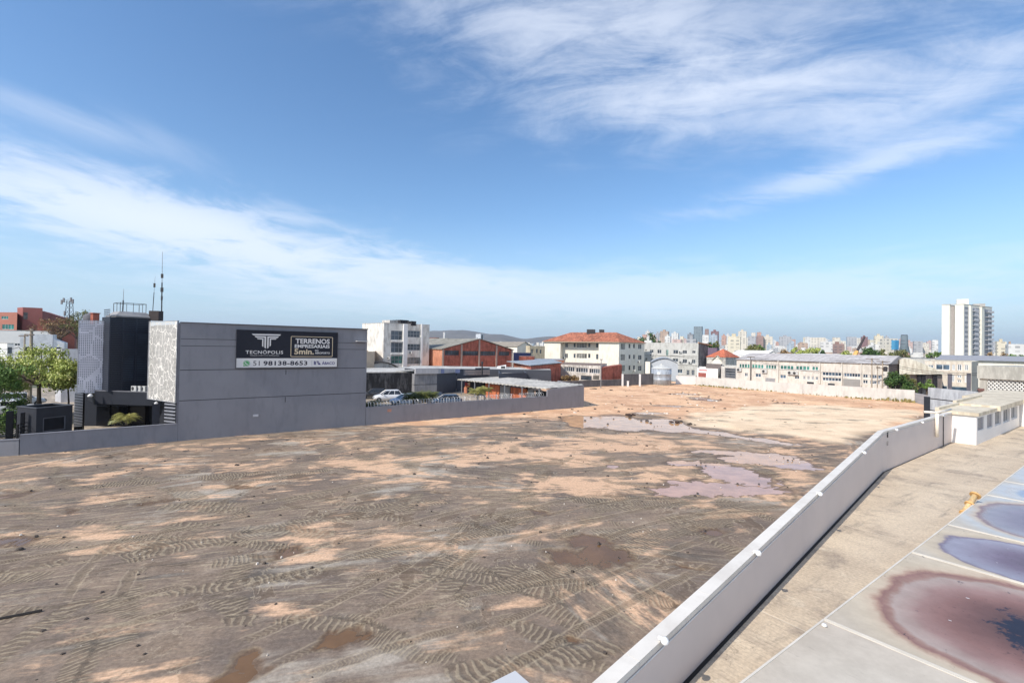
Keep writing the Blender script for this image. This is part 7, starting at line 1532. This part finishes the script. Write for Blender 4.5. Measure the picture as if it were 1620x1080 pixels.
g1 = leafmat('leaf_bright', (134, 150, 68), (194, 200, 112), (208, 206, 140)); g2 = leafmat('leaf_dark', (44, 70, 34), (86, 112, 56)); g3 = leafmat('leaf_olive', (92, 98, 56), (134, 132, 80)); g4 = leafmat('leaf_brown', (128, 104, 70), (164, 136, 96)); g5 = leafmat('leaf_mid', (74, 104, 46), (124, 150, 76))
q = pw(62, 47); tree('spreading_tree', 'broad bright green spreading tree left of the office, with a cream pole inside it', (q.x, q.y, -.1), 7.2, (6.6, 3.4, 2.2), 22000, .11, g1, 11, .22, .45, 54, cz=zt_of(60, 592, 47)+.1)
q = pw(-22, 43); tree('spreading_tree', 'darker green tree cut by the left edge of the photo', (q.x, q.y, -.1), 6.0, (3.2, 2.6, 1.9), 8000, .11, g5, 12, .2, .6, 30, cz=zt_of(0, 605, 42)+.1)
q = pw(110, 51); tree('small_tree', 'light leafy boughs reaching across the pale wall beside the lilac screen', (q.x, q.y, -.1), 5.8, (1.9, 1.4, 2.2), 2600, .12, g5, 13, .1, .5, 20, cz=zt_of(110, 600, 51)+.1)
q = pw(92, 98); tree('bare_tree', 'brownish half bare tree in front of the brown brick building', (q.x, q.y, -.1), 12.5, (4.6, 3.5, 2.4), 1700, .15, g4, 14, .3, .5, 34, cz=zt_of(88, 516, 98)+.1, bare=9, bark=(120, 98, 80))
q = pw(122, 95); tree('bare_tree', 'thin green tree just left of the lilac perforated screen', (q.x, q.y, -.1), 14, (2.2, 2, 3.6), 1500, .16, g3, 15, .2, .8, 20, cz=zt_of(122, 515, 95)+.1, bare=4)
for i, (px, Y, l) in enumerate(((4, 38.5, 'green shrub behind the stub wall at the far left edge'), (24, 44, 'low green shrub left of the white parked car'), (33, 48, 'low bush at the foot of the cream pole'))):
    q = pw(px, Y); tree('shrub', l, (q.x, q.y, -.1), 1.8, (1.3, 1.1, 1.1), 1500, .1, (g5, g2, g5)[i], 30+i, .05, .9, 14, cat='shrub', cz=1.0)
mb = MB(); mb.poly([w3(pw(-40, 37), .012), w3(pw(70, 39.5), .012), w3(pw(64, 62), .012), w3(pw(-60, 62), .012)]); struct(mb, 'street', mk('streetgrey', (150, 144, 136), .9, .1, .4, dirt=(110, 106, 100)), 'pale street behind the railing on the left')
def grass_patch(pa_, n, seed, label, hgt=.25):
    r_ = random.Random(seed); mb = MB(); c = sum(pa_, Vector())/len(pa_)
    for i in range(n):
        a_, b_ = r_.sample(range(len(pa_)), 2); s, t = r_.random(), math.sqrt(r_.random()); p = c+((pa_[a_]*(1-s)+pa_[b_]*s)-c)*t; h = hgt*r_.uniform(.5, 1.3); a = r_.uniform(0, 6.28); d = Vector((math.cos(a), math.sin(a), 0))*.07
        mb.quad(w3(p-d, .0), w3(p+d, .0), w3(p+d*.3, h)+Vector((r_.uniform(-.1, .1), 0, 0)), w3(p-d*.3, h))
    solo(mb, 'grass', label, 'grass', leafmat('grassy', (98, 128, 52), (150, 166, 84)), kind='stuff', fixn=False)
grass_patch([pw(2, 41), pw(50, 46), pw(88, 50), pw(70, 56), pw(10, 52)], 5000, 3, 'bright green grass verge beside the street on the left')
# palms and hedges
def palm(name, label, loc, s, nf, seed, lm, group=None, droop=1.0, trunk=.3):
    r_ = random.Random(seed); loc = Vector(loc); r = thing(name, label, 'palm', tuple(loc), group); mb = MB(); c = loc+Z3*trunk
    for i in range(nf):
        a = 6.283*i/nf+r_.uniform(-.2, .2); L_ = s*r_.uniform(.8, 1.15); up = r_.uniform(.35, 1.25); pts_ = []; d = Vector((math.cos(a), math.sin(a), 0))
        for k in range(9): t = k/8; pts_.append(c+d*L_*t*(1-.15*t*up)+Z3*(L_*up*t-L_*droop*(.55+.35*up)*t*t))
        for k in range(8):
            p, q_ = pts_[k], pts_[k+1]; t = (q_-p).normalized(); sd_ = t.cross(Z3).normalized(); wl = s*.30*math.sin(math.pi*min(1, (k+.8)/8.6))
            for m_ in range(2):
                b_ = p+(q_-p)*(m_/2)
                for sg in (-1, 1): tip = b_+sd_*sg*wl+t*wl*.5-Z3*wl*.35; mb.quad(b_, b_+t*s*.035, tip+t*.01, tip)
    mb.build('fronds', lm, r, fixn=False); mb = MB(); mb.tube([loc-Z3*.1, c], s*.10, 8, s*.08); mb.build('trunk', MC.get('bark_96') or mk('bark_96', (96, 84, 72)), r); return r
q = pw(203, 40.3); palm('palm', 'spiky yellowish green palm before the dark ground floor of the office', (q.x, q.y, .9), 1.15, 26, 1, leafmat('palmy', (128, 130, 66), (176, 168, 100)), trunk=.5)
q = pw(184.5, 39.8); palm('palm', 'small pale agave left of the spiky palm before the office', (q.x, q.y, .9), .6, 16, 2, leafmat('agave', (150, 156, 110), (196, 196, 150)), trunk=.2)
for i, (px, Y, s, l) in enumerate(((583, 50.5, 1.5, 'dark hedge palm tucked against the end of the grey side wall'), (655, 55.5, 1.35, 'bushy cycad palm left of the trio beside the parked cars'), (667, 56.5, 1.4, 'bushy cycad palm in the middle of the trio beside the parked cars'), (679, 58, 1.3, 'bushy cycad palm right of the trio beside the parked cars'), (757, 67, 1.5, 'left of two fan palms before the orange walls'), (768, 69, 1.3, 'right of two fan palms before the orange walls'))):
    q = pw(px, Y); palm('cycad' if i < 4 else 'palm', l, (q.x, q.y, -.02), s*(1.15 if i < 4 else 1.1), 70 if 0 < i < 4 else 40, 40+i, leafmat('cycleaf', (62, 74, 38), (120, 122, 62)) if i < 4 else MC['palmy'], trunk=(zB-.1 if i < 4 else zB-.3) if i > 0 else 1.3, droop=.75)
# trees of the middle distance
md = [(1424, 80, 605, 590, 2.3, 1.5, 'leaf_dark', 'dark bushy tree over the right end of the white boundary wall', 3200, 1.9), (1436, 84, 602, 592, 1.6, 1.1, 'leaf_olive', 'olive half of the bush right of the dark bushy tree', 1500, 1.4), (1466, 78, 612, 602, 1.1, .9, 'leaf_mid', 'small green shrub before the barrel roofed hall', 900, .8),
      (1183, 200, 562, 546, 1.6, 1.2, 'leaf_olive', 'feathery olive tree before the yellow flats', 1300, 2.4), (1191, 205, 562, 543, 1.6, 1.2, 'leaf_olive', 'second feathery olive tree right beside the first', 1300, 2.6), (1199, 210, 560, 546, 1.6, 1.2, 'leaf_mid', 'greener low tree right of the two feathery olive trees', 900, 1.9),
      (1122, 230, 550, 542, 1.1, .9, 'leaf_dark', 'dark tree behind the corner of the grey white block', 700, 1.6), (1132, 235, 551, 540, .9, .8, 'leaf_olive', 'tall feathery tree behind the orange hip roof', 800, 2.2),
      (1026, 330, 540, 527, 2.6, 2, 'leaf_dark', 'pointed dark tree at the left end of the skyline', 700, 2.8), (1012, 340, 541, 533, 3, 2, 'leaf_dark', 'dark low tree just above the cream flats roof corner', 600, 1.8),
      (1372, 260, 560, 548, 1.7, 1.3, 'leaf_dark', 'dark tree right of the crane jib, left one', 1100, 2.4), (1381, 265, 560, 551, 1.6, 1.2, 'leaf_dark', 'dark tree right of the crane jib, right one', 900, 2.0), (1398, 300, 562, 553, 3, 2, 'leaf_olive', 'low olive tree before the pale yellow slab', 600, 1.6),
      (1578, 240, 566, 557, 2, 1.6, 'leaf_brown', 'reddish brown tree right of the tall white tower', 700, 1.5), (1600, 250, 568, 561, 3.2, 2, 'leaf_mid', 'low green tree near the right edge', 600, 1.2), (1478, 270, 563, 556, 2.2, 1.6, 'leaf_mid', 'small green tree left of the tall white tower', 500, 1.1), (902, 99, 602, 592, 1.9, 1, 'leaf_brown', 'brownish shrub beside the weathered brick shed', 900, 1.0)]
for i, (px, Y, yb, yt, rx, ry, lm, l, n_, rz) in enumerate(md):
    q = pw(px, Y); zt_ = zt_of(px, yt, Y); tree('tree' if rz > .95 else 'shrub', l, (q.x, q.y, -.2), zt_+.2, (rx*Y/100 if Y > 150 else rx, ry*Y/100 if Y > 150 else ry, rz*(Y/130 if Y > 150 else 1)), n_, .0022*Y, MC[lm], 60+i, .12+Y*.0006, .9, 16, cat='tree' if rz > .95 else 'shrub')
for i, (x0, x1, yt, lm, l) in enumerate(((1252, 1272, 551, 'leaf_bright', 'bright olive green bush left of the pair over the warehouse roof'), (1270, 1297, 549.5, 'leaf_bright', 'biggest bright green bush over the warehouse roof'), (1324, 1346, 555.5, 'leaf_bright', 'flat yellow green bush left of the crane'), (1404, 1440, 554, 'leaf_olive', 'long low dark bush under the cyan banner building'), (1232, 1254, 553, 'leaf_brown', 'brownish bush left of the bright bushes'), (1295, 1308, 553, 'leaf_dark', 'dark green bush right of the biggest bright one'))):
    Y = 300; xm = (x0+x1)/2; q = pw(xm, Y); zt_ = zt_of(xm, yt, Y); rx = (x1-x0)/2/746*Y; tree('bush', l, (q.x, q.y, -.2), zt_+.2, (rx, rx*.6, min(4, zt_*.5)), 1500, .6, MC[lm], 90+i, .3, .8, 18, cat='bush')
# a far wooded belt that hides the feet of the skyline
mb = MB(); r_ = random.Random(8)
for i in range(9000):
    px = r_.uniform(1110, 1660); Y = r_.uniform(300, 560); q = pw(px, Y); h = r_.uniform(0, 4.5)*(.5+fbm(np.array([px*.04]), np.array([Y*.01]), 2)[0]); p = Vector((q.x, q.y, h)); t = Vector((r_.gauss(0, 1), r_.gauss(0, 1), r_.gauss(0, .6))).normalized(); b_ = t.cross(Vector((r_.gauss(0, 1), r_.gauss(0, 1), r_.gauss(0, 1)))).normalized(); s = r_.uniform(.7, 1.6); mb.quad(p-t*s, p-b_*s*.6, p+t*s, p+b_*s*.6)
solo(mb, 'tree_belt', 'distant low belt of greenery between the roofs and the skyline', 'greenery', g3, kind='stuff', fixn=False)
# ---------------------------------------------------------------- vehicles
def car(label, loc, az, col, kind='hatch', s=1.0, matname=None):
    """car pointing along +x in its own space"""
    m_ = MC.get(matname) or mk(matname, col, .3, .02, 1, spec=.6); gl = MC['cargl'] if 'cargl' in MC else glass('cargl', (28, 34, 42), .08)
    r = thing('parked_car', label, 'car', (0, 0, 0), 'cars in the yard behind the low wall'); hgt = {'hatch': 1.46, 'suv': 1.6, 'van': 1.75}[kind]
    st = [(-2.06, .5, .72, .62), (-2.0, .34, .92, .76), (-1.75, .26, 1.0, .84), (-1.1, .24, 1.02, .87), (0, .24, 1.0, .88), (.8, .24, .97, .87), (1.3, .26, .9, .85), (1.8, .30, .78, .80), (2.02, .36, .66, .70), (2.1, .46, .58, .56)]
    k = 1.06 if kind != 'hatch' else 1; mb = MB(); vs = []; fs = []
    for x, zb_, zt_, hw in st:
        pr = [(hw*.86, zb_), (hw, zb_+.14), (hw*1.01, (zb_+zt_)/2), (hw*.97, zt_-.08), (hw*.86, zt_)]; ring = [(x, y, z*k) for y, z in pr]+[(x, -y, z*k) for y, z in pr[::-1]]; vs += ring
    n = 10
    for i in range(len(st)-1):
        for j in range(n): fs.append((i*n+j, i*n+(j+1) % n, (i+1)*n+(j+1) % n, (i+1)*n+j))
    fs += [tuple(range(n)), tuple(range((len(st)-1)*n, len(st)*n))[::-1]]; mb.add(vs, fs); mb.build('body', m_, r, True)
    zb_ = .97*k; b = [(-1.85, .82), (1.05, .80)]; t = [(-1.45, .64), (.30, .63)]
    if kind == 'van': b = [(-2.0, .84), (1.35, .82)]; t = [(-1.9, .72), (.75, .70)]
    mb = MB(); lo = [(b[0][0], b[0][1]), (b[1][0], b[1][1]), (b[1][0], -b[1][1]), (b[0][0], -b[0][1])]; hi = [(t[0][0], t[0][1]), (t[1][0], t[1][1]), (t[1][0], -t[1][1]), (t[0][0], -t[0][1])]
    mb.add([(x, y, zb_) for x, y in lo]+[(x, y, hgt-.05) for x, y in hi], [(0, 1, 5, 4), (1, 2, 6, 5), (2, 3, 7, 6), (3, 0, 4, 7), (4, 5, 6, 7)]); mb.build('windows', gl, r)
    mb = MB(); mb.add([(x*1.0, y, hgt-.05) for x, y in hi]+[(x*.9, y*.86, hgt+.02) for x, y in hi], [(0, 1, 5, 4), (1, 2, 6, 5), (2, 3, 7, 6), (3, 0, 4, 7), (4, 5, 6, 7), (3, 2, 1, 0)]); mb.build('roof', m_, r)
    mb = MB()
    for i in range(4):
        mb.tube([(lo[i][0], lo[i][1], zb_-.02), (hi[i][0], hi[i][1], hgt-.04)], .045, 5)
    for f in (.36, .68):
        for sg in (1, -1): x0_, x1_ = b[0][0]+(b[1][0]-b[0][0])*f, t[0][0]+(t[1][0]-t[0][0])*f; mb.tube([(x0_, sg*.815, zb_), (x1_, sg*.64, hgt-.04)], .035, 5)
    mb.build('pillars', m_, r)
    for x in (-1.3, 1.32):
        for sg in (1, -1):
            mb = MB(); mb.tube([(x, sg*.70, .32), (x, sg*.90, .32)], .33, 20); w_ = mb.build('wheel', MC['blackm'], r); mb = MB(); mb.tube([(x, sg*.895, .32), (x, sg*.915, .32)], .20, 12); mb.build('rim', MC['steel'], w_)
    for sg in (1, -1):
        mb = MB(); mb.box((1.98, sg*.58, .66*k), (.16, .26, .13)); mb.build('headlight', MC['glasslit'], r); mb = MB(); mb.box((-2.0, sg*.66, .84*k), (.1, .18, .2)); mb.build('taillight', mk('taillight', (150, 20, 20), .3), r)
        mb = MB(); mb.box((.72, sg*.96, 1.0*k), (.12, .16, .12)); mb.build('mirror', m_, r)
    r.location = loc; r.rotation_euler.z = az; r.scale = (s, s, s); return r
def at(px, py, extra=0): q = G(px, py); return (q.x, q.y+extra, .0)
car('white compact SUV parked before the mould streaked wall', at(614, 634.5), R(200), (224, 226, 230), 'suv', 1.0, 'car_white')
car('pale blue white hatchback with its bonnet toward the low wall', at(641, 640), R(215), (176, 192, 212), 'hatch', 1.0, 'car_pale')
car('dark car half hidden behind the cycad palms', at(681, 636), R(160), (44, 42, 52), 'hatch', 1.0, 'car_dark')
car('dark blue car seen over the razor wire in the open yard', at(706, 641), R(195), (50, 74, 100), 'hatch', 1.0, 'car_navy')
car('dark shadowed car behind the white SUV', at(592, 630), R(190), (50, 52, 58), 'hatch', 1.0, 'car_grey')
q = pw(22, 50); car('white car parked in the street under the spreading tree', (q.x, q.y, .02), R(40), (224, 226, 228), 'hatch', 1.0, 'car_white')
q = pw(36, 56); car('silver car parked in the street behind the white one', (q.x, q.y, .02), R(50), (196, 200, 204), 'suv', 1.0, 'car_silver')
# ---------------------------------------------------------------- debris on the lot
mb = MB(); r_ = random.Random(77)
def lump(mb, c, s, r_):
    vs = []; 
    for k in range(5): a = 6.283*k/5+r_.uniform(-.3, .3); vs.append((c.x+s*math.cos(a)*r_.uniform(.7, 1.2), c.y+s*math.sin(a)*r_.uniform(.7, 1.2), c.z-.03))
    for k in range(5): a = 6.283*k/5+r_.uniform(-.3, .3); vs.append((c.x+s*.6*math.cos(a), c.y+s*.6*math.sin(a), c.z+s*r_.uniform(.3, .6)))
    mb.add(vs, [(0, 1, 2, 3, 4), (9, 8, 7, 6, 5)]+[(k, (k+1) % 5, 5+(k+1) % 5, 5+k) for k in range(5)])
for i in range(900):
    if i < 560: x_, y_ = r_.uniform(-34, 24), 5+45*r_.random()**1.2; s = r_.uniform(.02, .09)*(2 if r_.random() < .08 else 1)
    else: x_, y_ = r_.uniform(-5, 60), r_.uniform(50, 104); s = r_.uniform(.06, .26)
    lump(mb, Vector((x_, y_, .02)), s, r_)
solo(mb, 'clods', 'dark clods and stones scattered over the lot', 'clods', mk('clod', (84, 74, 66), .95, .3, 4), kind='stuff')
mb = MB()
for i in range(320):
    x_, y_ = (r_.uniform(-30, 22), r_.uniform(7, 45)) if i < 200 else (r_.uniform(0, 60), r_.uniform(52, 102)); lump(mb, Vector((x_, y_, .02)), r_.uniform(.015, .06) if i < 200 else r_.uniform(.08, .25), r_)
solo(mb, 'rubble', 'pale bits of rubble scattered over the lot', 'rubble', mk('rubblew', (212, 200, 184), .9, .1, 4), kind='stuff')
for px, py, s, l in ((937, 615.5, .7, 'dark heap of earth near the far corner of the low wall'), (998, 657, .55, 'dark clod heap by the right end of the reflecting puddle'), (1065, 668, .5, 'small dark clod heap on the edge of the pale dirt pad'), (967, 618, .6, 'dark heap of earth on the orange clay')):
    mb = MB(); g = G(px, py); 
    for k in range(7): lump(mb, g+Vector((r_.uniform(-s, s), r_.uniform(-s, s), .05)), s*r_.uniform(.3, .6), r_)
    solo(mb, 'earth_heap', l, 'earth heap', mk('heap', (70, 52, 44), .95, .2, 3))
g = G(0, 980); g2_ = G(66, 967); mb = MB(); mb.tube([g-(g2_-g)*.6+Z3*.03, g2_+Z3*.03], .045, 6); solo(mb, 'wooden_pole', 'dark straight pole lying on the dirt at the left edge', 'pole', mk('poledark', (48, 44, 42)))
# ---------------------------------------------------------------- air
HZD = 0.00010
if HZD > 0:
    mb = MB(); mb.obox((-8500, -250, -1.4), (17000, 0, 0), (0, 7200, 0), (0, 0, 260)); m = bpy.data.materials.new('haze'); m.use_nodes = True; t_ = m.node_tree; t_.nodes.clear()
    vp = t_.nodes.new('ShaderNodeVolumePrincipled'); vp.inputs['Density'].default_value = HZD; vp.inputs['Color'].default_value = (.80, .88, 1, 1); vp.inputs['Anisotropy'].default_value = .2; oo = t_.nodes.new('ShaderNodeOutputMaterial'); t_.links.new(vp.outputs[0], oo.inputs['Volume'])
    o = mb.build('haze', m); o['kind'] = 'stuff'; o['label'] = 'thin pale air haze in front of the far hills'
